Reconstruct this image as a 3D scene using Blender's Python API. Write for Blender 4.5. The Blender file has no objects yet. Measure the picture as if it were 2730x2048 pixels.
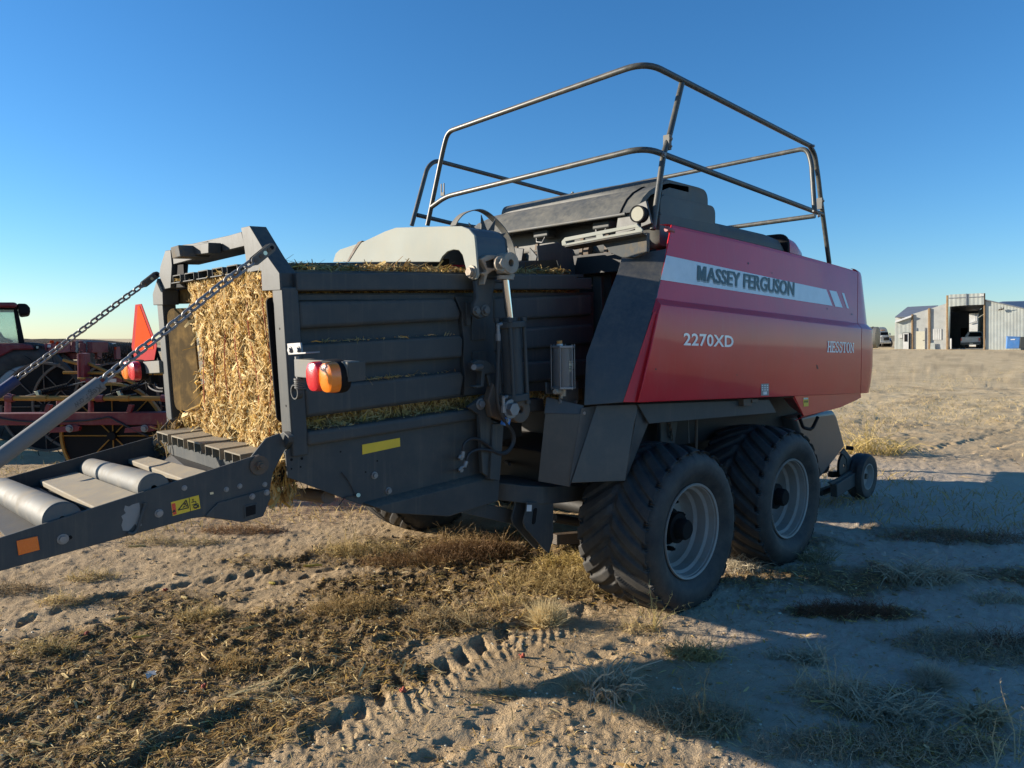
import bpy, bmesh, math, random
import numpy as np
from mathutils import Vector, Matrix

# ------------------------------------------------------------------ camera, sky, sun, exposure
R_ = math.radians
scene = bpy.context.scene
COL = scene.collection
FPX, CAM_H, YAW = 1930.0, 1.74, R_(46.5)
PITCH = math.atan((1024 - 903) / FPX)
F_ = np.array([math.cos(YAW) * math.cos(PITCH), math.sin(YAW) * math.cos(PITCH), -math.sin(PITCH)])
RT = np.array([math.sin(YAW), -math.cos(YAW), 0.0])
UP = np.cross(RT, F_)
EYE = np.array([0.0, 0.0, CAM_H])

cam_d = bpy.data.cameras.new('camera')
cam_d.sensor_width = 36.0
cam_d.lens = 36.0 * FPX / 2730.0
cam_d.clip_start = 0.05
cam_d.clip_end = 20000
cam = bpy.data.objects.new('camera', cam_d)
COL.objects.link(cam)
m = Matrix(((RT[0], UP[0], -F_[0], EYE[0]), (RT[1], UP[1], -F_[1], EYE[1]), (RT[2], UP[2], -F_[2], EYE[2]), (0, 0, 0, 1)))
cam.matrix_world = m
scene.camera = cam

SUN_EL, SUN_BETA = R_(14.0), R_(52.0)          # light travels along (cos b, -sin b)
world = bpy.data.worlds.new('World')
scene.world = world
world.use_nodes = True
wn = world.node_tree.nodes
wl = world.node_tree.links
bg = wn['Background']
sky = wn.new('ShaderNodeTexSky')
sky.sky_type = 'NISHITA'
sky.sun_disc = False
sky.sun_elevation = SUN_EL
# direction TO the sun in the world: (-cos b, sin b); nishita rotation is measured clockwise from +Y
sky.sun_rotation = math.atan2(-math.cos(SUN_BETA), math.sin(SUN_BETA))
sky.altitude = 1200
sky.air_density = 1.2
sky.dust_density = 0.2
sky.ozone_density = 5.6
hs = wn.new('ShaderNodeHueSaturation')          # the phone's rendering of the clear sky is a little more saturated
hs.inputs['Saturation'].default_value = 1.10
wl.new(sky.outputs[0], hs.inputs['Color'])
wl.new(hs.outputs[0], bg.inputs[0])
bg.inputs[1].default_value = 0.097

sun_d = bpy.data.lights.new('sun', 'SUN')
sun_d.energy = 5.0
sun_d.angle = R_(0.53)
sun_d.color = (1.0, 0.89, 0.74)
sun = bpy.data.objects.new('sun', sun_d)
COL.objects.link(sun)
ld = Vector((math.cos(SUN_BETA) * math.cos(SUN_EL), -math.sin(SUN_BETA) * math.cos(SUN_EL), -math.sin(SUN_EL)))
sun.rotation_euler = ld.to_track_quat('-Z', 'Y').to_euler()
sun.location = (-6, 6, 8)

scene.view_settings.view_transform = 'Standard'
scene.view_settings.look = 'None'
scene.view_settings.gamma = 1
scene.view_settings.use_curve_mapping = False
scene.view_settings.exposure = 1.0
scene.render.engine = 'CYCLES'
scene.cycles.use_denoising = True
scene.cycles.max_bounces = 8
scene.cycles.use_adaptive_sampling = True
scene.cycles.adaptive_threshold = 0.01

rnd = random.Random(7)
nr = np.random.RandomState(11)

# ------------------------------------------------------------------ photo pixel -> place on a plane of the scene
def ray(x, y):
    return F_ + RT * ((x - 1365) / FPX) - UP * ((y - 1024) / FPX)
def on(ax, v, q):
    d = ray(*q); i = 'XYZ'.index(ax)
    return Vector(EYE + d * ((v - EYE[i]) / d[i]))
def zone(x0, y0, k):
    return lambda x, y: (x0 + x * k, y0 + y * k)
z1 = zone(0, 550, .40687); z2 = zone(0, 1000, .40687); z3 = zone(700, 550, .40687); z4 = zone(700, 1000, .40687)
z5 = zone(1050, 150, .5425); z6 = zone(1400, 500, .45208); w1 = zone(1400, 1000, .45208); b2 = zone(2230, 750, .22604)
g6 = zone(0, 780, .24117); g7 = zone(180, 880, .18088); g8 = zone(400, 560, .18083)
h1 = zone(1180, 540, .18083); h2 = zone(1200, 840, .18083); h3 = zone(1480, 480, .18083); h4 = zone(1200, 1120, .19892)
h5 = zone(2050, 1080, .16275); l6 = zone(0, 750, .28637)
r4 = zone(900, 1400, .40687); r3 = zone(0, 1400, .40687); r5 = zone(1800, 1400, .42043)

# the bale chamber stands nose-up by 2.9 degrees: its own frame
CP = R_(2.9)
EX = Vector((math.cos(CP), 0, math.sin(CP)))
EZ = Vector((-math.sin(CP), 0, math.cos(CP)))
CO = Vector((1.62, 0, 1.5))
def C(x, y, z):
    """chamber coordinates (x from the rear frame forwards, y world, z height) -> world"""
    return CO + EX * x + Vector((0, y, 0)) + EZ * (z - 1.5)
def RPL(q, d=0.0):
    """pixel on the rear plane of the chamber, d metres forwards"""
    dd = Vector(ray(*q)); e = Vector(EYE)
    t = ((CO + EX * d - e).dot(EX)) / dd.dot(EX)
    return e + dd * t

# ------------------------------------------------------------------ mesh builder
def basis(d, up=(0, 0, 1)):
    d = Vector(d).normalized()
    u = Vector(up)
    s = d.cross(u)
    if s.length < 1e-5:
        s = d.cross(Vector((1, 0, 0)))
    s.normalize()
    return d, s, s.cross(d)

class MB:
    def __init__(self):
        self.v = []; self.f = []
    def add(self, vs, fs):
        o = len(self.v)
        self.v += [tuple(p) for p in vs]
        self.f += [tuple(i + o for i in f) for f in fs]
        return self
    def prism(self, pts, ext):
        """closed solid: polygon pts extruded by vector ext"""
        n = len(pts); e = Vector(ext)
        pts = [Vector(p) for p in pts]
        nrm = Vector((0, 0, 0))
        for i in range(n):
            a, b = pts[i], pts[(i + 1) % n]
            nrm += a.cross(b)
        if nrm.dot(e) > 0:
            pts = pts[::-1]
        vs = pts + [p + e for p in pts]
        fs = [tuple(range(n)), tuple(range(2 * n - 1, n - 1, -1))]
        fs += [((i + 1) % n, i, n + i, n + (i + 1) % n) for i in range(n)]
        return self.add(vs, fs)
    def hull8(self, a, b):
        """two quads a,b (4 points each) joined into a box"""
        vs = list(a) + list(b)
        fs = [(0, 1, 2, 3), (7, 6, 5, 4)] + [((i + 1) % 4, i, 4 + i, 4 + (i + 1) % 4) for i in range(4)]
        return self.add(vs, fs)
    def box(self, c, s, M=None):
        c = Vector(c); hx, hy, hz = s[0] / 2, s[1] / 2, s[2] / 2
        vs = []
        for z in (-hz, hz):
            for x, y in ((-hx, -hy), (hx, -hy), (hx, hy), (-hx, hy)):
                p = Vector((x, y, z))
                if M is not None: p = M @ p
                vs.append(c + p)
        fs = [(3, 2, 1, 0), (4, 5, 6, 7), (0, 1, 5, 4), (1, 2, 6, 5), (2, 3, 7, 6), (3, 0, 4, 7)]
        return self.add(vs, fs)
    def cbox(self, x0, x1, y0, y1, z0, z1_):
        """box in chamber coordinates"""
        vs = [C(x, y, z) for z in (z0, z1_) for x, y in ((x0, y0), (x1, y0), (x1, y1), (x0, y1))]
        fs = [(3, 2, 1, 0), (4, 5, 6, 7), (0, 1, 5, 4), (1, 2, 6, 5), (2, 3, 7, 6), (3, 0, 4, 7)]
        return self.add(vs, fs)
    def wbox(self, x0, x1, y0, y1, z0, z1_):
        return self.box(((x0 + x1) / 2, (y0 + y1) / 2, (z0 + z1_) / 2), (x1 - x0, y1 - y0, z1_ - z0))
    def beam(self, p, q, w, h, up=(0, 0, 1)):
        p = Vector(p); q = Vector(q)
        d, s, u = basis(q - p, up)
        a = [p + s * (x * w / 2) + u * (y * h / 2) for x, y in ((-1, -1), (1, -1), (1, 1), (-1, 1))]
        b = [x + (q - p) for x in a]
        return self.hull8(a, b)
    def tube(self, path, r, n=10, closed=False, r2=None, cap=True):
        path = [Vector(p) for p in path]; k = len(path)
        vs = []; fs = []
        prev = None
        for i, p in enumerate(path):
            if closed: t = path[(i + 1) % k] - path[i - 1]
            elif i == 0: t = path[1] - path[0]
            elif i == k - 1: t = path[-1] - path[-2]
            else: t = (path[i + 1] - p).normalized() + (p - path[i - 1]).normalized()
            t.normalize()
            if prev is None:
                _, s, u = basis(t)
            else:
                s = prev - t * prev.dot(t)
                if s.length < 1e-6: _, s, u = basis(t)
                s.normalize(); u = s.cross(t)
            prev = s
            u = s.cross(t)
            rr = r if r2 is None else r + (r2 - r) * i / (k - 1)
            for j in range(n):
                a = 2 * math.pi * j / n
                vs.append(p + s * (rr * math.cos(a)) + u * (rr * math.sin(a)))
        for i in range(k if closed else k - 1):
            for j in range(n):
                a = i * n + j; b = i * n + (j + 1) % n
                c = ((i + 1) % k) * n + (j + 1) % n; d = ((i + 1) % k) * n + j
                fs.append((a, d, c, b))
        if cap and not closed:
            fs.append(tuple(range(n))); fs.append(tuple(range(k * n - 1, (k - 1) * n - 1, -1)))
        return self.add(vs, fs)
    def cyl(self, p, q, r, n=16, r2=None):
        return self.tube([p, q], r, n, r2=r2)
    def lathe(self, prof, org, axis, n=32, up=(0, 0, 1), closed=True):
        """prof: (radius, height along axis); closed loop profile"""
        d, s, u = basis(axis, up); o = Vector(org); k = len(prof)
        vs = []; fs = []
        for j in range(n):
            a = 2 * math.pi * j / n
            e = s * math.cos(a) + u * math.sin(a)
            for r, h in prof:
                vs.append(o + d * h + e * r)
        for j in range(n):
            j2 = (j + 1) % n
            for i in range(k if closed else k - 1):
                i2 = (i + 1) % k
                fs.append((j * k + i, j * k + i2, j2 * k + i2, j2 * k + i))
        return self.add(vs, fs)
    def loft(self, secs, closed=True, caps=True):
        k = len(secs[0]); vs = [p for s in secs for p in s]; fs = []
        for i in range(len(secs) - 1):
            for j in range(k if closed else k - 1):
                j2 = (j + 1) % k
                fs.append((i * k + j, i * k + j2, (i + 1) * k + j2, (i + 1) * k + j))
        if caps and closed:
            fs.append(tuple(range(k - 1, -1, -1))); o = (len(secs) - 1) * k
            fs.append(tuple(range(o, o + k)))
        return self.add(vs, fs)
    def sphere(self, c, r, n=12, m_=8, sc=(1, 1, 1)):
        c = Vector(c); vs = []; fs = []
        for i in range(m_ + 1):
            t = math.pi * i / m_
            for j in range(n):
                a = 2 * math.pi * j / n
                vs.append(c + Vector((r * sc[0] * math.sin(t) * math.cos(a), r * sc[1] * math.sin(t) * math.sin(a), r * sc[2] * math.cos(t))))
        for i in range(m_):
            for j in range(n):
                j2 = (j + 1) % n
                fs.append((i * n + j, (i + 1) * n + j, (i + 1) * n + j2, i * n + j2))
        return self.add(vs, fs)
    def bolt(self, p, axis, r=.014, h=.012, washer=True):
        """hexagon head on a washer, standing on p and pointing along axis"""
        p = Vector(p); a = Vector(axis).normalized()
        if washer: self.cyl(p, p + a * (h * .3), r * 1.45, 12)
        self.cyl(p + a * (h * .25), p + a * h, r, 6)
        return self
    def build(self, name, mat=None, parent=None, bevel=0, seg=2, smooth=True, ang=38, kind=None, fix=True):
        me = bpy.data.meshes.new(name)
        me.from_pydata(self.v, [], self.f)
        if fix:
            bm = bmesh.new(); bm.from_mesh(me)
            bmesh.ops.remove_doubles(bm, verts=bm.verts, dist=1e-5)
            bmesh.ops.recalc_face_normals(bm, faces=bm.faces)
            bm.to_mesh(me); bm.free()
        if smooth:
            me.shade_smooth(); me.set_sharp_from_angle(angle=R_(ang))
        o = bpy.data.objects.new(name, me)
        COL.objects.link(o)
        if mat is not None: me.materials.append(M[mat] if isinstance(mat, str) else mat)
        if bevel:
            b = o.modifiers.new('bevel', 'BEVEL'); b.width = bevel; b.segments = seg; b.limit_method = 'ANGLE'; b.angle_limit = R_(40)
            b.harden_normals = False
        if parent is not None: o.parent = parent
        if kind: o['kind'] = kind
        return o

def empty(name, loc=(0, 0, 0)):
    o = bpy.data.objects.new(name, None); COL.objects.link(o); o.location = loc; o.empty_display_size = .2
    return o
def holder(name, parent):
    """an empty that holds the sub-parts of a part"""
    o = empty(name); o.parent = parent; return o
def Y_(v, z, *qs):
    """photo points in zone z on the plane y = v"""
    return [on('Y', v, z(*q)) for q in qs]
def X_(v, z, *qs):
    return [on('X', v, z(*q)) for q in qs]
def Z_(v, z, *qs):
    return [on('Z', v, z(*q)) for q in qs]
def RP_(d, z, *qs):
    return [RPL(z(*q), d) for q in qs]
def tag(o, label, cat, group=None):
    o['label'] = label; o['category'] = cat
    if group: o['group'] = group
    return o
def thing(name, label, cat, group=None):
    """a thing whose parts are given in world coordinates (its empty stays at the origin)"""
    return tag(empty(name), label, cat, group)
def dup(o, parent=None, mat=None):
    c = o.copy(); COL.objects.link(c); c.parent = parent
    return c
def smoothpath(pts, n=8, closed=False):
    """Catmull-Rom through pts"""
    pts = [Vector(p) for p in pts]; k = len(pts); out = []
    rng = range(k if closed else k - 1)
    for i in rng:
        p0 = pts[(i - 1) % k] if closed or i > 0 else pts[0] * 2 - pts[1]
        p1 = pts[i]; p2 = pts[(i + 1) % k]
        p3 = pts[(i + 2) % k] if closed or i + 2 < k else pts[-1] * 2 - pts[-2]
        for j in range(n):
            t = j / n
            out.append(.5 * ((2 * p1) + (p2 - p0) * t + (2 * p0 - 5 * p1 + 4 * p2 - p3) * t * t + (3 * p1 - p0 - 3 * p2 + p3) * t ** 3))
    if not closed: out.append(pts[-1])
    return out
def fillet(pts, r, n=6, closed=False):
    """polyline with rounded corners"""
    pts = [Vector(p) for p in pts]; k = len(pts); out = []
    for i in range(k):
        if not closed and i in (0, k - 1): out.append(pts[i]); continue
        p = pts[i]; a = pts[i - 1] - p; b = pts[(i + 1) % k] - p
        rr = min(r, a.length * .48, b.length * .48)
        pa = p + a.normalized() * rr; pb = p + b.normalized() * rr
        for j in range(n + 1):
            t = j / n
            out.append((1 - t) ** 2 * pa + 2 * t * (1 - t) * p + t * t * pb)
    return out
# ------------------------------------------------------------------ materials
M = {}
def new_mat(name):
    mt = bpy.data.materials.new(name); mt.use_nodes = True
    nt = mt.node_tree; n = nt.nodes; l = nt.links
    return mt, nt, n, l, n['Principled BSDF']
def noise(n, l, co, scale, detail=4, rough=.6, vec=None):
    t = n.new('ShaderNodeTexNoise'); t.inputs['Scale'].default_value = scale
    t.inputs['Detail'].default_value = detail; t.inputs['Roughness'].default_value = rough
    l.new(co, t.inputs['Vector'])
    return t.outputs['Fac']
def ramp(n, l, fac, a, b, ca=(0, 0, 0, 1), cb=(1, 1, 1, 1)):
    r = n.new('ShaderNodeValToRGB'); r.color_ramp.elements[0].position = a; r.color_ramp.elements[1].position = b
    r.color_ramp.elements[0].color = ca; r.color_ramp.elements[1].color = cb
    l.new(fac, r.inputs[0]); return r.outputs[0]
def mixc(n, l, fac, a, b):
    x = n.new('ShaderNodeMix'); x.data_type = 'RGBA'
    for s, val in ((0, fac), (6, a), (7, b)):
        if hasattr(val, 'links'): l.new(val, x.inputs[s])
        else: x.inputs[s].default_value = val if s == 0 else (*val, 1) if len(val) == 3 else val
    return x.outputs[2]
def math_(n, l, op, a, b=None):
    x = n.new('ShaderNodeMath'); x.operation = op
    for i, val in enumerate((a, b)):
        if val is None: continue
        if hasattr(val, 'links'): l.new(val, x.inputs[i])
        else: x.inputs[i].default_value = val
    return x.outputs[0]
def obj_co(n):
    g = n.new('ShaderNodeNewGeometry'); return g.outputs['Position']
def bump(n, l, b, h, strength=.2, dist=.01):
    x = n.new('ShaderNodeBump'); x.inputs['Strength'].default_value = strength; x.inputs['Distance'].default_value = dist
    l.new(h, x.inputs['Height']); l.new(x.outputs[0], b.inputs['Normal'])
def paint(name, col, rough=.4, metal=0.0, dirt=(.30, .23, .15), amount=.35, dust_top=.5, coat=0, coat_rough=.08, scale=6, spec=.5, streak=.25, bmp=.05):
    """painted or bare sheet metal with dust lying on it, streaks and worn patches"""
    mt, nt, n, l, b = new_mat(name)
    co = obj_co(n)
    f1 = noise(n, l, co, scale, 6, .65); f2 = noise(n, l, co, scale * 7, 5, .7); f3 = noise(n, l, co, 1.3, 3)
    # vertical run-off streaks: noise squeezed along z
    mp = n.new('ShaderNodeMapping'); mp.inputs['Scale'].default_value = (38, 38, 1.6); l.new(co, mp.inputs['Vector'])
    st = noise(n, l, mp.outputs[0], 1.0, 4, .6)
    g = n.new('ShaderNodeNewGeometry'); sp = n.new('ShaderNodeSeparateXYZ'); l.new(g.outputs['Normal'], sp.inputs[0])
    up = math_(n, l, 'MAXIMUM', sp.outputs[2], 0.0)
    d = math_(n, l, 'MULTIPLY', ramp(n, l, f1, .45, .75), amount)
    d = math_(n, l, 'ADD', d, math_(n, l, 'MULTIPLY', ramp(n, l, st, .55, .8), streak * amount * 1.6))
    d = math_(n, l, 'ADD', d, math_(n, l, 'MULTIPLY', math_(n, l, 'MULTIPLY', up, ramp(n, l, f2, .25, .7)), dust_top))
    d = math_(n, l, 'MINIMUM', d, .92)
    base = mixc(n, l, ramp(n, l, f3, .3, .7), [c * .88 for c in col], [min(1, c * 1.12) for c in col])
    l.new(mixc(n, l, d, base, dirt), b.inputs['Base Color'])
    b.inputs['Metallic'].default_value = metal
    rr = n.new('ShaderNodeMapRange'); l.new(math_(n, l, 'ADD', d, math_(n, l, 'MULTIPLY', f2, .15)), rr.inputs[0])
    rr.inputs[3].default_value = rough; rr.inputs[4].default_value = min(1, rough + .5); l.new(rr.outputs[0], b.inputs['Roughness'])
    b.inputs['Specular IOR Level'].default_value = spec
    if coat:
        b.inputs['Coat Weight'].default_value = coat; b.inputs['Coat Roughness'].default_value = coat_rough
    if bmp: bump(n, l, b, f2, bmp, .004)
    M[name] = mt; return mt
def plain(name, col, rough=.5, metal=0, **k):
    mt, nt, n, l, b = new_mat(name)
    co = obj_co(n); f = noise(n, l, co, 9, 5, .6)
    l.new(mixc(n, l, f, [c * .8 for c in col], [min(1, c * 1.2) for c in col]), b.inputs['Base Color'])
    b.inputs['Roughness'].default_value = rough; b.inputs['Metallic'].default_value = metal
    for kk, vv in k.items(): b.inputs[kk.replace('_', ' ')].default_value = vv
    M[name] = mt; return mt
paint('grey', (.046, .054, .058), .50, amount=.16, dust_top=.45, dirt=(.22, .19, .14), streak=.9, spec=.3)
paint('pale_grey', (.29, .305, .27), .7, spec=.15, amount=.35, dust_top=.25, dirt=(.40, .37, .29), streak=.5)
paint('grey_dirty', (.07, .078, .082), .7, spec=.2, amount=.75, dust_top=.6, dirt=(.23, .165, .085), scale=9)
paint('mud_brown', (.085, .058, .026), .9, amount=1.0, dust_top=.7, dirt=(.26, .165, .062), scale=9, spec=.08)
paint('under', (.012, .013, .014), .6, amount=.3, dust_top=.4, dirt=(.06, .048, .033))
paint('panel_grey', (.034, .041, .047), .36, amount=.20, dust_top=.40, dirt=(.25, .21, .15), coat=.25, coat_rough=.2)
paint('plastic', (.045, .050, .050), .45, amount=.35, dust_top=.5, dirt=(.24, .22, .17), scale=3)
paint('pipe', (.045, .052, .05), .35, amount=.25, dust_top=.25, dirt=(.30, .24, .16), scale=14)
paint('red', (.58, .009, .020), .32, amount=.10, dust_top=.12, dirt=(.45, .22, .20), coat=.42, coat_rough=.07, spec=.3, scale=2.5, streak=.6, bmp=0)
paint('red_old', (.15, .009, .016), .5, amount=.35, dust_top=.4, dirt=(.28, .19, .15))
paint('red_pale_lit', (.28, .065, .07), .5, amount=.45, dust_top=.4, dirt=(.42, .26, .22))  # paler copy of the old red, sunlight put into the colour
paint('steel', (.105, .11, .11), .55, metal=.3, spec=.35, amount=.65, dust_top=.45, dirt=(.24, .21, .16), scale=5)
paint('steel_dull', (.15, .155, .15), .6, metal=.1, spec=.25, amount=.5, dust_top=.5, dirt=(.30, .26, .19), scale=8)
paint('zinc', (.24, .245, .25), .48, metal=.6, amount=.25, dust_top=.15, dirt=(.25, .21, .16), scale=20)
paint('rim', (.30, .295, .28), .5, metal=.1, amount=.55, dust_top=.5, dirt=(.28, .22, .16))
paint('iron', (.10, .085, .07), .65, metal=.2, amount=.6, dust_top=.4, dirt=(.20, .12, .065), scale=14)
paint('cast', (.30, .27, .22), .6, metal=.2, amount=.5, dust_top=.4, dirt=(.33, .20, .10), scale=18)
paint('galv_wall', (.40, .425, .39), .5, metal=.1, amount=.25, dust_top=.1, dirt=(.42, .40, .34), scale=1.2, streak=.5)
paint('white_paint', (.56, .56, .53), .45, amount=.2, dust_top=.1, dirt=(.45, .42, .36), scale=2)
paint('concrete_wall', (.40, .41, .385), .7, amount=.3, dust_top=.1, dirt=(.40, .38, .33), scale=.8)
paint('roof_metal', (.17, .19, .22), .5, metal=.2, amount=.2, dust_top=.1, dirt=(.25, .24, .22), scale=1)
paint('wood', (.26, .17, .085), .8, amount=.6, dust_top=.2, dirt=(.09, .06, .04), scale=4, streak=.9)
paint('yellow_old', (.30, .15, .016), .55, amount=.4, dust_top=.2, dirt=(.20, .12, .05), scale=12)
paint('blue_bin', (.05, .17, .42), .45, amount=.2, dust_top=.2, dirt=(.30, .28, .25), scale=2)
paint('smv_orange', (.62, .060, .010), .9, spec=.05, amount=.08, dust_top=0, dirt=(.5, .12, .05))
paint('smv_red', (.34, .025, .028), .8, spec=.08, amount=.12, dust_top=0, dirt=(.35, .10, .08))
plain('black', (.010, .010, .011), .75, Specular_IOR_Level=.15)
plain('hose', (.018, .018, .020), .5)
plain('chrome', (.72, .72, .73), .12, 1.0)
plain('glass_dirty', (.09, .095, .10), .3, 0)
plain('brass', (.55, .55, .42), .35, .9)
plain('cap_orange', (.48, .22, .06), .5)
plain('decal_yellow', (.72, .50, .03), .45)
plain('decal_white', (.62, .62, .60), .5)
plain('decal_cream', (.55, .52, .40), .55)
plain('decal_black', (.02, .02, .02), .5)
plain('decal_red', (.65, .07, .03), .5)
plain('silver_tape', (.60, .64, .64), .42, 0, Coat_Weight=.5)
plain('letter_grey', (.050, .075, .072), .4)
plain('letter_shadow', (.26, .30, .29), .4)
plain('letter_silver', (.85, .87, .87), .4, 0, Coat_Weight=.5)
plain('sleeve_grey', (.15, .155, .155), .75)
plain('sleeve_ink', (.085, .085, .085), .75)
plain('sleeve_blue', (.02, .035, .11), .7)
plain('lamp_glass', (.40, .38, .29), .35)
paint('worn_slat', (.22, .195, .15), .6, amount=.6, dust_top=.6, dirt=(.32, .265, .175), scale=7, spec=.25, streak=.8)
plain('twine', (.42, .09, .05), .8)
plain('seat_dark', (.03, .035, .035), .6)
plain('paper', (.24, .24, .23), .7)

def lens(name, col):
    mt, nt, n, l, b = new_mat(name)
    co = obj_co(n)
    v = n.new('ShaderNodeTexVoronoi'); v.inputs['Scale'].default_value = 190; l.new(co, v.inputs['Vector'])
    b.inputs['Base Color'].default_value = (*col, 1); b.inputs['Roughness'].default_value = .22
    b.inputs['Subsurface Weight'].default_value = .35; b.inputs['Subsurface Radius'].default_value = (.02, .01, .005)
    b.inputs['Coat Weight'].default_value = .6
    bump(n, l, b, v.outputs['Distance'], .18, .003)
    M[name] = mt
lens('lens_red', (.62, .02, .03)); lens('lens_amber', (.85, .22, .01)); lens('reflector_orange', (.80, .17, .01))

def glass(name, col, alpha_rough=.05, trans=.85):
    mt, nt, n, l, b = new_mat(name)
    b.inputs['Base Color'].default_value = (*col, 1); b.inputs['Roughness'].default_value = alpha_rough
    b.inputs['Transmission Weight'].default_value = trans; b.inputs['IOR'].default_value = 1.45
    M[name] = mt
glass('glass', (.75, .9, .86)); glass('canister', (.40, .42, .44), .28, .75)

def rubber(name):
    mt, nt, n, l, b = new_mat(name)
    co = obj_co(n)
    f1 = noise(n, l, co, 7, 6, .7); f2 = noise(n, l, co, 60, 4, .6)
    sp = n.new('ShaderNodeTexVoronoi'); sp.inputs['Scale'].default_value = 55; l.new(co, sp.inputs['Vector'])
    spot = ramp(n, l, sp.outputs['Distance'], .05, .09, (1, 1, 1, 1), (0, 0, 0, 1))
    spot = math_(n, l, 'MULTIPLY', spot, ramp(n, l, noise(n, l, co, 14, 2), .58, .66))
    d = math_(n, l, 'MULTIPLY', ramp(n, l, f1, .36, .8), .7)
    c = mixc(n, l, d, (.020, .021, .023), (.10, .088, .070))
    l.new(mixc(n, l, math_(n, l, 'MULTIPLY', spot, .55), c, (.45, .40, .30)), b.inputs['Base Color'])
    b.inputs['Roughness'].default_value = .68
    bump(n, l, b, f2, .25, .003)
    M[name] = mt
rubber('rubber')

def straw_mat(name, rough=.75):
    """colour comes from each stalk's own colour attribute"""
    mt, nt, n, l, b = new_mat(name)
    a = n.new('ShaderNodeAttribute'); a.attribute_name = 'col'
    f = noise(n, l, obj_co(n), 90, 3)
    l.new(mixc(n, l, math_(n, l, 'MULTIPLY', f, .35), a.outputs['Color'], (.10, .07, .035)), b.inputs['Base Color'])
    b.inputs['Roughness'].default_value = rough
    b.inputs['Specular IOR Level'].default_value = .25
    # thin dry leaf: some light goes through
    t = n.new('ShaderNodeBsdfTranslucent'); l.new(a.outputs['Color'], t.inputs['Color'])
    mx = n.new('ShaderNodeMixShader'); mx.inputs[0].default_value = .25
    l.new(b.outputs[0], mx.inputs[1]); l.new(t.outputs[0], mx.inputs[2])
    l.new(mx.outputs[0], n['Material Output'].inputs['Surface'])
    M[name] = mt
straw_mat('straw')
# ------------------------------------------------------------------ the large square baler
baler = thing('square_baler', 'big red and dark grey square baler with railings, standing on tandem wheels', 'baler')
IN = Vector((0, 1, 0))          # across, towards the far side
OUT = Vector((0, -1, 0))
YS = 3.30                       # near side of the bale chamber

# ---- chamber side wall: backing sheet, ribs, rails
wall = holder('chamber_wall', baler)
MB().prism(Y_(3.345, z3, (235, 572), (2170, 565), (2170, 1190), (1440, 1232), (285, 1384)), IN * .02).build('wall_sheet', 'grey', wall)
mb = MB()
for poly in ([(232, 622), (1265, 604), (1303, 700), (1298, 746), (240, 806)],
             [(248, 908), (1298, 846), (1316, 872), (1312, 992), (255, 1066)],
             [(272, 1190), (1308, 1084), (1324, 1120), (1304, 1246), (285, 1384)]):
    MB().prism(Y_(3.285, z3, *poly), IN * .058).build('rib', 'grey', wall, bevel=.022, seg=4)
for poly in ([(1515, 600), (2160, 578), (2165, 714), (1515, 752)],
             [(1520, 812), (2166, 772), (2180, 900), (1520, 958)],
             [(1520, 1030), (2150, 1000), (2120, 1120), (1520, 1185)]):
    MB().prism(Y_(3.30, z3, *poly), IN * .043).build('rib', 'grey', wall, bevel=.02, seg=4)
MB().prism(Y_(3.325, z3, (228, 576), (1270, 576), (1270, 612), (230, 620)), IN * .018).build('door_rim', 'grey', wall, bevel=.004)
MB().prism(Y_(3.31, z3, (1262, 592), (1520, 588), (1530, 1220), (1440, 1234), (1322, 1240), (1326, 1120), (1316, 1000), (1320, 870), (1306, 745), (1308, 700)), IN * .034).build('hinge_plate', 'grey', wall, bevel=.004)
MB().prism(Y_(3.298, z3, (1372, 720), (1465, 715), (1465, 872), (1372, 880)), IN * .012).build('patch_plate', 'grey', wall, bevel=.002)
MB().prism(Y_(3.298, z3, (1378, 955), (1472, 948), (1472, 1010), (1378, 1018)), IN * .012).build('patch_plate', 'grey', wall, bevel=.002)
MB().prism(Y_(3.285, z3, (1335, 628), (1362, 626), (1366, 778), (1340, 782)), IN * .03).build('latch_bar', 'grey', wall, bevel=.003)
# top rail of the near side, and the inner one behind the straw trough
MB().prism(Y_(3.27, z3, (222, 432), (2062, 452), (2062, 470), (2160, 468), (2160, 543), (226, 554)), IN * .10).build('top_rail', 'grey', wall, bevel=.008, seg=3)
MB().prism(Y_(3.66, z3, (180, 372), (1162, 362), (1162, 440), (180, 440)), IN * .05).build('inner_rail', 'grey', wall, bevel=.005)
MB().prism(Y_(3.62, z3, (1640, 362), (1930, 350), (1965, 448), (1640, 455)), IN * .05).build('inner_rail', 'grey', wall, bevel=.005)
MB().prism(Y_(3.66, z3, (1162, 345), (1225, 345), (1225, 440), (1162, 440)), IN * .07).build('rail_joint', 'grey', wall, bevel=.004)
# trough floor the straw lies on
MB().prism([C(.06, 3.37, 2.055), C(2.3, 3.37, 2.055), C(2.3, 4.75, 2.055), C(.06, 4.75, 2.055)], EZ * .02).build('top_sheet', 'grey_dirty', wall)
# far side wall
MB().cbox(.32, 2.45, 4.92, 4.97, 1.2, 2.12).build('far_wall', 'grey_dirty', wall, bevel=.004)
MB().cbox(.05, 2.45, 4.97, 5.07, 1.98, 2.10).build('far_rail', 'grey', wall, bevel=.006)
MB().cbox(.08, 2.45, 4.98, 5.04, 1.30, 1.42).build('far_rail', 'grey', wall, bevel=.006)
# dark filling of the machine in front of the chamber
mb = MB(); mb.wbox(4.05, 6.6, 3.25, 5.1, .95, 2.35); mb.build('plunger_housing', 'under', wall)
MB().prism(X_(4.02, z3, (2165, 460), (2215, 460), (2230, 760), (2150, 1180), (2165, 700)), Vector((.05, 0, 0))).build('front_post', 'grey', wall, bevel=.004)

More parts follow.
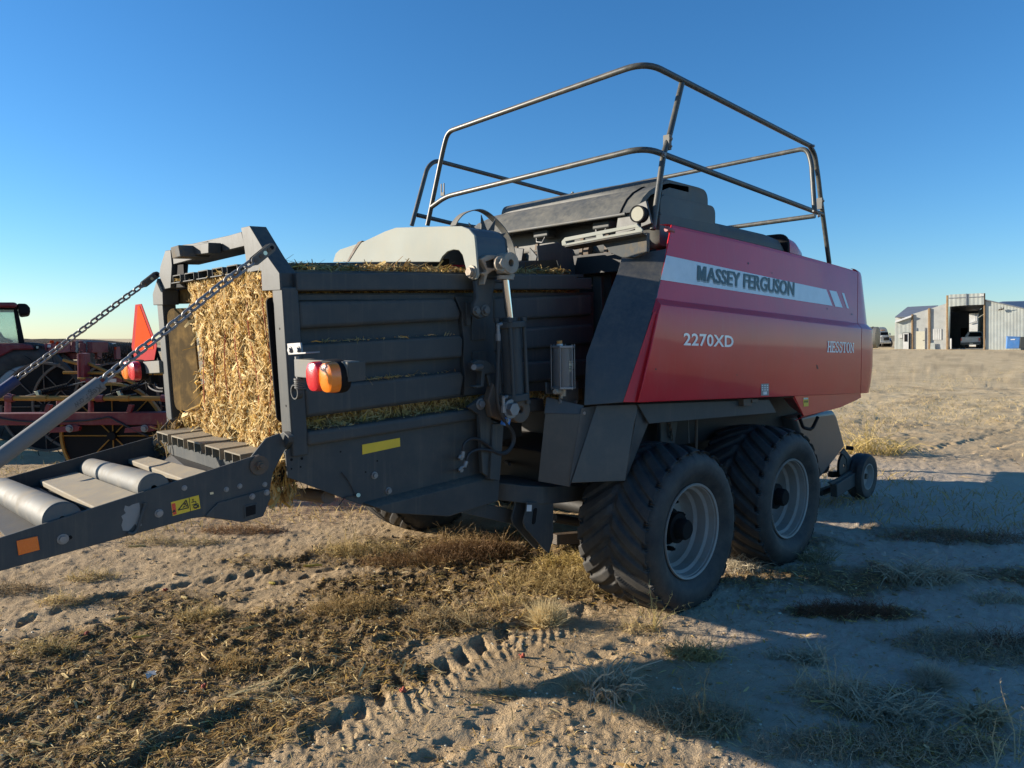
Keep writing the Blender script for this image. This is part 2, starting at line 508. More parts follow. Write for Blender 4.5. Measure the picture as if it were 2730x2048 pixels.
# ---- lower skirt of the near side
skirt = holder('chamber_skirt', baler)
MB().prism(Y_(3.30, z4, (150, 498), (297, 420), (1425, 260), (1560, 318), (1550, 690), (1465, 700), (740, 872), (640, 850), (166, 672)), IN * .012).build('skirt_plate', 'grey', skirt, bevel=.002)
a = Y_(3.298, z4, (655, 836), (1440, 640)); b = Y_(3.252, z4, (742, 866), (1462, 682))
MB().hull8([a[0], a[1], a[1] + IN * .02, a[0] + IN * .02], [b[0], b[1], b[1] + IN * .03, b[0] + IN * .03]).build('skirt_fold', 'grey', skirt)
MB().prism(Y_(3.25, z4, (736, 866), (1464, 682), (1553, 692), (1546, 825), (1222, 928), (832, 905)), IN * .02).build('skirt_flange', 'grey', skirt, bevel=.004)
MB().prism(Y_(3.262, z4, (297, 374), (1402, 222), (1420, 292), (300, 470)), IN * .12).build('skirt_rail', 'grey', skirt, bevel=.018, seg=4)
MB().prism(Y_(3.22, z4, (1348, 212), (1462, 128), (1508, 330), (1482, 672), (1442, 640), (1420, 260)), IN * .03).build('gusset', 'grey', skirt, bevel=.003)
MB().prism(Y_(3.20, z4, (1512, 322), (1582, 318), (1556, 692), (1490, 684)), IN * .05).build('end_post', 'grey', skirt, bevel=.004)
MB().prism(Y_(3.297, z4, (653, 457), (900, 412), (902, 468), (655, 521)), IN * .002).build('yellow_decal', 'decal_yellow', skirt)
for q in ((732, 657), (823, 758)):
    MB().bolt(on('Y', 3.299, z4(*q)), OUT, .014, .018).build('bolt', 'zinc', skirt, bevel=.001)
for q in ((190, 555), (258, 548), (190, 615), (250, 602), (512, 503), (752, 563), (676, 636)):
    p = on('Y', 3.2985, z4(*q)); r = .007 if q[1] < 560 and q[0] < 300 else .0045
    MB().cyl(p, p + IN * .002, r, 10).build('hole', 'black', skirt)
MB().bolt(on('Y', 3.218, z4(1427, 190)), OUT, .024, .022).build('bolt', 'zinc', skirt, bevel=.002)
# cable loop with a tag dangling on the skirt
MB().tube(smoothpath([on('Y', 3.292, z4(*q)) for q in ((518, 640), (560, 690), (590, 750), (600, 790), (545, 800), (500, 855))], 5), .0025, 6).build('cable', 'hose', skirt)
MB().cyl(on('Y', 3.297, z4(628, 787)), on('Y', 3.280, z4(628, 787)), .011, 10).build('cable_plug', 'brass', skirt)
# bent hoses with their screw ends
for pts, e0 in (([(1314, 500), (1320, 455), (1350, 425), (1400, 418), (1470, 455), (1530, 508), (1580, 518), (1620, 490), (1650, 430), (1640, 370), (1605, 320)], (1290, 540)),
                ([(1335, 565), (1350, 520), (1390, 495), (1440, 488), (1500, 498), (1560, 512), (1612, 486), (1640, 430), (1630, 370), (1595, 318)], (1290, 620))):
    P_ = [on('Y', 3.20, z4(*q)) for q in pts]
    MB().tube(smoothpath(P_, 6), .0095, 8).build('hydraulic_hose', 'hose', skirt)
    e = on('Y', 3.296, z4(*e0)); k = on('Y', 3.20, z4(*e0))
    mb = MB(); mb.cyl(P_[0], P_[0] + (P_[0] - P_[1]).normalized() * .035, .013, 10); mb.tube([P_[0] + (P_[0] - P_[1]).normalized() * .03, k + (P_[0] - k) * .25, k, e], .008, 8)
    mb.cyl(e, e + OUT * .022, .015, 6); mb.build('hose_fitting', 'zinc', skirt)

# ---- rear frame
rf = holder('rear_frame', baler)
for (y0, y1_) in ((3.277, 3.383), (4.965, 5.07)):
    MB().cbox(0, .085, y0, y1_, 1.16, 1.985).build('post', 'grey', rf, bevel=.008, seg=3)
MB().prism(RP_(-.004, g8, (1340, 262), (1465, 235), (1740, 700), (1905, 930), (1920, 1180), (1650, 1192), (1640, 900), (1585, 895), (1432, 925), (1396, 600)), EX * .012).build('corner_plate', 'grey', rf, bevel=.002)
MB().prism(RP_(.095, g8, (1420, 262), (1530, 245), (1790, 690), (1905, 930), (1920, 1180), (1650, 1192), (1640, 900), (1500, 900)), EX * .012).build('corner_plate', 'grey', rf, bevel=.002)
# web between the two plates
w = RP_(.008, g8, (1465, 236), (1738, 702), (1904, 930), (1918, 1178))
mb = MB()
for i in range(3):
    d = EX * .088; n_ = Vector((0, .01, 0))
    mb.hull8([w[i], w[i + 1], w[i + 1] + d, w[i] + d], [w[i] + n_, w[i + 1] + n_, w[i + 1] + d + n_, w[i] + d + n_])
mb.build('corner_web', 'grey', rf)
# far corner
MB().prism(RP_(-.004, g8, (300, 588), (222, 600), (150, 830), (132, 960), (200, 1172), (302, 1152), (322, 810)), EX * .10).build('corner_plate', 'grey', rf, bevel=.004)
MB().prism(RP_(-.008, g8, (104, 1008), (36, 1240), (46, 1404), (190, 1402), (182, 1180)), EX * .10).build('corner_plate', 'grey', rf, bevel=.004)
MB().prism(RP_(.02, g8, (300, 815), (490, 800), (500, 960), (515, 1140), (305, 1150)), EX * .012).build('corner_web', 'black', rf, bevel=.002)
# cross beam: upper rib, lower flange, stop block
MB().prism(RP_(.004, g8, (345, 800), (1010, 622), (1392, 530), (1345, 322), (850, 466), (1008, 612)), EX * .01).build('cross_beam', 'grey', rf, bevel=.002)
MB().prism(RP_(.004, g8, (300, 560), (345, 800), (740, 692), (1005, 622), (860, 470), (490, 512)), EX * .008).build('cross_web', 'grey', rf, bevel=.002)
bt = [C(.012, 4.715, 2.199), C(.012, 3.66, 2.213), C(.16, 3.66, 2.213), C(.16, 4.715, 2.199)]
MB().prism(bt, EZ * .008).build('beam_flange', 'grey', rf, bevel=.002)
tp = [C(.012, 4.715, 2.300), C(.012, 3.69, 2.288), C(.14, 3.69, 2.288), C(.14, 4.715, 2.300)]
MB().prism(tp, EZ * -.008).build('beam_flange', 'grey', rf, bevel=.002)
MB().prism(RP_(-.15, g8, (296, 550), (415, 515), (450, 690), (325, 718)), EX * .16).build('stop_block', 'grey_dirty', rf, bevel=.006)
MB().prism(RP_(-.07, g8, (450, 560), (860, 480), (860, 640), (450, 688)), EX * .07).build('stop_arm', 'grey', rf, bevel=.004)
# brown bar and flaps inside the far corner
MB().prism([C(.10, 4.70, 1.965), C(.10, 5.07, 1.965), C(.10, 5.07, 2.055), C(.10, 4.70, 2.055)], EX * .1).build('inner_bar', 'mud_brown', rf, bevel=.006)
fl = fillet([RPL(z1(1146, 1342), -.01), RPL(z1(1322, 1330), .06), RPL(z1(1255, 665), .06), RPL(z1(1090, 672), -.01)], .07, 6, True)
MB().prism(fl, EX * .012).build('far_flap', 'mud_brown', rf, bevel=.002)
fr = fillet(Y_(3.40, z3, (25, 610), (70, 590), (140, 1420), (95, 1400)), .03, 6, True)
MB().prism(fr, IN * .012).build('near_flap', 'black', rf, bevel=.002)
for q in ((111, 803), (153, 1308)):
    p = RPL(z3(*q), -.001); MB().cyl(p, p + EX * .002, .006, 10).build('hole', 'black', rf)
# weld lug on the foot of the near post
MB().prism(RP_(-.03, z3, (95, 1500), (135, 1478), (172, 1510), (170, 1550), (130, 1600), (118, 1540)), EX * .03).build('foot_lug', 'grey', rf, bevel=.004)
# top channels over the bale
for yl, yr in ((4.677, 4.547), (4.477, 4.330), (4.263, 4.120), (4.058, 3.915), (3.855, 3.72)):
    mb = MB()
    mb.cbox(-.03, 1.1, yr - .012, yl + .005, 2.078, 2.084)
    mb.cbox(-.02, 1.1, yr, yr + .005, 2.084, 2.126); mb.cbox(-.02, 1.1, yl - .005, yl, 2.084, 2.126); mb.cbox(-.02, 1.1, yr + .005, yl - .005, 2.121, 2.126)
    mb.build('top_channel', 'grey', rf, bevel=.0015)
MB().cbox(.06, 1.1, 3.72, 4.70, 2.066, 2.0775).build('top_sheet', 'mud_brown', rf)
# floor channels
for k in range(5):
    y0 = 3.52 + k * .262; mb = MB()
    mb.cbox(-.16, .5, y0, y0 + .2, 1.166, 1.172); mb.cbox(-.16, .5, y0, y0 + .006, 1.112, 1.166); mb.cbox(-.16, .5, y0 + .194, y0 + .2, 1.112, 1.166); mb.cbox(-.16, .5, y0 + .097, y0 + .103, 1.112, 1.166)
    mb.build('floor_channel', 'worn_slat', rf, bevel=.0015)
MB().cbox(-.10, -.085, 3.4, 4.95, 1.02, 1.110).build('floor_beam', 'grey', rf, bevel=.004)

# ---- tail lights on their sprung arms
def lamp_pair(parent, c, along, first, second, k_=1.0):
    """two oval lenses side by side in a rubber housing; along = unit vector from first to second"""
    along = Vector(along) * k_
    hb = MB()
    def oval(cc, rx, rz, t0, t1, n=24):
        s0 = []; 
        secs = []
        for t, k in ((t0, 1.0), (t1 * .5 + t0 * .5, 1.0), (t1 * .85 + t0 * .15, .93), (t1, .72)):
            secs.append([cc + EX * t + along * (rx * k * math.copysign(abs(math.cos(a)) ** .75, math.cos(a))) + EZ * (rz * k * math.copysign(abs(math.sin(a)) ** .75, math.sin(a))) for a in [2 * math.pi * i / n for i in range(n)]])
        return secs
    hb.loft(oval(c + along * .052, .106, .074, .045, -.012))
    lamp = holder('tail_light', baler)
    hb.build('housing', 'black', lamp)
    for k, mt in ((0, first), (1, second)):
        b_ = MB(); b_.loft(oval(c + along * (.104 * k), .050, .066, 0.0, -.05)); b_.build('lens', mt, lamp)
    return lamp
la = holder('light_arm', baler)
q0, q1 = RPL(z3(205, 1050), -.02), RPL(z3(640, 1090), -.02)
MB().prism(RP_(-.02, z3, (205, 1003), (555, 1020), (555, 1150), (210, 1118)), EX * .06).build('arm', 'steel_dull', la, bevel=.003)
MB().prism([q + EX * 0.0 for q in RP_(-.02, z3, (556, 1026), (560, 1026), (562, 1152), (558, 1152))], EX * .085).build('arm_end', 'grey', la, bevel=.002)
c = RPL(z3(383, 1113), -.045)
lamp_pair(la, c, (0, -1, 0), 'lens_red', 'lens_amber', 1.12)
MB().prism(RP_(-.012, z3, (160, 900), (246, 894), (256, 966), (168, 974)), EX * .010).build('bracket_plate', 'zinc', la, bevel=.002)
p = RP_(-.06, z3, (168, 975), (283, 968))
MB().prism([p[0], p[1], p[1] + EX * .07, p[0] + EX * .07], EZ * .008).build('bracket_shelf', 'zinc', la, bevel=.002)
for q in ((184, 942), (236, 940)):
    MB().bolt(RPL(z3(*q), -.012), -EX, .012, .012).build('bolt', 'zinc', la)
t0, t1 = RPL(z3(225, 985), .0), RPL(z3(240, 1205), .0)
MB().cyl(t0, t1, .010, 10).build('pivot_pin', 'zinc', la)
sp = []
s0, s1 = RPL(z3(245, 1125), .005), RPL(z3(250, 1195), .005)
for i in range(60):
    t = i / 59; a = 2 * math.pi * 5 * t
    sp.append(s0.lerp(s1, t) + EX * (.024 * math.cos(a)) + IN * (.024 * math.sin(a)))
MB().tube(sp, .0055, 6).build('spring', 'steel', la)
p = RPL(z3(232, 1215), .0); MB().lathe([(.03, -.02), (.036, -.02), (.036, .01), (.03, .01)], p + OUT * .0, EX, 16).build('pivot_eye', 'grey', la)
lb = holder('light_arm', baler)
MB().prism(RP_(-.02, z1, (930, 1020), (1040, 1012), (1046, 1092), (935, 1098)), EX * .06).build('arm', 'steel_dull', lb, bevel=.003)
c = RPL(z1(905, 1078), -.045)
lamp_pair(lb, c, (0, 1, 0), 'lens_red', 'lens_amber', 1.5)
MB().tube(smoothpath([RPL(z1(*q), .02) for q in ((960, 1100), (975, 1180), (1020, 1210), (1070, 1215))], 6), .006, 6).build('cable', 'hose', lb)
MB().tube(smoothpath([RPL(z1(*q), .02) for q in ((1000, 1095), (1010, 1150), (1035, 1190), (1072, 1195))], 6), .006, 6).build('cable', 'hose', lb)
mb = MB(); mb.prism(RP_(.0, z1, (955, 1115), (985, 1110), (995, 1165), (965, 1170)), EX * .05); mb.build('cable_plug', 'black', lb, bevel=.004)
# slow moving vehicle triangle above the far light
smv = holder('warning_triangle', baler)
sc = RPL(z1(948, 905), .06)
# the plate is turned so that it faces the rear and a little outwards
sd = Vector((.0, 1, 0)).normalized()
def smv_pts(q): return RPL(z1(*q), .06)
MB().prism([smv_pts(q) for q in ((886, 645), (926, 640), (1027, 912), (1010, 1007), (886, 1016), (862, 922))], EX * .004).build('border', 'smv_red', smv)
MB().prism([smv_pts(q) - EX * .003 for q in ((905, 655), (916, 652), (1000, 880), (1008, 935), (882, 945))], EX * .003).build('centre', 'smv_orange', smv)
MB().prism([smv_pts(q) + EX * .012 for q in ((925, 940), (1000, 935), (1035, 1040), (925, 1045))], EX * .02).build('holder_plate', 'black', smv)
# ---- bale chute
ch = holder('bale_chute', baler)
YR, YL = 3.215, 4.95
MB().prism(Y_(YR, z2, (-420, 1205), (0, 1068), (1645, 538), (1700, 522), (1742, 545), (1772, 800), (1725, 926), (1594, 965), (1340, 930), (1250, 942), (0, 1286), (-420, 1400)), IN * .012).build('side_plate', 'grey', ch, bevel=.002)
MB().prism(Y_(YR - .010, z2, (1345, 926), (1430, 838), (1752, 748), (1774, 802), (1726, 926), (1592, 966)), IN * .010).build('side_overlay', 'grey', ch, bevel=.002)
ll = Y_(YL, z2, (-420, 800), (0, 686), (1000, 406), (1085, 395))
MB().prism([ll[0], ll[1], ll[2], ll[3], ll[3] - EZ * .12, ll[2] - EZ * .16, ll[1] - EZ * .16, ll[0] - EZ * .16], IN * .012).build('side_plate', 'grey', ch, bevel=.002)
# hinge ears
MB().prism(Y_(3.30, z2, (1640, 545), (1745, 415), (1835, 382), (1880, 470), (1790, 640), (1760, 800), (1745, 560)), IN * .014).build('hinge_ear', 'grey', ch, bevel=.003)
MB().prism(Y_(4.93, z2, (998, 445), (1012, 396), (1112, 292), (1190, 282), (1250, 330), (1242, 392), (1062, 478), (1015, 475)), IN * .016).build('hinge_ear', 'grey_dirty', ch, bevel=.006)
MB().bolt(on('Y', 4.928, z2(1038, 440)), OUT, .022, .016).build('hinge_bolt', 'cast', ch)
MB().sphere(on('Y', 4.86, z2(1185, 345)), .06, 14, 10, (1, .5, 1)).build('hinge_knuckle', 'mud_brown', ch)
p = on('Y', YR, z2(1695, 590))
mb = MB(); mb.lathe([(.012, -.002), (.045, -.002), (.045, .010), (.012, .010)], p, OUT, 20); mb.cyl(p, p + OUT * .03, .022, 6); mb.cyl(p, p + OUT * .042, .011, 10); mb.build('hinge_pin', 'iron', ch, bevel=.0015)
# square socket in the overlay plate
sq = Y_(YR - .011, z2, (1598, 858), (1682, 838), (1682, 918), (1602, 938)); si = Y_(YR - .0135, z2, (1608, 866), (1674, 848), (1674, 910), (1610, 928))
MB().prism(sq, OUT * .004).build('socket_rim', 'grey', ch, bevel=.002)
MB().prism(si, OUT * .002).build('socket_hole', 'black', ch)
# bolt heads on the near plate
for q, r in (((412, 1075), .0145), ((1041, 906), .0125), ((1208, 740), .0085), ((1483, 750), .0085), ((1571, 728), .0085), ((1735, 717), .0085), ((1653, 796), .010), ((1748, 770), .010)):
    zz = YR - (.010 if q[0] > 1600 and q[1] > 740 else 0)
    MB().bolt(on('Y', zz, z2(*q)), OUT, r, r * .7).build('bolt', 'zinc', ch, bevel=.001)
mb = MB(); mb.prism(Y_(YR - .0015, z2, (445, 1056), (465, 1050), (476, 1062), (470, 1074), (448, 1080)), IN * .001); mb.build('slot', 'black', ch)
mb = MB(); mb.prism(Y_(YR - .0015, z2, (1375, 770), (1398, 766), (1400, 780), (1378, 784)), IN * .001); mb.build('slot', 'brass', ch)
MB().prism(Y_(YR - .006, z2, (108, 1087), (246, 1055), (262, 1146), (122, 1183)), IN * .006).build('side_reflector', 'reflector_orange', ch, bevel=.002)
# handle rod
MB().tube(smoothpath([on('Y', YR - .012, z2(*q)) for q in ((945, 838), (950, 860), (915, 960), (900, 1015), (870, 1040), (835, 1035))], 5), .0075, 8).build('handle_rod', 'grey', ch)
# torn white sticker
st = [(820, 855), (845, 862), (870, 848), (912, 836), (918, 870), (915, 940), (930, 985), (905, 1000), (885, 975), (860, 1005), (842, 1022), (806, 1020), (796, 985), (806, 950), (795, 925), (825, 905), (812, 885)]
MB().prism(Y_(YR - .001, z2, *st), IN * .0008).build('torn_sticker', 'paper', ch)
# yellow warning decal with its pictograms
wd = holder('warning_decal', baler)
MB().prism(Y_(YR - .001, z2, (1120, 834), (1302, 787), (1314, 874), (1132, 924)), IN * .0008).build('decal_ground', 'decal_yellow', wd)
def decal(poly, mt, k=.002): MB().prism(Y_(YR - k, z2, *poly), IN * .0008).build('decal_mark', mt, wd)
decal([(1124, 845), (1148, 838), (1158, 912), (1135, 918)], 'decal_red')
for poly in ([(1128, 902), (1152, 896), (1142, 880)],): decal(poly, 'decal_black', .003)
def dline(a, b, w=3.2, mt='decal_black'):
    a = Vector(a); b = Vector(b); d = (b - a).normalized(); s = Vector((-d.y, d.x)) * w
    decal([tuple(a + s), tuple(b + s), tuple(b - s), tuple(a - s)], mt, .003)
dline((1240, 803), (1250, 896), 1.5)
dline((1220, 820), (1168, 886), 3); dline((1168, 886), (1236, 870), 3); dline((1236, 870), (1220, 820), 3)
dline((1206, 850), (1218, 838), 3); dline((1212, 842), (1226, 862), 3); dline((1200, 868), (1214, 858), 3)
for a_, b_ in (((1258, 818), (1270, 814)), ((1264, 814), (1266, 830)), ((1254, 836), (1282, 828)), ((1282, 828), (1286, 850)), ((1258, 852), (1300, 842)), ((1272, 856), (1304, 850)), ((1300, 850), (1304, 866)), ((1276, 868), (1304, 866))): dline(a_, b_, 2.2)
mb = MB(); mb.lathe([(.006, 0), (.010, 0), (.010, .001), (.006, .001)], on('Y', YR - .003, z2(1282, 862)), OUT, 14); mb.build('decal_mark', 'decal_black', wd)
# rollers and slide plates between the side plates
def span(q_near, q_far):
    return on('Y', YR + .014, z2(*q_near)), on('Y', YL - .002, z2(*q_far))
for qn, qf, r in (((410, 945), (14, 752), .068), ((1010, 740), (596, 612), .062)):
    a, b = span(qn, qf)
    mb = MB(); mb.lathe([(.012, 0), (r - .006, 0), (r, .006), (r, (b - a).length - .006), (r - .006, (b - a).length), (.012, (b - a).length)], a, b - a, 40); mb.build('roller', 'steel', ch)
def plate(n0, n1, f0, f1, t=.03, mt='worn_slat'):
    P_ = [on('Y', YR + .014, z2(*n0)), on('Y', YR + .014, z2(*n1)), on('Y', YL - .002, z2(*f1)), on('Y', YL - .002, z2(*f0))]
    MB().prism(P_, EZ * -t).build('slide_plate', mt, ch, bevel=.006, seg=3)
plate((622, 868), (905, 775), (258, 690), (505, 632))
plate((1222, 690), (1375, 630), (838, 552), (948, 527))
# added pan under the rollers, makes the chute's shadow solid
pa = [on('Y', YR + .014, z2(100, 1120)), on('Y', YR + .014, z2(1420, 760)), on('Y', YL - .002, z2(1000, 560)), on('Y', YL - .002, z2(-160, 850))]
MB().prism(pa, EZ * -.006).build('added_chute_pan', 'under', ch)
MB().prism([pa[1], pa[2], C(-.06, 4.93, 1.02), C(-.06, 3.42, 1.02)], EZ * -.006).build('hinge_light_stop', 'under', ch)  # added sheet closing the hinge gap so no sun streaks through
# cross tubes below
a, b = span((560, 985), (215, 760)); MB().beam(a, b, .05, .05).build('cross_tube', 'under', ch, bevel=.004)
a, b = span((1150, 850), (760, 680)); MB().beam(a, b, .05, .05).build('cross_tube', 'under', ch, bevel=.004)

# ---- chains from the rear frame down to the chute end
link_mesh = None
def chain(name, pts, first_plate, sleeve_pts, sleeve_r, sleeve_mat, pitch=.041, d=.0060):
    global link_mesh
    co = holder('chain', baler)
    path = smoothpath(pts, 30)
    L = [0]
    for i in range(1, len(path)): L.append(L[-1] + (path[i] - path[i - 1]).length)
    n = int(L[-1] / pitch)
    if link_mesh is None:
        ring = []
        hl, hw = pitch / 2 + d * .55, .0158
        for i in range(28):
            a = 2 * math.pi * i / 28
            cx = (hl - hw) * (1 if math.cos(a) >= 0 else -1)
            ring.append(Vector((cx + hw * math.cos(a), hw * math.sin(a), 0)))
        mb = MB(); mb.tube(ring, d, 8, closed=True)
        o0 = mb.build('chain_link', 'zinc', co); link_mesh = o0.data; bpy.data.objects.remove(o0)
    for k in range(n):
        s = (k + .5) * pitch; i = 1
        while i < len(L) - 1 and L[i] < s: i += 1
        t = (s - L[i - 1]) / (L[i] - L[i - 1]); p = path[i - 1].lerp(path[i], t); dr = (path[i] - path[i - 1]).normalized()
        _, sx, ux = basis(dr)
        if k % 2: sx, ux = ux, -sx
        tw = rnd.uniform(-.12, .12); c_, s_ = math.cos(tw + .6), math.sin(tw + .6)
        sx, ux = sx * c_ + ux * s_, ux * c_ - sx * s_
        o = bpy.data.objects.new('chain_link', link_mesh); COL.objects.link(o); o.parent = co
        o.matrix_local = Matrix(((dr.x, sx.x, ux.x, p.x), (dr.y, sx.y, ux.y, p.y), (dr.z, sx.z, ux.z, p.z), (0, 0, 0, 1)))
    # adjuster plates at the upper end
    a, b = first_plate
    dr = (b - a).normalized(); s = dr.cross(IN).normalized(); hw = .021
    for off in (-.016, .012):
        out = []
        for i in range(11):
            t = math.pi * i / 10; out.append(b + dr * (hw * math.sin(t)) + s * (hw * math.cos(t)))
        for i in range(11):
            t = math.pi * i / 10; out.append(a - dr * (hw * math.sin(t)) - s * (hw * math.cos(t)))
        MB().prism([p + IN * off for p in out], IN * .006).build('adjuster_plate', 'steel', co, bevel=.001)
    for t in (.02, .33, .58, .82, 1.0):
        p = a.lerp(b, t) + IN * -.0165
        mt = 'black' if t in (1.0,) else 'brass' if t == .58 else 'iron'
        MB().cyl(p, p + OUT * (.006 if t in (.02, .33, .82) else .001), .010, 6 if t in (.02, .33) else 12).build('adjuster_bolt', mt, co)
    sp = smoothpath(sleeve_pts, 12)
    mb = MB(); n_ = len(sp)
    mb.tube(sp, sleeve_r, 18, cap=False)
    mb.tube(sp[::-1], sleeve_r - .006, 18, cap=False)
    o = mb.build('foam_sleeve', sleeve_mat, co, fix=False)
    return co
YC = 3.30
cpts = [on('Y', YC, z1(*q)) for q in ((1655, 362), (1410, 548), (1160, 756), (890, 968), (660, 1150), (600, 1190))]
adj = (on('Y', YC, g8(1540, 752)), on('Y', YC, g8(1775, 560)))
near_chain = chain('near', cpts, adj, [on('Y', YC, z1(*q)) for q in ((661, 1158), (400, 1352), (80, 1590), (-420, 1960))], .031, 'sleeve_grey')
YF = 5.02
fpts = [on('Y', YF, z1(*q)) for q in ((950, 505), (800, 615), (640, 735), (500, 840), (370, 940), (240, 1035), (110, 1130), (60, 1165))]
adjf = (on('Y', YF, z1(945, 510)), on('Y', YF, z1(1022, 450)))
far_chain = chain('far', fpts, adjf, [on('Y', YF, z1(*q)) for q in ((112, 1135), (0, 1215), (-420, 1500))], .031, 'sleeve_blue')

# ---- tension bridge across the chamber top, with the press linkage
br = holder('tension_bridge', baler)
XB = 2.72
out = [(460, 366), (478, 310), (505, 284), (660, 232), (800, 165), (872, 140), (1150, 132), (1300, 130), (1350, 148), (1388, 190), (1394, 240), (1412, 450), (1400, 478), (1370, 482), (1345, 455), (1330, 400), (1310, 320), (1285, 288), (1250, 284), (1210, 298), (1178, 330), (1160, 366)]
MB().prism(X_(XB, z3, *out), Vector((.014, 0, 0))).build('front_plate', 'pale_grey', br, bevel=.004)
b_ = X_(XB + .014, z3, (872, 142), (1300, 132), (1350, 150), (1386, 192), (1392, 240), (1408, 440), (1398, 470), (1372, 474))
mb = MB()
dx = Vector((.24, 0, 0))
for i in range(len(b_) - 1):
    i_ = Vector((0, .012, -.012))
    mb.hull8([b_[i], b_[i + 1], b_[i + 1] + dx, b_[i] + dx], [b_[i] + i_, b_[i + 1] + i_, b_[i + 1] + dx + i_, b_[i] + dx + i_])
mb.build('bridge_skin', 'panel_grey', br)
MB().prism([p + Vector((.24, 0, 0)) for p in X_(XB + .014, z3, *out)], Vector((.014, 0, 0))).build('back_plate', 'grey', br, bevel=.003)
mb = MB(); mb.prism(X_(XB + .02, z3, (580, 366), (640, 270), (670, 228), (645, 236), (610, 290), (570, 366)), Vector((-.024, 0, 0))); mb.build('plate_seam', 'iron', br)
MB().bolt(X_(XB, z3, (1372, 432))[0], (-1, 0, 0), .028, .03).build('bolt', 'cast', br, bevel=.002)
p = X_(XB + .014, z3, (1270, 300))[0]
MB().cyl(on('Y', 3.22, h1(605, 665)), on('Y', 3.215, h1(605, 665)), .028, 16).build('round_cap', 'grey', br)
# star wheel that measures the bale, under its curved strap
sw = holder('star_wheel', baler)
cw = on('Y', 3.46, h1(650, 640)); n_t = 10; pts = []
tip = on('Y', 3.46, h1(655, 175)); Rw = (tip - cw).length
for i in range(n_t * 2):
    a = math.pi * i / n_t + math.pi / 2 + .22
    rr = Rw if i % 2 == 0 else Rw * .56
    if i % 2 == 0:
        pts.append(cw + Vector((rr * math.cos(a), 0, rr * math.sin(a))))
    else:
        for k in (-.16, -.08, 0, .08, .16): pts.append(cw + Vector(((rr - .02 + abs(k) * .2) * math.cos(a + k), 0, (rr - .02 + abs(k) * .2) * math.sin(a + k))))
MB().prism(pts, IN * .007).build('star_disc', 'grey', sw, bevel=.001)
st = [on('Y', 3.56, h1(*q)) for q in ((150, 340), (200, 250), (290, 165), (420, 115), (530, 105), (640, 150), (760, 250), (880, 380), (960, 520), (1010, 640), (1050, 850))]
st = smoothpath(st, 5); mb = MB()
secs = []
for i, p in enumerate(st):
    t = (st[min(i + 1, len(st) - 1)] - st[max(i - 1, 0)]).normalized(); nn = IN.cross(t).normalized()
    secs.append([p - IN * .028, p + IN * .028, p + IN * .028 + nn * .006, p - IN * .028 + nn * .006])
mb.loft(secs); mb.build('guard_strap', 'steel_dull', sw)
MB().cyl(cw + OUT * .02, cw + IN * .12, .02, 12).build('axle', 'grey', sw)

# ---- hydraulic cylinder and its linkage at the side
hc = holder('density_cylinder', baler)
YH = 3.10
top, bot = on('Y', YH, z3(1624, 770)), on('Y', YH, z3(1648, 1250))
ax = (bot - top).normalized()
rc = .060
MB().cyl(top, bot, rc, 32).build('barrel', 'grey', hc)
def flange(c_, hh, rad, name):
    _, s, u = basis(ax, (0, 1, 0)); o_ = []
    for i in range(4):
        a = math.pi / 4 + i * math.pi / 2
        for j in range(-2, 3):
            o_.append(c_ + s * (rad * math.cos(a + j * .12) * (1 - abs(j) * .015)) + u * (rad * math.sin(a + j * .12) * (1 - abs(j) * .015)))
    MB().prism(o_, ax * hh).build(name, 'grey', hc, bevel=.004)
flange(top - ax * .012, .035, .092, 'end_cap'); flange(bot - ax * .02, .04, .092, 'end_cap')
_, s, u = basis(ax, (0, 1, 0))
for i in range(4):
    a = math.pi / 4 + i * math.pi / 2; e = s * (.079 * math.cos(a)) + u * (.079 * math.sin(a))
    mb = MB(); mb.cyl(top + e - ax * .03, bot + e + ax * .045, .012, 10); mb.cyl(top + e - ax * .034, top + e - ax * .012, .02, 6); mb.cyl(bot + e + ax * .02, bot + e + ax * .042, .02, 6); mb.build('tie_rod', 'grey', hc)
MB().cyl(top - ax * .035, top, .045, 20).build('gland', 'grey', hc)
rod_top = on('Y', YH, h1(925, 1140))
MB().cyl(top, rod_top, .0245, 20).build('rod', 'chrome', hc)
MB().prism(Y_(YH - .002, h2, (968, 210), (1028, 214), (1028, 248), (970, 242)), IN * .001).build('label_plate', 'decal_white', hc)
# rod eye and forked casting
ey = on('Y', YH, h1(935, 900))
mb = MB(); mb.lathe([(.02, -.045), (.062, -.045), (.062, .045), (.02, .045)], ey, IN, 24); mb.build('rod_eye', 'cast', hc, bevel=.003)
MB().beam(ey - Vector((0, 0, .05)), rod_top + Vector((0, 0, .025)), .075, .085).build('clamp', 'cast', hc, bevel=.006)
MB().lathe([(.02, 0), (.05, 0), (.05, .022), (.02, .022)], rod_top, (0, 0, 1), 20).build('clamp_ring', 'cast', hc)
mb = MB(); e0 = on('Y', YH - .075, h1(800, 905)); mb.bolt(on('Y', YH - .06, h1(840, 905)), OUT, .03, .04); mb.build('bolt', 'cast', hc, bevel=.002)
ya = 3.20
MB().prism(Y_(ya - .06, h1, (570, 830), (660, 770), (870, 775), (975, 760), (990, 830), (870, 820), (760, 830), (640, 870), (660, 960), (740, 965), (820, 955), (830, 990), (740, 1010), (670, 1060), (650, 1130), (625, 1215), (605, 1205), (625, 1070), (580, 1055), (580, 1030), (640, 1025), (655, 1000)), IN * .07).build('fork', 'cast', hc, bevel=.006)
MB().prism(Y_(3.185, h1, (490, 1150), (600, 1080), (700, 1010), (800, 1000), (800, 1060), (760, 1290), (700, 1660), (560, 1720), (460, 1640), (470, 1500), (510, 1400)), IN * .035).build('link_arm', 'grey', hc, bevel=.008)
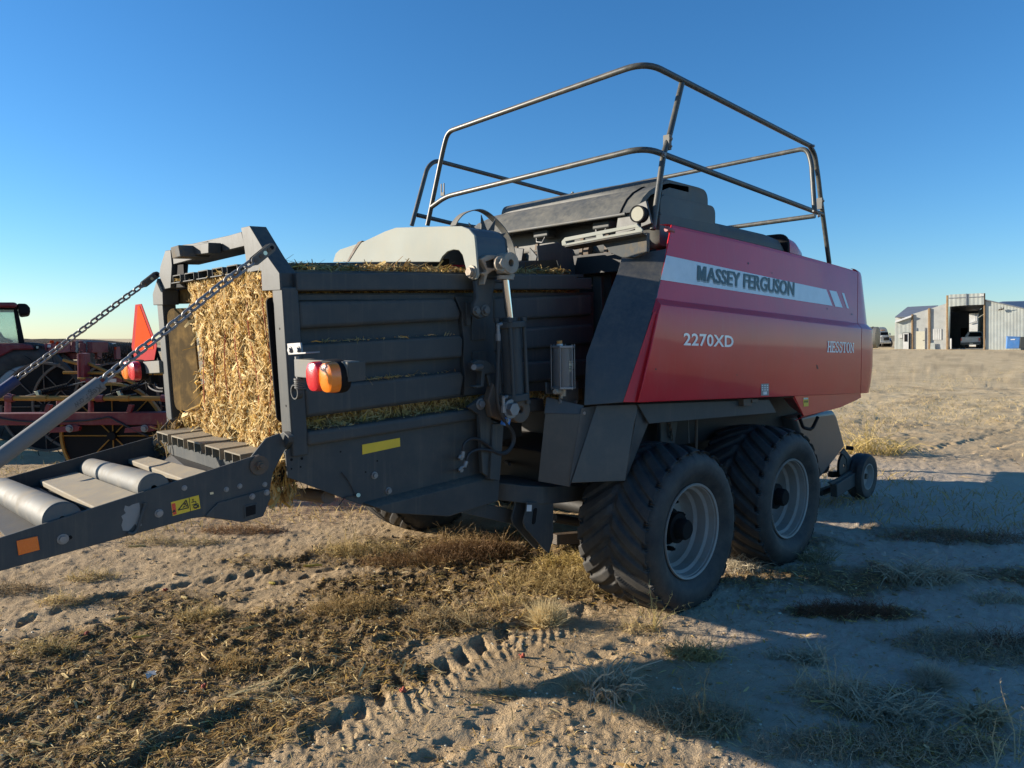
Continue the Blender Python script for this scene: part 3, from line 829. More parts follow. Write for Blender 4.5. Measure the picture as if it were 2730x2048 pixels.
for q, r in (((495, 1600), .020), ((625, 1590), .024)):
    MB().bolt(on('Y', 3.184, h1(*q)), OUT, r, r).build('bolt', 'steel', hc, bevel=.002)
# lower mount
lo = on('Y', YH, h2(960, 1390))
MB().lathe([(.02, -.05), (.078, -.05), (.078, .05), (.02, .05)], lo, IN, 28).build('lower_eye', 'iron', hc, bevel=.006)
MB().beam(bot + ax * .0, lo, .07, .07).build('lower_neck', 'iron', hc, bevel=.006)
MB().bolt(on('Y', YH - .05, h2(880, 1385)), OUT, .04, .045).build('bolt', 'zinc', hc, bevel=.003)
MB().prism(Y_(3.17, h2, (560, 1260), (640, 1000), (700, 1180), (1060, 1300), (1080, 1420), (1000, 1530), (760, 1560), (620, 1500)), IN * .05).build('mount_plate', 'iron', hc, bevel=.006)
MB().prism(Y_(3.18, h2, (340, 700), (420, 660), (540, 670), (660, 760), (690, 850), (600, 860), (520, 870), (500, 1060), (400, 1080), (330, 1060), (370, 1040), (460, 1040), (470, 830), (370, 830)), IN * .05).build('lock_bracket', 'grey', hc, bevel=.005)
MB().cyl(on('Y', 3.12, h2(350, 770)), on('Y', 3.20, h2(470, 760)), .016, 14).build('lock_pin', 'zinc', hc)
MB().prism(Y_(3.19, h2, (540, 880), (580, 880), (690, 1260), (640, 1260)), IN * .02).build('stay', 'grey', hc, bevel=.003)
MB().prism(Y_(3.16, h2, (1050, 1240), (1380, 1230), (1400, 1420), (1060, 1440)), IN * .1).build('cross_beam', 'under', hc, bevel=.01)
for q0, q1, r in (((705, 150), (712, 380), .010), ((785, 1220), (790, 1440), .010)):
    mb = MB(); a = on('Y', 3.0, h2(*q0)); b = on('Y', 3.0, h2(*q1)); mb.cyl(a, b, r, 10); mb.cyl(a, on('Y', 3.02, h2(q0[0] + 50, q0[1] - 15)), r, 10); mb.cyl(a.lerp(b, .55), b, r * 1.5, 6); mb.build('hose_fitting', 'zinc', hc)
MB().tube(smoothpath([on('Y', 3.02, h2(*q)) for q in ((712, 370), (710, 600), (700, 900), (690, 1150), (720, 1380), (790, 1540), (850, 1640))], 5), .0115, 8).build('hydraulic_hose', 'hose', hc)
mb = MB(); mb.beam(on('Y', 3.03, h2(775, 1560)), on('Y', 3.03, h2(860, 1590)), .03, .045); mb.build('hose_clip', 'blue_bin', hc, bevel=.003)
MB().bolt(on('Y', 3.01, h2(845, 1550)), OUT, .009, .01).build('bolt', 'zinc', hc)

# ---- lubricator: clear canister in a rod cage
lu = holder('grease_canister', baler)
YU = 2.98
a, b = on('Y', YU, h2(1660, 485)), on('Y', YU, h2(1668, 1052))
rc = .72 * (on('Y', YU, h2(1805, 700)) - on('Y', YU, h2(1515, 700))).length / 2
MB().lathe([(rc - .004, 0), (rc, 0), (rc, (b - a).length), (rc - .004, (b - a).length)], a, b - a, 36).build('cylinder', 'canister', lu)
MB().cyl(a.lerp(b, .25), a.lerp(b, .985), rc - .006, 30).build('grease', 'glass_dirty', lu)
re = rc * 1.27
MB().cyl(a + Vector((0, 0, .0)), a + Vector((0, 0, .014)), re, 6).build('top_plate', 'zinc', lu, bevel=.002)
MB().cyl(b, b - Vector((0, 0, .014)), re, 6).build('bottom_plate', 'zinc', lu, bevel=.002)
for i in range(6):
    t = math.pi * 2 * i / 6 + .0; dr = (b - a).normalized(); _, s_, u_ = basis(dr); e = (s_ * math.cos(t) + u_ * math.sin(t)) * (re * .92)
    if i % 2 == 0 or True:
        MB().cyl(a + e + Vector((0, 0, .022)), b + e - Vector((0, 0, .018)), .0035, 6).build('cage_rod', 'zinc', lu)
c = on('Y', YU, h2(1618, 468))
MB().cyl(c, on('Y', YU, h2(1616, 425)), .019, 16).build('neck', 'decal_white', lu)
MB().cyl(on('Y', YU, h2(1616, 430)), on('Y', YU, h2(1608, 378)), .017, 16).build('cap', 'cap_orange', lu, bevel=.003)
yb = YU - rc * .98
lab = []
secs = []
for i in range(7):
    t = -1.75 + i * .17; 
    e = Vector((math.cos(t) * 1.0, math.sin(t), 0)) * (rc + .0012)
    secs.append(e)
mb = MB(); z0, zt = on('Y', yb, h2(1570, 840)).z, on('Y', yb, h2(1570, 685)).z
mb.loft([[Vector((a.x, a.y, z0)) + e, Vector((a.x, a.y, zt)) + e] for e in secs], closed=False); mb.build('paper_label', 'decal_cream', lu)
for zf, i0, i1 in ((.80, 0, 6), (.45, 0, 4), (.35, 1, 3), (.24, 0, 4), (.12, 0, 6)):
    zz = z0 + (zt - z0) * zf; mb = MB()
    mb.loft([[Vector((a.x, a.y, zz)) + e * 1.02, Vector((a.x, a.y, zz + .0035)) + e * 1.02] for e in secs[i0:i1]], closed=False); mb.build('label_line', 'decal_black', lu)
mb = MB(); mb.cyl(b - Vector((0, 0, .014)), b - Vector((0, 0, .06)), .018, 10); mb.cyl(on('Y', YU - .02, h2(1545, 1130)), on('Y', YU, h2(1640, 1130)), .016, 12); mb.cyl(on('Y', YU, h2(1650, 1100)), on('Y', YU, h2(1640, 1230)), .009, 8); mb.build('pump', 'cast', lu, bevel=.002)
MB().prism(Y_(YU + .06, h2, (1415, 990), (1470, 1005), (1480, 1075), (1790, 1075), (1800, 980), (1890, 975), (1900, 1270), (1705, 1400), (1600, 1290), (1620, 1180), (1415, 1160)), IN * .012).build('mount_plate', 'panel_grey', lu, bevel=.004)
for q in ((1620, 1280), (1848, 1285), (1703, 1355)):
    MB().bolt(on('Y', YU + .059, h2(*q)), OUT, .010, .010).build('bolt', 'zinc', lu)
# ---- red side panel: profile lines along the machine, as seen from the near side
sp_ = holder('side_panel', baler)
def prow(qs, ys):
    return [on('Y', y, z6(*q)) for q, y in zip(qs, ys)]
# rows from top to bottom; each row: points from the rear edge to the front seam (pixel, y)
def lerp2(a, b, t): return (a[0] + (b[0] - a[0]) * t, a[1] + (b[1] - a[1]) * t)
def row(q0, q1, y, sag=0.0, n=14):
    """straight line in the photo from q0 to q1 lying on the plane y, evenly spaced in space"""
    a, b = on('Y', y, z6(*q0)), on('Y', y, z6(*q1))
    r_ = []
    for i in range(n):
        p = a.lerp(b, i / (n - 1)); p.z += sag * 4 * (i / (n - 1)) * (1 - i / (n - 1)); r_.append(p)
    return r_
ROWS = [row((866, 220), (1962, 497), 2.745, .015),
        row((862, 236), (1962, 515), 2.735, .015),
        row((800, 545), (1960, 735), 2.690),
        row((771, 656), (1958, 800), 2.668),
        row((800, 690), (1986, 832), 2.598),
        row((785, 745), (1984, 866), 2.590),
        row((735, 985), (1982, 1040), 2.590),
        row((690, 1180), (1980, 1150), 2.602),
        row((667, 1268), (1979, 1214), 2.616)]
# nose: each row goes on round a corner towards the far side
RN = .36
def nose(p, prev, ext):
    d = Vector((p.x - prev.x, 0, p.z - prev.z)).normalized(); out_ = [p + d * ext * .5, p + d * ext]; p = p + d * ext
    for i in range(1, 13):
        a = (math.pi / 2) * i / 12
        out_.append(p + d * (RN * math.sin(a)) + IN * (RN * (1 - math.cos(a))))
    q = out_[-1]
    for k in (.3, .8, 1.4): out_.append(q + IN * k + d * (.05 * k))
    return out_
NOSE = [nose(r_[-1], r_[-2], e) for r_, e in zip(ROWS, (.0, .02, .13, .165, .20, .205, .205, .17, .12))]
def skin(rows, t=.012):
    """thin shell over a grid of points: outer face the grid, inner face t further in"""
    mb = MB(); nr_, nc = len(rows), len(rows[0])
    g = [[Vector(p) for p in r_] for r_ in rows]
    inn = [[p + IN * t for p in r_] for r_ in g]
    vs = [p for r_ in g for p in r_] + [p for r_ in inn for p in r_]; o = nr_ * nc; fs = []
    for i in range(nr_ - 1):
        for j in range(nc - 1):
            a, b, c_, d = i * nc + j, i * nc + j + 1, (i + 1) * nc + j + 1, (i + 1) * nc + j
            fs.append((a, b, c_, d)); fs.append((o + d, o + c_, o + b, o + a))
    for j in range(nc - 1):
        fs.append((j + 1, j, o + j, o + j + 1)); k = (nr_ - 1) * nc; fs.append((k + j, k + j + 1, o + k + j + 1, o + k + j))
    for i in range(nr_ - 1):
        fs.append((i * nc, (i + 1) * nc, o + (i + 1) * nc, o + i * nc)); k = nc - 1
        fs.append(((i + 1) * nc + k, i * nc + k, o + i * nc + k, o + (i + 1) * nc + k))
    return mb.add(vs, fs)
skin(ROWS).build('red_panel', 'red', sp_, bevel=.004, seg=2, ang=12)
front = [[p + Vector((.006, 0, 0)) for p in [r_[-1]] + n_] for r_, n_ in zip(ROWS, NOSE)]
# round the nose over at the top and tuck it in at the bottom
topc = [[p + Vector((-.05 * k * (1 if i > 4 else .0), .06 * k, .035 * (1 - (1 - k) ** 2))) for i, p in enumerate(front[0])] for k in (1.0, .6, .3)]
skin(topc + front, .012).build('front_cowl', 'red', sp_, bevel=.003, ang=20)
# top shoulder of the long panel
sh = [[p + Vector((0, .10, .012)) for p in ROWS[0]], [p + Vector((0, .04, .010)) for p in ROWS[0]], [p + Vector((0, .001, .001)) for p in ROWS[0]]]
mb = MB(); mb.loft(sh, closed=False); mb.build('panel_shoulder', 'red', sp_)
# lower flap below the seam, down to its pointed corner
fl0 = [on('Y', 2.645, z6(*q)) for q in ((1520, 1242), (1979, 1218))]
fl1 = [on('Y', 2.645, z6(*q)) for q in ((1575, 1205), (1979, 1190), (1982, 1240), (1860, 1298), (1645, 1350))]
MB().prism(fl1, IN * .012).build('lower_flap', 'red', sp_, bevel=.003)
e0, e1 = on('Y', 2.645, z6(1980, 1240)), on('Y', 2.645, z6(1645, 1348))
MB().hull8([e0, e1, e1 + Vector((0, .012, -.002)), e0 + Vector((0, .012, -.002))], [e0 + Vector((0, .07, -.045)), e1 + Vector((0, .07, -.045)), e1 + Vector((0, .082, -.045)), e0 + Vector((0, .082, -.045))]).build('flap_edge', 'red', sp_)
q = [on('Y', 2.645, z6(1580, 1240)), on('Y', 2.645, z6(1645, 1366)), on('Y', 2.80, z6(1520, 1240)), ]
MB().prism([on('Y', 2.65, z6(1580, 1240)), on('Y', 2.65, z6(1643, 1352)), on('Y', 2.85, z6(1560, 1290)), on('Y', 2.85, z6(1522, 1242))], Vector((.01, 0, 0))).build('flap_return', 'red', sp_, bevel=.002)
# rear return strip of the red panel (faces backwards) and its tip
MB().prism([on('Y', 2.640, z6(667, 1267)), on('Y', 2.598, z6(800, 692)), on('Y', 2.625, z6(752, 742)), on('Y', 2.70, z6(577, 1266))], Vector((.012, .002, 0))).build('rear_strip', 'red', sp_, bevel=.002)
MB().prism([on('Y', 2.596, z6(800, 689)), on('Y', 2.664, z6(771, 657)), on('Y', 2.63, z6(749, 735)), on('Y', 2.605, z6(780, 750))], Vector((.012, .002, 0))).build('rear_tip', 'red', sp_, bevel=.002)

def on_panel(q, lo=None):
    """pixel -> point on the outer skin of the red panel (intersects the grid)"""
    o_ = Vector(EYE); d = Vector(ray(*q)); best = None
    from mathutils.geometry import intersect_ray_tri
    for g in (ROWS, front):
        for i in range(len(g) - 1):
            for j in range(len(g[0]) - 1):
                a, b, c_, e = g[i][j], g[i][j + 1], g[i + 1][j + 1], g[i + 1][j]
                for t in ((a, b, c_), (a, c_, e)):
                    h = intersect_ray_tri(t[0], t[1], t[2], d, o_, True)
                    if h is not None and (best is None or (h - o_).length < (best - o_).length): best = h
    return best if best is not None else on('Y', 2.69 if q[1] < 860 else 2.6, q)
def quad_sheet(corners, mt, name, parent, nx=14, ny=2, lift=.0022):
    """flat print laid on the red panel between four photo points (tl, tr, br, bl)"""
    tl, tr, br_, bl = corners
    g = []
    for i in range(ny + 1):
        v = i / ny; r_ = []
        for j in range(nx + 1):
            u = j / nx
            a = lerp2(tl, tr, u); b = lerp2(bl, br_, u); r_.append(lerp2(a, b, v))
        g.append([on_panel(z6(*q)) for q in r_])
    mb = MB(); nc = nx + 1
    vs = [p + OUT * lift for r_ in g for p in r_]
    fs = [(i * nc + j, i * nc + j + 1, (i + 1) * nc + j + 1, (i + 1) * nc + j) for i in range(ny) for j in range(nx)]
    mb.add(vs, fs); return mb.build(name, mt, parent)
dec = sp_
quad_sheet(((831, 400), (1775, 602), (1811, 698), (797, 544)), 'silver_tape', 'silver_stripe', dec)
quad_sheet(((1792, 606), (1835, 614), (1871, 709), (1828, 702)), 'silver_tape', 'silver_stripe', dec, 3)
quad_sheet(((1866, 621), (1880, 624), (1908, 714), (1896, 711)), 'silver_tape', 'silver_stripe', dec, 2)

# ---- lettering: outlines of the built-in typeface laid on the panel
def text_verts(s, offset=0.0, space=1.0):
    cu = bpy.data.curves.new('txt', 'FONT'); cu.body = s; cu.size = 1.0; cu.offset = offset; cu.space_character = space; cu.resolution_u = 3
    ob = bpy.data.objects.new('txt', cu); COL.objects.link(ob)
    dg = bpy.context.evaluated_depsgraph_get(); dg.update()
    me = ob.evaluated_get(dg).to_mesh()
    vs = [(v.co.x, v.co.y) for v in me.vertices]; fs = [tuple(p.vertices) for p in me.polygons]
    ob.evaluated_get(dg).to_mesh_clear(); bpy.data.objects.remove(ob); bpy.data.curves.remove(cu)
    return vs, fs
def norm(vs):
    x0 = min(v[0] for v in vs); x1 = max(v[0] for v in vs); y0 = min(v[1] for v in vs); y1 = max(v[1] for v in vs)
    return [((x - x0) / (x1 - x0), (y - y0) / (y1 - y0)) for x, y in vs]
def plane_map(tl, tr, br_, bl):
    """four photo points on the panel -> map from unit square (bilinear, in space)"""
    A, B, C_, D = [on_panel(z6(*q)) for q in (tl, tr, br_, bl)]
    return lambda u, v: (D * (1 - u) + C_ * u) * (1 - v) + (A * (1 - u) + B * u) * v
def lay(vs, fs, mp, mt, name, parent, lift, shift=(0, 0)):
    mb = MB(); mb.add([mp(u + shift[0], v + shift[1]) + OUT * lift for u, v in vs], fs)
    return mb.build(name, mt, parent, fix=False)
v1_, f1_ = text_verts('ASSEY FERGUSON', .004, 1.0); v1_ = norm(v1_); wM = .082
vs = [(wM + u * (1 - wM), v) for u, v in v1_]; fs = list(f1_)
for poly in ([(0, 0), (.24, 0), (.24, 1), (0, 1)], [(.76, 0), (1, 0), (1, 1), (.76, 1)], [(.24, 1), (.24, .62), (.46, .04), (.50, .04), (.50, .42)], [(.76, 1), (.76, .62), (.54, .04), (.50, .04), (.50, .42)]):
    o_ = len(vs); vs += [(p[0] * wM * .86, p[1]) for p in poly]; fs.append(tuple(range(o_, o_ + len(poly))))
mp = plane_map((1016, 462), (1584, 560), (1582, 640), (1013, 548))
for k_ in range(3): lay(vs, fs, mp, 'letter_shadow', 'lettering', dec, .0034 + k_ * .0002, (.004 + (k_ - 1) * .0042, -.08))
for k_ in range(3): lay(vs, fs, mp, 'letter_grey', 'lettering', dec, .0050 + k_ * .0002, ((k_ - 1) * .0042, .03))
vs, fs = text_verts('2270XD', .022, 1.05); vs = norm(vs)
lay(vs, fs, plane_map((932, 857), (1226, 874), (1226, 944), (932, 932)), 'letter_silver', 'lettering', dec, .0036)
# HESSTON in slab letters: strokes and serifs of our own
def slab(ch):
    R2 = lambda x0, y0, x1, y1: [(x0, y0), (x1, y0), (x1, y1), (x0, y1)]
    s = .24; k = .12
    if ch == 'H': return [R2(.1, 0, .1 + s, 1), R2(.66, 0, .66 + s, 1), R2(.1 + s, .44, .66, .58), R2(0, 0, .1, k), R2(0, 1 - k, .1, 1), R2(.1 + s, 0, .42, k), R2(.1 + s, 1 - k, .42, 1), R2(.58, 0, .66, k), R2(.58, 1 - k, .66, 1), R2(.9, 0, 1, k), R2(.9, 1 - k, 1, 1)]
    if ch == 'E': return [R2(.1, 0, .1 + s, 1), R2(0, 0, .1, k), R2(0, 1 - k, .1, 1), R2(.34, 0, .95, k), R2(.34, 1 - k, .95, 1), R2(.34, .44, .72, .58), R2(.82, k, .95, .3), R2(.82, .7, .95, 1 - k), R2(.64, .36, .72, .44), R2(.64, .58, .72, .66)]
    if ch == 'T': return [R2(.38, 0, .38 + s, 1 - k), R2(0, 1 - k, 1, 1), R2(0, .7, .13, 1 - k), R2(.87, .7, 1, 1 - k), R2(.26, 0, .38, k), R2(.62, 0, .74, k)]
    if ch == 'N': return [R2(.1, 0, .24, 1), R2(.76, 0, .9, 1), [(.24, 1), (.24, .72), (.76, 0), (.76, .28)], R2(0, 0, .1, k), R2(.24, 0, .38, k), R2(.0, 1 - k, .1, 1), R2(.62, 1 - k, .76, 1), R2(.9, 1 - k, 1, 1)]
    def arc(cx, cy, rx, ry, a0, a1, w_, n=14):
        o_ = []
        for i in range(n):
            a, b = R_(a0 + (a1 - a0) * i / n), R_(a0 + (a1 - a0) * (i + 1) / n)
            o_.append([(cx + rx * math.cos(a), cy + ry * math.sin(a)), (cx + rx * math.cos(b), cy + ry * math.sin(b)), (cx + (rx - w_) * math.cos(b), cy + (ry - .12) * math.sin(b)), (cx + (rx - w_) * math.cos(a), cy + (ry - .12) * math.sin(a))])
        return o_
    if ch == 'O': return arc(.5, .5, .5, .52, 0, 360, .25, 24)
    if ch == 'S': return arc(.48, .745, .42, .275, 20, 270, .22, 14) + arc(.5, .275, .44, .295, 90, -160, .22, 14) + [R2(.76, .66, .9, 1.0), R2(.06, 0, .2, .34)]
mp = plane_map((1782, 905), (1938, 917), (1938, 976), (1778, 972))
vs = []; fs = []; x = 0
word = 'HESSTON'; wd_ = [1.05, .9, .82, .82, .95, .95, 1.02]; tot = sum(wd_)
for ch_, w_ in zip(word, wd_):
    for poly in slab(ch_):
        o_ = len(vs); vs += [((x + p[0] * w_ * .98) / tot, p[1]) for p in poly]; fs.append(tuple(range(o_, o_ + len(poly))))
    x += w_
lay(vs, fs, mp, 'letter_silver', 'lettering', dec, .0036)
# chips and scratches in the paint
for cx_, cy_, rx_, ry_ in ((1315, 448, 4, 6), (978, 441, 4, 5), (770, 1072, 4, 5), (1925, 748, 4, 4), (1248, 1106, 3, 3), (1781, 716, 3, 4), (1455, 505, 2, 5), (1470, 548, 2, 5)):
    quad_sheet(((cx_ - rx_, cy_ - ry_), (cx_ + rx_, cy_ - ry_ * .7), (cx_ + rx_ * .8, cy_ + ry_), (cx_ - rx_, cy_ + ry_ * .6)), 'decal_black', 'paint_chip', dec, 1, 1, .0014)
quad_sheet(((1714, 1044), (1722, 1048), (1729, 1072), (1721, 1070)), 'decal_black', 'paint_scratch', dec, 1, 1, .0014)
# small decals
quad_sheet(((1390, 1158), (1436, 1156), (1436, 1226), (1390, 1228)), 'letter_shadow', 'small_decal', dec, 2)
for r_ in range(3):
    for k in range(3):
        x0 = 1393 + k * 14.5; y0 = 1164 + r_ * 13
        quad_sheet(((x0, y0), (x0 + 9, y0), (x0 + 9, y0 + 7), (x0, y0 + 7)), 'letter_silver', 'decal_mark', dec, 1, 1, .0034)
quad_sheet(((1402, 1204), (1424, 1203), (1424, 1221), (1402, 1222)), 'letter_silver', 'decal_mark', dec, 1, 1, .0034)
MB().prism([on('Y', 2.643, z6(*q)) for q in ((1641, 1240), (1671, 1238), (1671, 1290), (1643, 1292))], IN * .001).build('yellow_decal', 'decal_yellow', dec)
MB().prism([on('Y', 2.642, z6(*q)) for q in ((1643, 1241), (1669, 1240), (1669, 1249), (1643, 1250))], IN * .001).build('decal_mark', 'decal_white', dec)
for k in range(3):
    MB().prism([on('Y', 2.6415, z6(1648 + k * 8, 1258)), on('Y', 2.6415, z6(1653 + k * 8, 1257)), on('Y', 2.6415, z6(1652 + k * 8, 1268)), on('Y', 2.6415, z6(1648 + k * 8, 1269))], IN * .0008).build('decal_mark', 'decal_black', dec)
# latch under the panel edge and an underside rail
MB().prism([on('Y', 2.70, w1(*q)) for q in ((665, 172), (1440, 145), (1482, 222), (732, 288))], IN * .012).build('under_rail', 'grey', dec, bevel=.003)
mb = MB(); mb.prism([on('Y', 2.66, z6(*q)) for q in ((1288, 1248), (1340, 1244), (1338, 1290), (1290, 1288))], IN * .05); mb.prism([on('Y', 2.65, z6(*q)) for q in ((1340, 1250), (1378, 1246), (1370, 1268), (1340, 1270))], IN * .03); mb.build('panel_latch', 'iron', dec, bevel=.003)

# ---- dark grey rear fender panels beside the chamber
fp = holder('rear_fender', baler)
def strip(o_, i_, name, mt='panel_grey', t=.012, parent=fp):
    """sheet between two edges (lists of points), given thickness forwards"""
    mb = MB(); d = Vector((t, 0, 0)); n_ = len(o_)
    vs = o_ + i_ + [p + d for p in o_] + [p + d for p in i_]; fs = []
    for k in range(n_ - 1):
        fs += [(k, k + 1, n_ + k + 1, n_ + k), (2 * n_ + k + 1, 2 * n_ + k, 3 * n_ + k, 3 * n_ + k + 1), (k + 1, k, 2 * n_ + k, 2 * n_ + k + 1), (n_ + k, n_ + k + 1, 3 * n_ + k + 1, 3 * n_ + k)]
    fs += [(0, n_, 3 * n_, 2 * n_), (n_ - 1, 3 * n_ - 1, 4 * n_ - 1, 2 * n_ - 1)]
    return mb.add(vs, fs).build(name, mt, parent, bevel=.003)
oe = [on('Y', 2.70, z6(577, 1268)), on('Y', 2.655, z6(690, 930)), on('Y', 2.632, z6(750, 740)), on('Y', 2.668, z6(772, 655)), on('Y', 2.70, z6(806, 500)), on('Y', 2.72, z6(829, 362))]
ie = [on('Y', 2.93, z6(346, 1286)), on('Y', 2.93, z6(358, 1000)), on('Y', 2.94, z6(440, 770)), on('Y', 2.945, z6(478, 668)), on('Y', 2.95, z6(545, 498)), on('Y', 2.96, z6(570, 410))]
strip(oe, ie, 'upper_panel')
# lower fender: three leaves
def leaf(qs, ys, name, mt='panel_grey', ext=(0.0, .012, 0)):
    MB().prism([on('Y', y, w1(*q)) for q, y in zip(qs, ys)], ext).build(name, mt, fp, bevel=.003)
leaf(((420, 180), (668, 172), (640, 290), (592, 625), (270, 637)), (2.90, 2.72, 2.72, 2.75, 2.95), 'fender_leaf', ext=(.012, .004, 0))
leaf(((668, 172), (704, 168), (726, 288), (592, 625)), (2.72, 2.71, 2.74, 2.75), 'fender_leaf', ext=(.004, .012, 0))
leaf(((330, 195), (418, 182), (268, 640), (258, 660), (265, 600)), (2.93, 2.90, 2.955, 2.96, 2.955), 'fender_leaf', ext=(.012, .004, 0))
leaf(((118, 228), (322, 232), (328, 205), (262, 660), (76, 626)), (3.10, 2.935, 2.93, 2.965, 3.12), 'fender_leaf', ext=(.012, .004, 0))
leaf(((110, 228), (125, 130), (345, 180), (326, 232)), (3.10, 3.10, 2.935, 2.935), 'fender_top', ext=(.012, .004, 0))
for q in ((348, 225),): MB().bolt(on('Y', 2.925, w1(*q)), (-1, -.4, 0), .008, .008).build('bolt', 'zinc', fp)

# ---- top: knotter hood, plastic box, forward tube
hood = holder('knotter_hood', baler)
def hood_sec(y, k=1.0):
    prof = [(3.98, 2.590), (4.00, 2.625), (4.05, 2.69), (4.12, 2.745), (4.22, 2.795), (4.36, 2.83), (4.6, 2.84), (4.6, 2.80), (4.36, 2.80), (4.14, 2.72), (4.03, 2.625), (4.0, 2.585)]
    return [Vector((x, y, 2.57 + (z - 2.57) * k)) for x, z in prof]
MB().loft([hood_sec(y) for y in (3.12, 3.6, 4.1, 4.5)] + [hood_sec(4.68, .98), hood_sec(4.76, .90)]).build('cover', 'plastic', hood, ang=50)
MB().loft([hood_sec(y, 1.0) for y in (2.985, 3.115)]).build('cover_end', 'plastic', hood, ang=50)
MB().tube([Vector((3.985, 3.08, 2.585)), Vector((3.985, 4.70, 2.585))], .012, 10).build('lip_bar', 'steel', hood)
mb = MB(); mb.tube([p + Vector((-.002, 3.12 - p.y, .004)) for p in hood_sec(3.12)[:7]], .006, 6); mb.build('cover_seam', 'black', hood)
# end cheek down to the panel
MB().prism([on('X', 4.0, h3(*q)) for q in ((930, 500), (960, 480), (1340, 300), (1420, 640), (1200, 720), (880, 830))], Vector((.02, 0, 0))).build('end_cheek', 'plastic', hood, bevel=.004)
# dark inside: knotters, lamps
mb = MB(); mb.wbox(4.28, 4.32, 3.0, 4.7, 2.2, 2.79); mb.build('back_wall', 'black', hood)
for y in (3.35, 3.95):
    mb = MB(); mb.box((4.10, y, 2.55), (.10, .16, .06)); mb.build('knotter_lamp', 'seat_dark', hood, bevel=.012)
    MB().tube([Vector((4.06, y + .05, 2.525)), Vector((4.05, y + .04, 2.49)), Vector((4.05, y - .02, 2.48)), Vector((4.06, y - .04, 2.52))], .004, 6).build('lamp_wire', 'zinc', hood)
for k in range(7):
    y = 3.05 + k * .24
    mb = MB(); mb.cyl((4.2, y, 2.38), (4.2, y + .05, 2.38), .075, 20); mb.cyl((4.2, y - .02, 2.38), (4.2, y, 2.38), .03, 12); mb.beam((4.14, y + .1, 2.25), (4.18, y + .1, 2.5), .03, .015); mb.build('knotter', 'iron', hood, bevel=.002)
MB().tube([Vector((4.05, 3.0, 2.42)), Vector((4.05, 4.75, 2.42))], .010, 8).build('knotter_shaft', 'steel', hood)
# plates below the hood facing back
for poly in ([(1046, 660), (1100, 668), (1192, 680), (1164, 862), (1058, 862)], [(1280, 660), (1392, 790), (1376, 862), (1264, 862)]):
    MB().prism(X_(3.90, h1, *poly), Vector((.012, 0, 0))).build('guard_plate', 'grey', hood, bevel=.004)
MB().prism(Y_(3.50, h1, (1396, 640), (1700, 590), (1912, 680), (1970, 1082), (1762, 1082), (1690, 846), (1420, 862)), IN * .012).build('guard_plate', 'grey', hood, bevel=.004)
box = holder('side_box', baler)
def rr(x0, x1, z0, z1_, r, y, n=6):
    return fillet([Vector((x0, y, z0)), Vector((x1, y, z0)), Vector((x1, y, z1_)), Vector((x0, y, z1_))], r, n, True)
MB().loft([rr(4.27, 4.86, 2.50, 2.85, .09, 2.985), rr(4.24, 4.90, 2.48, 2.87, .10, 3.03), rr(4.24, 4.92, 2.46, 2.88, .10, 3.6), rr(4.24, 4.92, 2.46, 2.88, .10, 4.6)]).build('box_lid', 'plastic', box, ang=50)
MB().loft([rr(4.22, 4.93, 2.42, 2.735, .07, 2.962), rr(4.20, 4.97, 2.40, 2.745, .07, 3.01), rr(4.20, 4.97, 2.38, 2.745, .07, 4.6)]).build('box_body', 'plastic', box, ang=50)
MB().loft([rr(4.20, 4.98, 2.38, 2.60, .04, 2.952), rr(4.18, 5.0, 2.36, 2.605, .04, 3.0), rr(4.18, 5.0, 2.34, 2.605, .04, 4.6)]).build('box_foot', 'plastic', box, ang=50)
def tsec(x, zt, y0=3.12, y1_=4.9): return fillet([Vector((x, y0, 2.30)), Vector((x, y0, zt)), Vector((x, y1_, zt)), Vector((x, y1_, 2.30))], .12, 7, True)
MB().loft([tsec(4.95, 2.69), tsec(5.4, 2.685), tsec(6.1, 2.675), tsec(6.32, 2.655), tsec(6.40, 2.60)]).build('forward_cover', 'plastic', box, ang=50)
MB().loft([[p + Vector((0, .0, 0)) for p in tsec(6.405, 2.70, 3.10)], tsec(6.44, 2.705, 3.10)]).build('cover_rim', 'black', box)
MB().loft([tsec(6.445, 2.69, 3.10), tsec(6.6, 2.665, 3.10), tsec(6.75, 2.61, 3.12), tsec(6.85, 2.52, 3.16)]).build('front_hood', 'red', box, ang=50)
# deck inside the red panels so the top is closed
mb = MB(); mb.wbox(3.95, 6.9, 2.80, 5.6, 2.20, 2.32); mb.build('deck', 'under', box)

# ---- work lamp and its slotted bracket
wl_ = holder('work_lamp', baler)
c = on('Y', 2.86, z6(662, 156)); 
dv = Vector((-1, -.12, -.03)).normalized()
mb = MB(); mb.lathe([(.002, .0), (.046, .0), (.050, -.004), (.050, -.006), (.002, -.006)], c, -dv, 28); 
MB().cyl(c + dv * .004, c - dv * .001, .047, 28).build('lens', 'lamp_glass', wl_)
MB().lathe([(.046, -.006), (.055, -.006), (.055, .03), (.046, .03)], c, -dv, 28).build('bezel', 'black', wl_)
MB().cyl(c - dv * .002, c - dv * .055, .044, 20).build('body', 'black', wl_)
for i in range(7):
    MB().lathe([(.03, 0), (.053, 0), (.053, .003), (.03, .003)], c - dv * (.020 + .006 * i), -dv, 24).build('cooling_fin', 'black', wl_)
mb = MB(); mb.beam(c + Vector((.02, 0, -.05)), c + Vector((.02, 0, -.11)), .03, .012, (0, 1, 0)); mb.bolt(c + Vector((.015, 0, -.115)), (0, 0, -1), .012, .03); mb.build('lamp_foot', 'black', wl_, bevel=.002)
XBk = 3.72
outer = fillet(X_(XBk, h3, (95, 900), (100, 870), (140, 850), (1180, 645), (1240, 665), (1290, 730), (1280, 765), (610, 880), (140, 975), (95, 965)), .012, 3, True)
mb = MB()
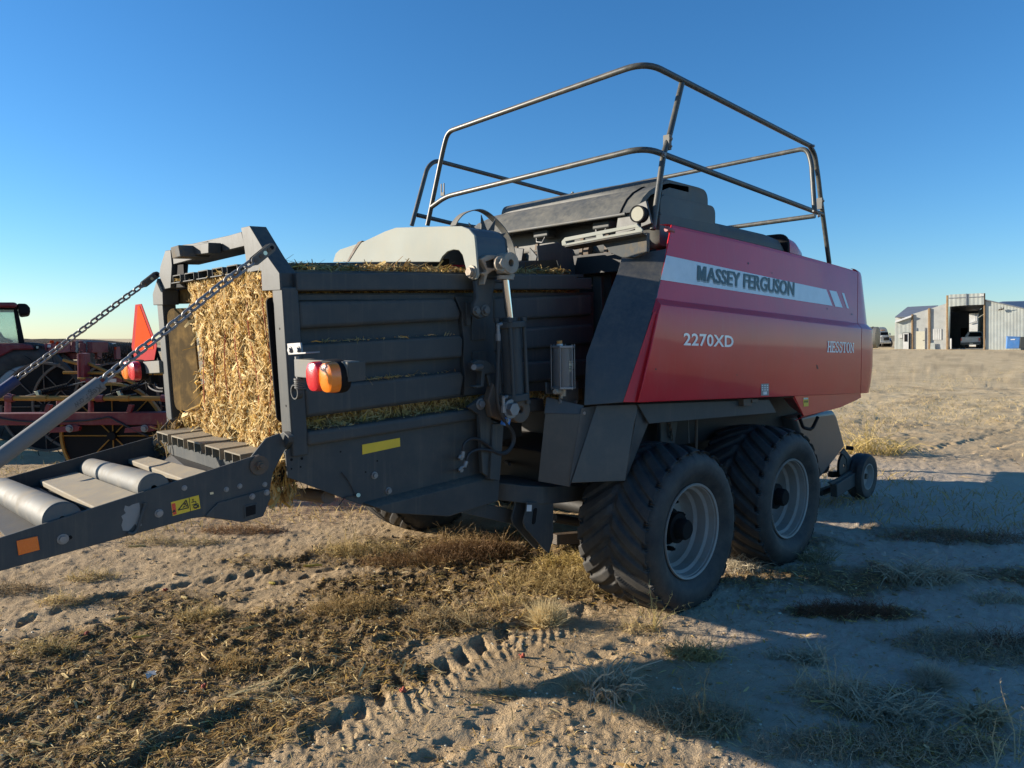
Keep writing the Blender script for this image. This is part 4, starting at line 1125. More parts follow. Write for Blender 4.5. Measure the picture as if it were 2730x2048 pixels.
# slotted bar: frame pieces round three slots
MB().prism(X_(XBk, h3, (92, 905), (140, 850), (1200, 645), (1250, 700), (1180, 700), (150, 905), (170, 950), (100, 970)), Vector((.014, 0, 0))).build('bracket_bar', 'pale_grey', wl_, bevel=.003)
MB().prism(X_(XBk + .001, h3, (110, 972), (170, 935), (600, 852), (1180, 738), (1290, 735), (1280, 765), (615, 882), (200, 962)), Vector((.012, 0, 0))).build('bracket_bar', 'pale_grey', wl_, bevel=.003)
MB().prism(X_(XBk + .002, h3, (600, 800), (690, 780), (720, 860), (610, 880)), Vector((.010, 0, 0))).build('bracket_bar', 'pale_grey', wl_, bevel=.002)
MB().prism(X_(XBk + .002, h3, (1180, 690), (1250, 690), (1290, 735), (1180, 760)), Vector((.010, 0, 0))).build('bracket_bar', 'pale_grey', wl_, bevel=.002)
# folded shelf under it
a = X_(XBk, h3, (140, 978), (1285, 765)); bk = [a[0] + Vector((.10, 0, -.01)), a[1] + Vector((.10, .03, -.01))]
MB().prism([a[0], a[1], bk[1], bk[0]], Vector((0, 0, -.006))).build('shelf', 'grey_dirty', wl_)
# trough sheet between shelf and fender
tr = X_(3.80, h3, (660, 905), (820, 1075), (975, 1138), (1170, 1140), (1350, 1060), (1640, 1012), (1690, 830), (1420, 765))
MB().prism([Vector((p.x, max(p.y, 2.765), p.z)) for p in tr], Vector((.03, 0, 0))).build('trough', 'grey_dirty', wl_, bevel=.003)
mb = MB(); a = on('Y', 2.74, h3(1640, 720)); mb.cyl(a, a + Vector((.08, .0, -.01)), .020, 14, r2=.014); mb.build('panel_corner', 'red_pale_lit', sp_, bevel=.003)

# ---- railing round the top deck
ra = holder('railing', baler)
RT_ = .0205
def rail(pts, name='rail', r=RT_, fr=.14, mt='pipe'):
    return MB().tube(fillet(pts, fr, 7), r, 12).build(name, mt, ra)
XR = 3.93
def xz(q, x=XR): return on('X', x, z5(*q))
def yz(q, y=2.9): return on('Y', y, z5(*q))
# upper hoop
pL = xz((165, 832)); pLb = xz((262, 372))
cR = Vector((XR, 2.9, yz((1250, 40)).z + .015)); pF = yz((2048, 442))
pA = xz((1180, 50)); pB = yz((1335, 75))
cor = Vector((XR + .02, 2.9, (pA.z + pB.z) / 2 + .01))
rail([pL, xz((243, 455)), pLb + (xz((300, 358)) - pLb) * .1, cor, pF], fr=.17)
# lower rail
pA = xz((1150, 465)); pB = yz((1345, 487)); cor2 = Vector((XR + .02, 2.9, (pA.z + pB.z) / 2 + .005)); pF2 = yz((2108, 779))
rail([xz((187, 740)), xz((255, 690)), cor2, pF2], fr=.15)
# near posts
rail([yz((1415, 133)), yz((1352, 400)), yz((1325, 480)), yz((1272, 852))], fr=.05, name='post')
rail([pF + Vector((-.02, 0, 0)), yz((2068, 480)), yz((2085, 590)), yz((2097, 700)), yz((2140, 1020))], fr=.12, name='post')
# front cross rails
XF = 6.17
pfl = on('X', XF, z5(872, 690)); pfr = on('X', XF, z5(2028, 452))
rail([pfl, pfr, on('X', XF, z5(2052, 520)), on('X', XF, z5(2068, 765))], fr=.09)
rail([on('X', XF, z5(1560, 855)), on('X', XF, z5(2070, 785))])
# far rails
yl = pfl.y
rail([on('Y', yl, z5(88, 832)), on('Y', yl, z5(165, 545)), on('Y', yl, z5(205, 512)), pfl], fr=.16)
rail([on('Y', yl, z5(112, 780)), on('Y', yl, z5(112, 780)).lerp(on('Y', yl, z5(300, 825)), 1.0), Vector((XF, yl, on('Y', yl, z5(112, 780)).z - .05))], fr=.02)
rail([pfl, pfl + Vector((.03, 0, -1.0))], name='post')
# fittings
def clip(q, y=2.9, s=(.03, .05, .10)):
    mb = MB(); p = yz(q, y); mb.box(p, s); mb.bolt(p + Vector((0, -s[1] / 2, .02)), OUT, .012, .012); mb.bolt(p + Vector((0, -s[1] / 2, -.03)), OUT, .008, .012); mb.build('hinge_clip', 'steel_dull', ra, bevel=.003)
clip((1344, 425)); clip((2094, 725))
for q in ((1310, 485), (2045, 445), (2075, 785)):
    p = yz(q); MB().bolt(p + OUT * .02, OUT, .012, .02).build('bolt', 'zinc', ra)
p = xz((240, 672)); mb = MB()
for k in (-.018, .018): mb.box(p + Vector((0, k, .03)), (.008, .014, .10))
mb.box(p + Vector((0, 0, -.01)), (.01, .05, .03)); mb.build('latch_clip', 'steel_dull', ra, bevel=.002)
p = pfl; mb = MB(); mb.box(p, (.07, .05, .055)); mb.bolt(p + Vector((0, -.02, .03)), (0, 0, 1), .014, .02); mb.build('corner_clamp', 'pipe', ra, bevel=.006)
# ---- wheels
def tyre_mesh(R0, W, nth=960, nlug=25, rim=.30, lug=.015):
    """flotation tyre: chevron bars moulded into the tread; axis along y"""
    prof = []                   # (y, r, tread weight)
    hw = W / 2
    def sidepts(s):
        o_ = []
        for t in np.linspace(0, 1, 11):
            # from bead to shoulder: superellipse bulge
            r = rim + (R0 - rim) * (t ** .9)
            y = hw * (.80 + .20 * math.sin(math.pi * min(1, t * 1.05)) ** .8) - (0.035 * max(0, t - .75) / .25)
            o_.append((s * y, r, 0.0))
        return o_
    a = sidepts(-1)[:-1]
    tr = []
    hwt = hw * .90
    for t in np.linspace(-1, 1, 45):
        y = t * hwt; crown = .028 * (abs(t) ** 2.2)
        tr.append((y, R0 - crown + .0, 1.0))
    prof = a + tr + sidepts(1)[:-1][::-1]
    th = np.linspace(0, 2 * math.pi, nth, endpoint=False)
    ys = np.array([p[0] for p in prof]); rs = np.array([p[1] for p in prof]); ws = np.array([p[2] for p in prof])
    TH, YY = np.meshgrid(th, ys, indexing='ij'); RR = np.tile(rs, (nth, 1)); WW = np.tile(ws, (nth, 1))
    u = np.abs(YY) / hw
    side = np.where(YY > 0, 0.5, 0.0)
    sweep = .46 * np.clip(u - .02, 0, 1) ** .85
    ph = (TH - sweep) * nlug / (2 * math.pi) + side
    fr = np.abs((ph % 1.0) - .5) * 2          # 0 at bar centre
    wid = .60 + .14 * np.clip(u, 0, 1)
    edge = np.clip((wid - fr) / .10, 0, 1); edge = edge * edge * (3 - 2 * edge)
    # bars reach a little down the shoulder
    shoulder = np.where(WW > 0, 1.0, np.clip((RR - (R0 - .075)) / .06, 0, 1) * .8)
    start = np.clip((u - .03) / .05, 0, 1)
    # every other bar starts further out from the centre line
    RR = RR + lug * edge * shoulder * np.maximum(start, .0) - .004 * (1 - edge) * (WW > 0)
    # shallow groove rings on the side wall
    sw_ = (WW == 0); RR = RR + np.where(sw_ & (np.abs(RR - (rim + .05)) < .012), .004, 0)
    X = RR * np.cos(TH); Z = RR * np.sin(TH)
    RR = RR + np.where(sw_ & (np.abs(RR - (rim + .12)) < .010), .005, 0)
    X = RR * np.cos(TH); Z = RR * np.sin(TH); YY = YY * np.where(sw_ & (np.abs(RR - (rim + .085)) < .012), 1.012, 1.0)
    # the load flattens the foot
    V = np.stack([X, YY, Z], -1)
    foot = -(R0 - .035)
    m_ = V[..., 2] < foot
    V[..., 2] = np.where(m_, foot + (V[..., 2] - foot) * .12, V[..., 2])
    bul = np.clip((-V[..., 2] - R0 * .55) / (R0 * .45), 0, 1)
    V[..., 1] *= 1 + .05 * bul
    k = len(prof); vs = V.reshape(-1, 3)
    i, j = np.meshgrid(np.arange(nth), np.arange(k - 1), indexing='ij'); i2 = (i + 1) % nth
    F4 = np.stack([i * k + j, i * k + j + 1, i2 * k + j + 1, i2 * k + j], -1).reshape(-1, 4)
    me = bpy.data.meshes.new('tyre'); me.from_pydata(vs.tolist(), [], F4.tolist()); me.shade_smooth(); me.materials.append(M['rubber'])
    return me
def child(name, me, parent, loc=(0, 0, 0), rz=0):
    o = bpy.data.objects.new(name, me); COL.objects.link(o); o.parent = parent; o.location = loc; o.rotation_euler = (0, 0, rz); return o
TY = tyre_mesh(.535, .60)
rim_prof = [(.296, .262), (.308, .268), (.312, .258), (.308, .250), (.290, .246), (.284, .205), (.266, .192), (.262, .130), (.242, .112), (.238, .055), (.220, .035), (.06, .035), (.06, .022), (.232, .022), (.25, .05), (.255, .10), (.272, .12), (.277, .19), (.293, .20)]
mbr = MB(); mbr.lathe(rim_prof, (0, 0, 0), (0, -1, 0), 56); orim = mbr.build('rim', 'rim', None, bevel=.0015)
mbh = MB(); mbh.lathe([(.002, .03), (.122, .03), (.122, .085), (.100, .095), (.100, .155), (.070, .160), (.066, .215), (.058, .225), (.002, .225)], (0, 0, 0), (0, -1, 0), 32, closed=False); ohub = mbh.build('hub', 'black', None, bevel=.003)
mbb = MB(); mbb.lathe([(.290, -.25), (.298, -.25), (.298, .24), (.290, .24)], (0, 0, 0), (0, -1, 0), 40); obar = mbb.build('rim_barrel', 'rim', None)
mbn = MB(); mbn.cyl((0, 0, 0), (0, -.045, 0), .016, 6); mbn.cyl((0, -.04, 0), (0, -.06, 0), .009, 8); onut = mbn.build('wheel_nut', 'black', None, bevel=.002)
shared = {k: o.data for k, o in (('rim', orim), ('hub', ohub), ('rim_barrel', obar), ('wheel_nut', onut))}
for o in (orim, ohub, obar, onut): bpy.data.objects.remove(o)
def wheel(x, y, z, flip=False, rot=0.0):
    wh = holder('wheel', baler); wh.location = (x, y, z)
    if flip: wh.rotation_euler = (0, rot, math.pi)
    else: wh.rotation_euler = (0, rot, 0)
    t = child('tyre', TY, wh)
    if rot: t.rotation_euler = (0, -rot, 0)
    for k in ('rim', 'hub', 'rim_barrel'): child(k, shared[k], wh)
    for i in range(8):
        a = 2 * math.pi * i / 8 + .3
        child('wheel_nut', shared['wheel_nut'], wh, (.172 * math.cos(a), -.034, .172 * math.sin(a)))
    return wh
# contact plane of the ground is z = 0
wheel(4.02, 2.80, .497); wheel(5.385, 2.80, .502)
wheel(4.02, 5.52, .497, True); wheel(5.385, 5.52, .502, True)

# ---- running gear and underside
ug = holder('running_gear', baler)
for y in (3.18, 5.14):
    MB().beam((3.9, y, .52), (5.5, y, .52), .09, .15).build('tandem_beam', 'under', ug, bevel=.01)
for x in (4.02, 5.385):
    MB().cyl((x, 3.0, .5), (x, 5.3, .5), .055, 16).build('axle', 'under', ug)
MB().beam((4.7, 3.2, .62), (4.7, 5.1, .62), .16, .16).build('cross_axle', 'under', ug, bevel=.01)
# big rounded tank lip behind the wheels
pth = [on('Y', 3.30, h4(650, 960)), on('Y', 3.24, h4(800, 975)), on('Y', 3.18, h4(1000, 1000)), on('Y', 3.12, h4(1250, 1010)), on('Y', 3.16, h4(1500, 1000)), on('Y', 3.26, h4(1800, 970)), on('Y', 3.5, h4(1950, 950))]
pth = smoothpath(pth, 5); mb = MB(); secs = []
for p in pth: secs.append([p + Vector((0, 0, -.055)), p + Vector((0, 0, .055)), p + Vector((.06, .5, .055)), p + Vector((.06, .5, -.055))])
mb.loft(secs); mb.build('curved_crossmember', 'grey', ug, bevel=.004)
# hanging double plate
for y, dx in ((3.13, 0), (3.235, 0)):
    pl = [on('Y', 3.13, h4(*q)) for q in ((1035, 1105), (1385, 1108), (1385, 1590), (1330, 1790), (1270, 1740), (1010, 1450), (985, 1370), (1005, 1280), (1030, 1190))]
    MB().prism([p + Vector((0, y - 3.13, 0)) for p in pl], IN * .014).build('hanger_plate', 'grey', ug, bevel=.003)
mb = MB(); c = on('Y', 3.1285, h4(1125, 1290)); mb.prism(fillet([c + Vector((x, 0, z)) for x, z in ((-.022, -.05), (.012, -.05), (.03, .05), (-.005, .05))], .02, 5, True), IN * .001); mb.build('hanger_hole', 'black', ug)
MB().prism([on('Y', 3.1285, h4(*q)) for q in ((1032, 1138), (1096, 1138), (1092, 1224), (1026, 1224))], IN * .001).build('small_sticker', 'decal_white', ug)
a, b = on('Y', 3.30, h4(960, 1290)), on('Y', 3.42, h4(200, 1210))
MB().prism([on('Y', 3.32, h4(*q)) for q in ((500, 1130), (860, 1210), (858, 1390), (700, 1370), (150, 1240), (360, 1160))], IN * .05).build('lower_beam', 'grey', ug, bevel=.004)
MB().cyl(on('Y', 3.3, h4(1390, 1310)), on('Y', 3.3, h4(1900, 1400)), .03, 12).build('track_rod', 'under', ug)
# leaf spring pack
for k in range(6):
    p0, p1 = on('Y', 3.35, h4(1390, 1540 + k * 22)), on('Y', 3.35, h4(1870, 1500 + k * 26)); MB().beam(p0, p1, .06, .012).build('spring_leaf', 'iron', ug, bevel=.002)
# underside sheets that close the belly
mb = MB(); mb.wbox(3.4, 6.9, 3.3, 5.0, .78, 1.0); mb.build('belly', 'under', ug, bevel=.01)
MB().cbox(-.05, 1.7, 3.42, 4.95, 1.0, 1.12).build('chamber_floor', 'under', ug, bevel=.01)
MB().cyl(on('Y', 3.5, z4(290, 775)), on('Y', 3.35, z4(430, 800)), .03, 14).build('floor_roller', 'iron', ug)
a, b = on('Y', 3.34, z4(430, 800)), on('Y', 4.9, z4(40, 760)); MB().cyl(a, b, .035, 14).build('floor_roller', 'iron', ug)
for k in range(3):
    p = [Vector((3.3 + k * .2, 3.5, .9 - k * .05)), Vector((3.6 + k * .1, 3.9, .85)), Vector((4.1, 4.2, .7 + k * .05))]
    MB().tube(smoothpath(p, 5), .012, 6).build('pipe', 'under', ug)
# chain and rods hanging in the wheel arch
for k in range(5):
    p = on('Y', 3.0, w1(853 + k * 3, 290 + k * 20)); ring = [p + Vector((.012 * math.cos(t) * (1 if k % 2 else .3), .012 * math.cos(t) * (.3 if k % 2 else 1), .022 * math.sin(t))) for t in [2 * math.pi * i / 12 for i in range(12)]]
    MB().tube(ring, .005, 6, closed=True).build('chain_link', 'iron', ug)
MB().cyl(on('Y', 3.0, w1(960, 265)), on('Y', 3.0, w1(965, 400)), .006, 8).build('rod', 'steel', ug)
MB().cyl(on('Y', 3.0, w1(1010, 260)), on('Y', 3.0, w1(1008, 440)), .012, 8).build('rod', 'iron', ug)
MB().prism([on('Y', 3.02, w1(*q)) for q in ((800, 280), (900, 275), (880, 420), (800, 420))], IN * .03).build('stay_plate', 'grey', ug, bevel=.004)

mb = MB(); mb.wbox(3.9, 6.9, 3.13, 3.15, .92, 1.40); mb.build('dark_void_sheet', 'under', ug)  # added dark sheet standing in for the shaded void inside
# ---- pick-up end: shield, grab handle, arm and gauge wheel
pk = holder('pickup', baler)
sh = [on('Y', 3.0, w1(*q)) for q in ((1585, 250), (1700, 225), (1826, 212), (1842, 240), (1892, 420), (1745, 612), (1725, 560), (1640, 420))]
MB().prism(sh, IN * .25).build('shield', 'panel_grey', pk, bevel=.04, seg=5)
MB().tube(fillet([on('Y', 2.72, h5(*q)) for q in ((490, 180), (560, 370), (680, 400), (720, 370), (800, 200))], .03, 5), .014, 10).build('grab_handle', 'black', pk)
MB().prism([on('Y', 3.06, h5(*q)) for q in ((1000, 1280), (1110, 1340), (1400, 1180), (1395, 1060), (1180, 1190), (1010, 1270))], IN * .03).build('arm_side', 'grey', pk, bevel=.003)
a, b = on('Y', 3.06, h5(1060, 1400)), on('Y', 3.06, h5(1400, 1190)); 
MB().beam(a, b, .07, .14).build('arm', 'grey', pk, bevel=.006)
MB().prism([on('Y', 3.1, h5(*q)) for q in ((1180, 790), (1240, 710), (1330, 830), (1400, 960), (1395, 1080), (1290, 1110), (1280, 900), (1230, 820))], IN * .02).build('end_plate', 'grey', pk, bevel=.004)
c = on('Y', 3.12, h5(1215, 990)); r_ = (on('Y', 3.12, h5(1280, 990)) - c).length * 1.25
MB().lathe([(.02, 0), (r_, 0), (r_, .012), (.02, .012)], c, OUT, 28).build('sprocket', 'iron', pk)
MB().lathe([(r_ * .98, -.006), (r_ * 1.1, -.006), (r_ * 1.1, .014), (r_ * .98, .014)], c, OUT, 40).build('drive_chain', 'black', pk)
MB().cyl(on('Y', 3.1, h5(1270, 700)), on('Y', 3.05, h5(1375, 710)), .022, 12).build('rubber_stop', 'black', pk)
MB().beam(on('Y', 3.2, h5(820, 1440)), on('Y', 3.2, h5(1300, 1260)), .06, .06).build('pickup_tube', 'under', pk, bevel=.005)
mb = MB(); mb.wbox(7.0, 8.0, 3.3, 5.1, .25, .95); mb.build('pickup_body', 'under', pk, bevel=.08)
gw = holder('gauge_wheel', baler)
gc = Vector((8.16, 3.05, .245))
MB().lathe([(.14, -.07), (.19, -.085), (.225, -.082), (.243, -.06), (.248, -.03), (.243, -.022), (.243, .022), (.248, .03), (.243, .06), (.225, .082), (.19, .085), (.14, .07)], gc, OUT, 40).build('tyre', 'rubber', gw)
MB().lathe([(.03, .01), (.10, .01), (.12, .05), (.142, .065), (.142, .075), (.13, .075), (.105, .025), (.03, .03)], gc, OUT, 32).build('rim', 'rim', gw)
MB().cyl(gc + OUT * .0, gc + OUT * .06, .03, 14).build('hub', 'iron', gw)
MB().beam((8.16, 3.13, .26), (7.7, 3.2, .30), .05, .06).build('wheel_arm', 'under', gw)
# tongue and hitch going forwards, mostly hidden
MB().beam((6.8, 4.145, .80), (9.8, 4.145, .62), .22, .18).build('drawbar', 'grey', ug, bevel=.01)
MB().cyl((9.5, 4.145, .60), (9.5, 4.145, .02), .045, 14).build('jack_stand', 'grey', ug)
MB().cyl((9.5, 4.145, .02), (9.5, 4.145, .0), .12, 16).build('jack_foot', 'grey', ug)
# ---- far side of the machine: the same red panel seen from behind
YM = 4.145
far_rows = [[Vector((p.x, 2 * YM - p.y, p.z)) for p in r_] for r_ in ROWS]
fpan = holder('far_side_panel', baler)
mb = skin([[Vector((p.x, 2 * YM - p.y - .012, p.z)) for p in r_] for r_ in ROWS]); mb.build('red_panel', 'red', fpan)
mb = MB(); mb.prism([Vector((3.40, 5.35, 1.36)), Vector((3.40, 5.66, 1.36)), Vector((3.84, 5.57, 2.42)), Vector((3.84, 5.30, 2.42))], Vector((.012, 0, 0))); mb.build('rear_panel', 'panel_grey', fpan)

# sleeve lettering (it hangs upside down on the foam)
vs, fs = text_verts('MegiFlow', .01, 1.0); vs = norm(vs)
aS, bS = on('Y', 3.30, z1(661, 1158)), on('Y', 3.30, z1(400, 1352)); dS = (bS - aS).normalized()
sS = dS.cross(IN).normalized()
if sS.z < 0: sS = -sS
mb = MB(); out_ = []
for u, v in vs:
    ang = (v - .5) * 1.15 + .15
    p = aS + dS * (.012 + .13 * (1 - u) * 1.0 + .0) 
    # upside down: the word starts at the upper end and its feet point up
    p = aS + dS * (.010 + .125 * u) + OUT * (.0318 * math.cos(ang)) + (-sS) * (.0318 * math.sin(ang))
    out_.append(p)
mb.add(out_, fs); mb.build('sleeve_lettering', 'sleeve_ink', near_chain, fix=False)

# ------------------------------------------------------------------ straw ribbons
PAL = np.array([1.2, 1.12, .92]) * np.array([(.62, .49, .26), (.52, .38, .17), (.66, .55, .32), (.58, .40, .12), (.40, .27, .11), (.24, .15, .06), (.47, .40, .20), (.70, .62, .42)])
def ribbons(name, P, D, N, L, W, bend, col, mat='straw', parent=None, seg=2, kind=None, taper=.55):
    """P centres, D directions, N bend directions; every ribbon one bent strip"""
    n = len(P); P = np.asarray(P, float); D = np.asarray(D, float); N = np.asarray(N, float)
    D /= np.linalg.norm(D, axis=1, keepdims=True) + 1e-9
    S = np.cross(D, N); S /= np.linalg.norm(S, axis=1, keepdims=True) + 1e-9
    N = np.cross(S, D)
    ts = np.linspace(-.5, .5, seg + 1); rows = []
    for t in ts:
        c = P + D * (L * t)[:, None] + N * (bend * (.25 - t * t) * 4)[:, None]
        w = (W / 2 * (1 - (1 - taper) * abs(t) * 2))[:, None]
        rows += [c - S * w, c + S * w]
    V = np.stack(rows, 1).reshape(-1, 3); k = 2 * (seg + 1)
    b = (np.arange(n) * k)[:, None]
    F4 = np.concatenate([b + np.array([[2 * i, 2 * i + 1, 2 * i + 3, 2 * i + 2]]) for i in range(seg)], 0)
    me = bpy.data.meshes.new(name)
    me.vertices.add(len(V)); me.vertices.foreach_set('co', V.astype(np.float32).ravel())
    me.loops.add(len(F4) * 4); me.polygons.add(len(F4))
    me.loops.foreach_set('vertex_index', F4.astype(np.int32).ravel())
    me.polygons.foreach_set('loop_start', np.arange(0, len(F4) * 4, 4, dtype=np.int32))
    me.update(calc_edges=True); me.validate()
    ca = me.color_attributes.new('col', 'FLOAT_COLOR', 'POINT')
    cc = np.repeat(np.concatenate([np.asarray(col), np.ones((n, 1))], 1), k, 0)
    ca.data.foreach_set('color', cc.astype(np.float32).ravel())
    me.shade_smooth()
    me.materials.append(M[mat])
    o = bpy.data.objects.new(name, me); COL.objects.link(o)
    if parent is not None: o.parent = parent
    if kind: o['kind'] = kind
    return o
def pick(n, w=None, jit=.18):
    c = PAL[nr.choice(len(PAL), n, p=w)] * (1 + nr.uniform(-jit, jit, (n, 1)))
    return np.clip(c, 0, 1)
def unit(v): return v / (np.linalg.norm(v, axis=-1, keepdims=True) + 1e-9)
ex_, ez_, iy_ = np.array(EX), np.array(EZ), np.array([0, 1., 0])
def Cn(x, y, z):
    return np.array(CO)[None] + x[:, None] * ex_ + y[:, None] * iy_ + (z - 1.5)[:, None] * ez_

# ------------------------------------------------------------------ the bale in the chamber
bale = thing('corn_stalk_bale', 'square bale of pale chopped corn stalks sticking out of the baler chamber', 'bale')
BY0, BY1, BZ0, BZ1 = 3.41, 4.50, 1.185, 2.055
paint('bale_core', (.20, .13, .055), .9, amount=.8, dust_top=.3, dirt=(.34, .24, .11), scale=25)
MB().cbox(.06, 2.3, BY0, BY1, BZ0, BZ1).build('bale_core', 'bale_core', bale)
n = 30000
y = nr.uniform(BY0 - .01, BY1 + .01, n); z = nr.uniform(BZ0 - .01, BZ1 + .01, n)
# layered bale: clumps give light and dark depth
cl = np.sin(y * 23 + np.sin(z * 17) * 2) * np.sin(z * 31 + np.sin(y * 13) * 2)
x = .045 - .03 * nr.rand(n) ** 1.5 - .018 * cl - .02 * np.sin(z * 7)
edge = np.minimum(np.minimum(y - BY0, BY1 - y) / .12, 1); x += .03 * (1 - np.clip(edge, 0, 1))
P = Cn(x, y, z)
D = unit(iy_[None] * nr.normal(0, .6, (n, 1)) + ez_[None] * nr.normal(0, .95, (n, 1)) + ex_[None] * nr.normal(0, .17, (n, 1)))
N = unit(-ex_[None] + nr.normal(0, .45, (n, 3)))
L = nr.gamma(2.2, .016, n) + .008; W = nr.gamma(2.0, .0022, n) + .0020
ribbons('cut_face', P, D, N, L, W, L * nr.uniform(-.12, .3, n), pick(n, [.24, .16, .22, .12, .08, .06, .04, .08]) * 1.1, parent=bale, kind='stuff')
n = 5200                                           # near side strips that show in the gaps, and top
y = np.full(n, BY0 - .006) + nr.normal(0, .006, n); x = nr.uniform(.05, 2.2, n)
z = np.where(nr.rand(n) < .62, nr.uniform(1.20, 1.42, n), nr.uniform(1.97, 2.06, n))
P = Cn(x, y, z); D = unit(ex_[None] * nr.normal(0, .7, (n, 1)) + ez_[None] * nr.normal(0, .9, (n, 1)) + iy_[None] * nr.normal(0, .25, (n, 1)))
L = nr.gamma(3, .014, n) + .012; W = nr.gamma(2.5, .0022, n) + .002
ribbons('side_face', P, D, unit(-iy_[None] + nr.normal(0, .6, (n, 3))), L, W, L * .15, pick(n), parent=bale, kind='stuff')
for k in range(6):
    y = BY0 + .11 + k * .175
    p = [C(.018 + .012 * math.sin(zz * 9 + k), y + .012 * math.sin(zz * 6 + k * 2), zz) for zz in np.linspace(BZ0, BZ1 + .01, 14)]
    MB().tube(p, .0026, 5).build('twine', 'twine', bale)
# loose stalks: on top of the chamber, in the gap beside the bale, over the chute hinge
n = 1500
x = nr.uniform(.08, 2.2, n); y = nr.uniform(3.38, 3.64, n); z = 2.078 + .02 * nr.rand(n) + .018 * np.maximum(0, np.sin(x * 9 + 1)) * nr.rand(n)
P = Cn(x, y, z); D = unit(nr.normal(0, 1, (n, 3)) * np.array([1, .8, .38])); L = nr.gamma(3, .02, n) + .02; W = nr.gamma(2.5, .0024, n) + .002
loose = ribbons('loose_stalks', P, D, unit(np.array([[0, 0, 1.]]) + nr.normal(0, .5, (n, 3))), L, W, L * .15, pick(n, [.1, .2, .1, .1, .2, .15, .1, .05]) * .85, kind='stuff')
tag(loose, 'loose chopped stalks lying in the trough on top of the chamber', 'chaff')
n = 800
y = nr.uniform(4.46, 4.84, n); x = nr.uniform(.0, .35, n); z = 1.185 + np.maximum(0, (.12 - (y - 4.46) * .22)) * nr.rand(n) + .02 * nr.rand(n)
m_ = nr.rand(n) < .35; z = np.where(m_, nr.uniform(1.25, 2.0, n), z); y = np.where(m_, nr.uniform(4.44, 4.60, n) , y); x = np.where(m_, nr.uniform(.03, .3, n), x)
P = Cn(x, y, z); D = unit(nr.normal(0, 1, (n, 3)) * np.array([.8, 1, .6])); L = nr.gamma(3, .03, n) + .02; W = nr.gamma(2.5, .004, n) + .003
spill = ribbons('spilled_stalks', P, D, unit(np.array([[-.4, 0, 1.]]) + nr.normal(0, .6, (n, 3))), L, W, L * .2, pick(n, [.2, .2, .1, .15, .15, .1, .05, .05]), kind='stuff')
tag(spill, 'tangled stalks spilling between the bale and the muddy side flap', 'chaff')
n = 420
y = nr.uniform(3.36, 3.5, n); x = nr.uniform(-.1, .06, n); z = nr.uniform(.93, 1.14, n)
P = Cn(x, y, z); D = unit(nr.normal(0, 1, (n, 3)) * np.array([.35, .35, 1])); L = nr.gamma(3, .022, n) + .02; W = nr.gamma(2.5, .003, n) + .002
tuft = ribbons('hanging_stalks', P, D, unit(nr.normal(0, 1, (n, 3))), L, W, L * .15, pick(n), kind='stuff')
tag(tuft, 'tuft of stalks hanging out below the near rear post', 'chaff')
n = 200
y = nr.uniform(4.72, 4.93, n); x = nr.uniform(-.14, .02, n); z = nr.uniform(.96, 1.2, n)
P = Cn(x, y, z); D = unit(nr.normal(0, 1, (n, 3)) * np.array([.4, .4, 1])); L = nr.gamma(3, .025, n) + .02; W = nr.gamma(2.5, .003, n) + .002
tuft = ribbons('hanging_stalks', P, D, unit(nr.normal(0, 1, (n, 3))), L, W, L * .15, pick(n, [.05, .1, .05, .05, .3, .35, .1, .0]) * .6, kind='stuff')
tag(tuft, 'tuft of stalks hanging under the far hinge of the chute', 'chaff')
# chaff inside two of the top channels
n = 160
y = np.where(nr.rand(n) < .5, nr.uniform(4.56, 4.66, n), nr.uniform(3.93, 4.04, n)); x = nr.uniform(-.02, .1, n); z = 2.088 + .018 * nr.rand(n)
P = Cn(x, y, z); D = unit(nr.normal(0, 1, (n, 3)) * np.array([.8, 1, .4])); L = nr.gamma(3, .008, n) + .008; W = nr.gamma(2.5, .0014, n) + .0015
tuft = ribbons('channel_chaff', P, D, unit(nr.normal(0, 1, (n, 3))), L, W, L * .15, pick(n), kind='stuff')
tag(tuft, 'bits of chaff lying in the ends of the top channels', 'chaff')
# corn cobs caught between chute plate and roller
for q, lab in (((600, 640), 'brown corn cob stuck at the far end of the inner roller'), ((712, 680), 'dark corn cob stuck midway along the inner roller'), ((855, 735), 'reddish broken corn cob stuck at the near end of the inner roller')):
    t = (q[0] - 600) / 255; yy = 4.75 + (3.75 - 4.75) * t
    p = on('Y', yy, z2(*q)); mb = MB(); d = Vector((.3, -1, .1)).normalized()
    pts = [p + d * s for s in np.linspace(-.035, .035, 8)]
    for i_, pp in enumerate(pts):
        for j_ in range(8):
            a = 2 * math.pi * (j_ + .5 * (i_ % 2)) / 8; _, s_, u_ = basis(d)
            mb.sphere(pp + (s_ * math.cos(a) + u_ * math.sin(a)) * .012, .0065, 6, 4)
    mb.cyl(pts[0], pts[-1], .012, 8)
    tag(mb.build('corn_cob', 'cast' if t > .5 else 'iron'), lab, 'corn cob', 'cobs caught on the chute')
n = 420                                           # chaff caught on the ledges of the near side
yy = np.full(n, 3.285) + nr.uniform(-.01, .04, n); seg_ = nr.randint(0, 3, n)
le = [(on('Y', 3.30, z3(250, 905)), on('Y', 3.30, z3(1298, 843))), (on('Y', 3.30, z3(640, 1148)), on('Y', 3.30, z3(1308, 1081))), (on('Y', 3.28, z4(297, 372)), on('Y', 3.28, z4(1402, 220)))]
t = np.clip(nr.choice(nr.rand(14), n) + nr.normal(0, .035, n), 0, 1); P = np.array([list(le[s_][0].lerp(le[s_][1], tt)) for s_, tt in zip(seg_, t)]); P[:, 1] = yy; P[:, 2] += .004 + .006 * nr.rand(n)
D = unit(nr.normal(0, 1, (n, 3)) * np.array([1, .6, .3])); L = nr.gamma(2.2, .010, n) + .006; W = nr.gamma(2.2, .0014, n) + .001
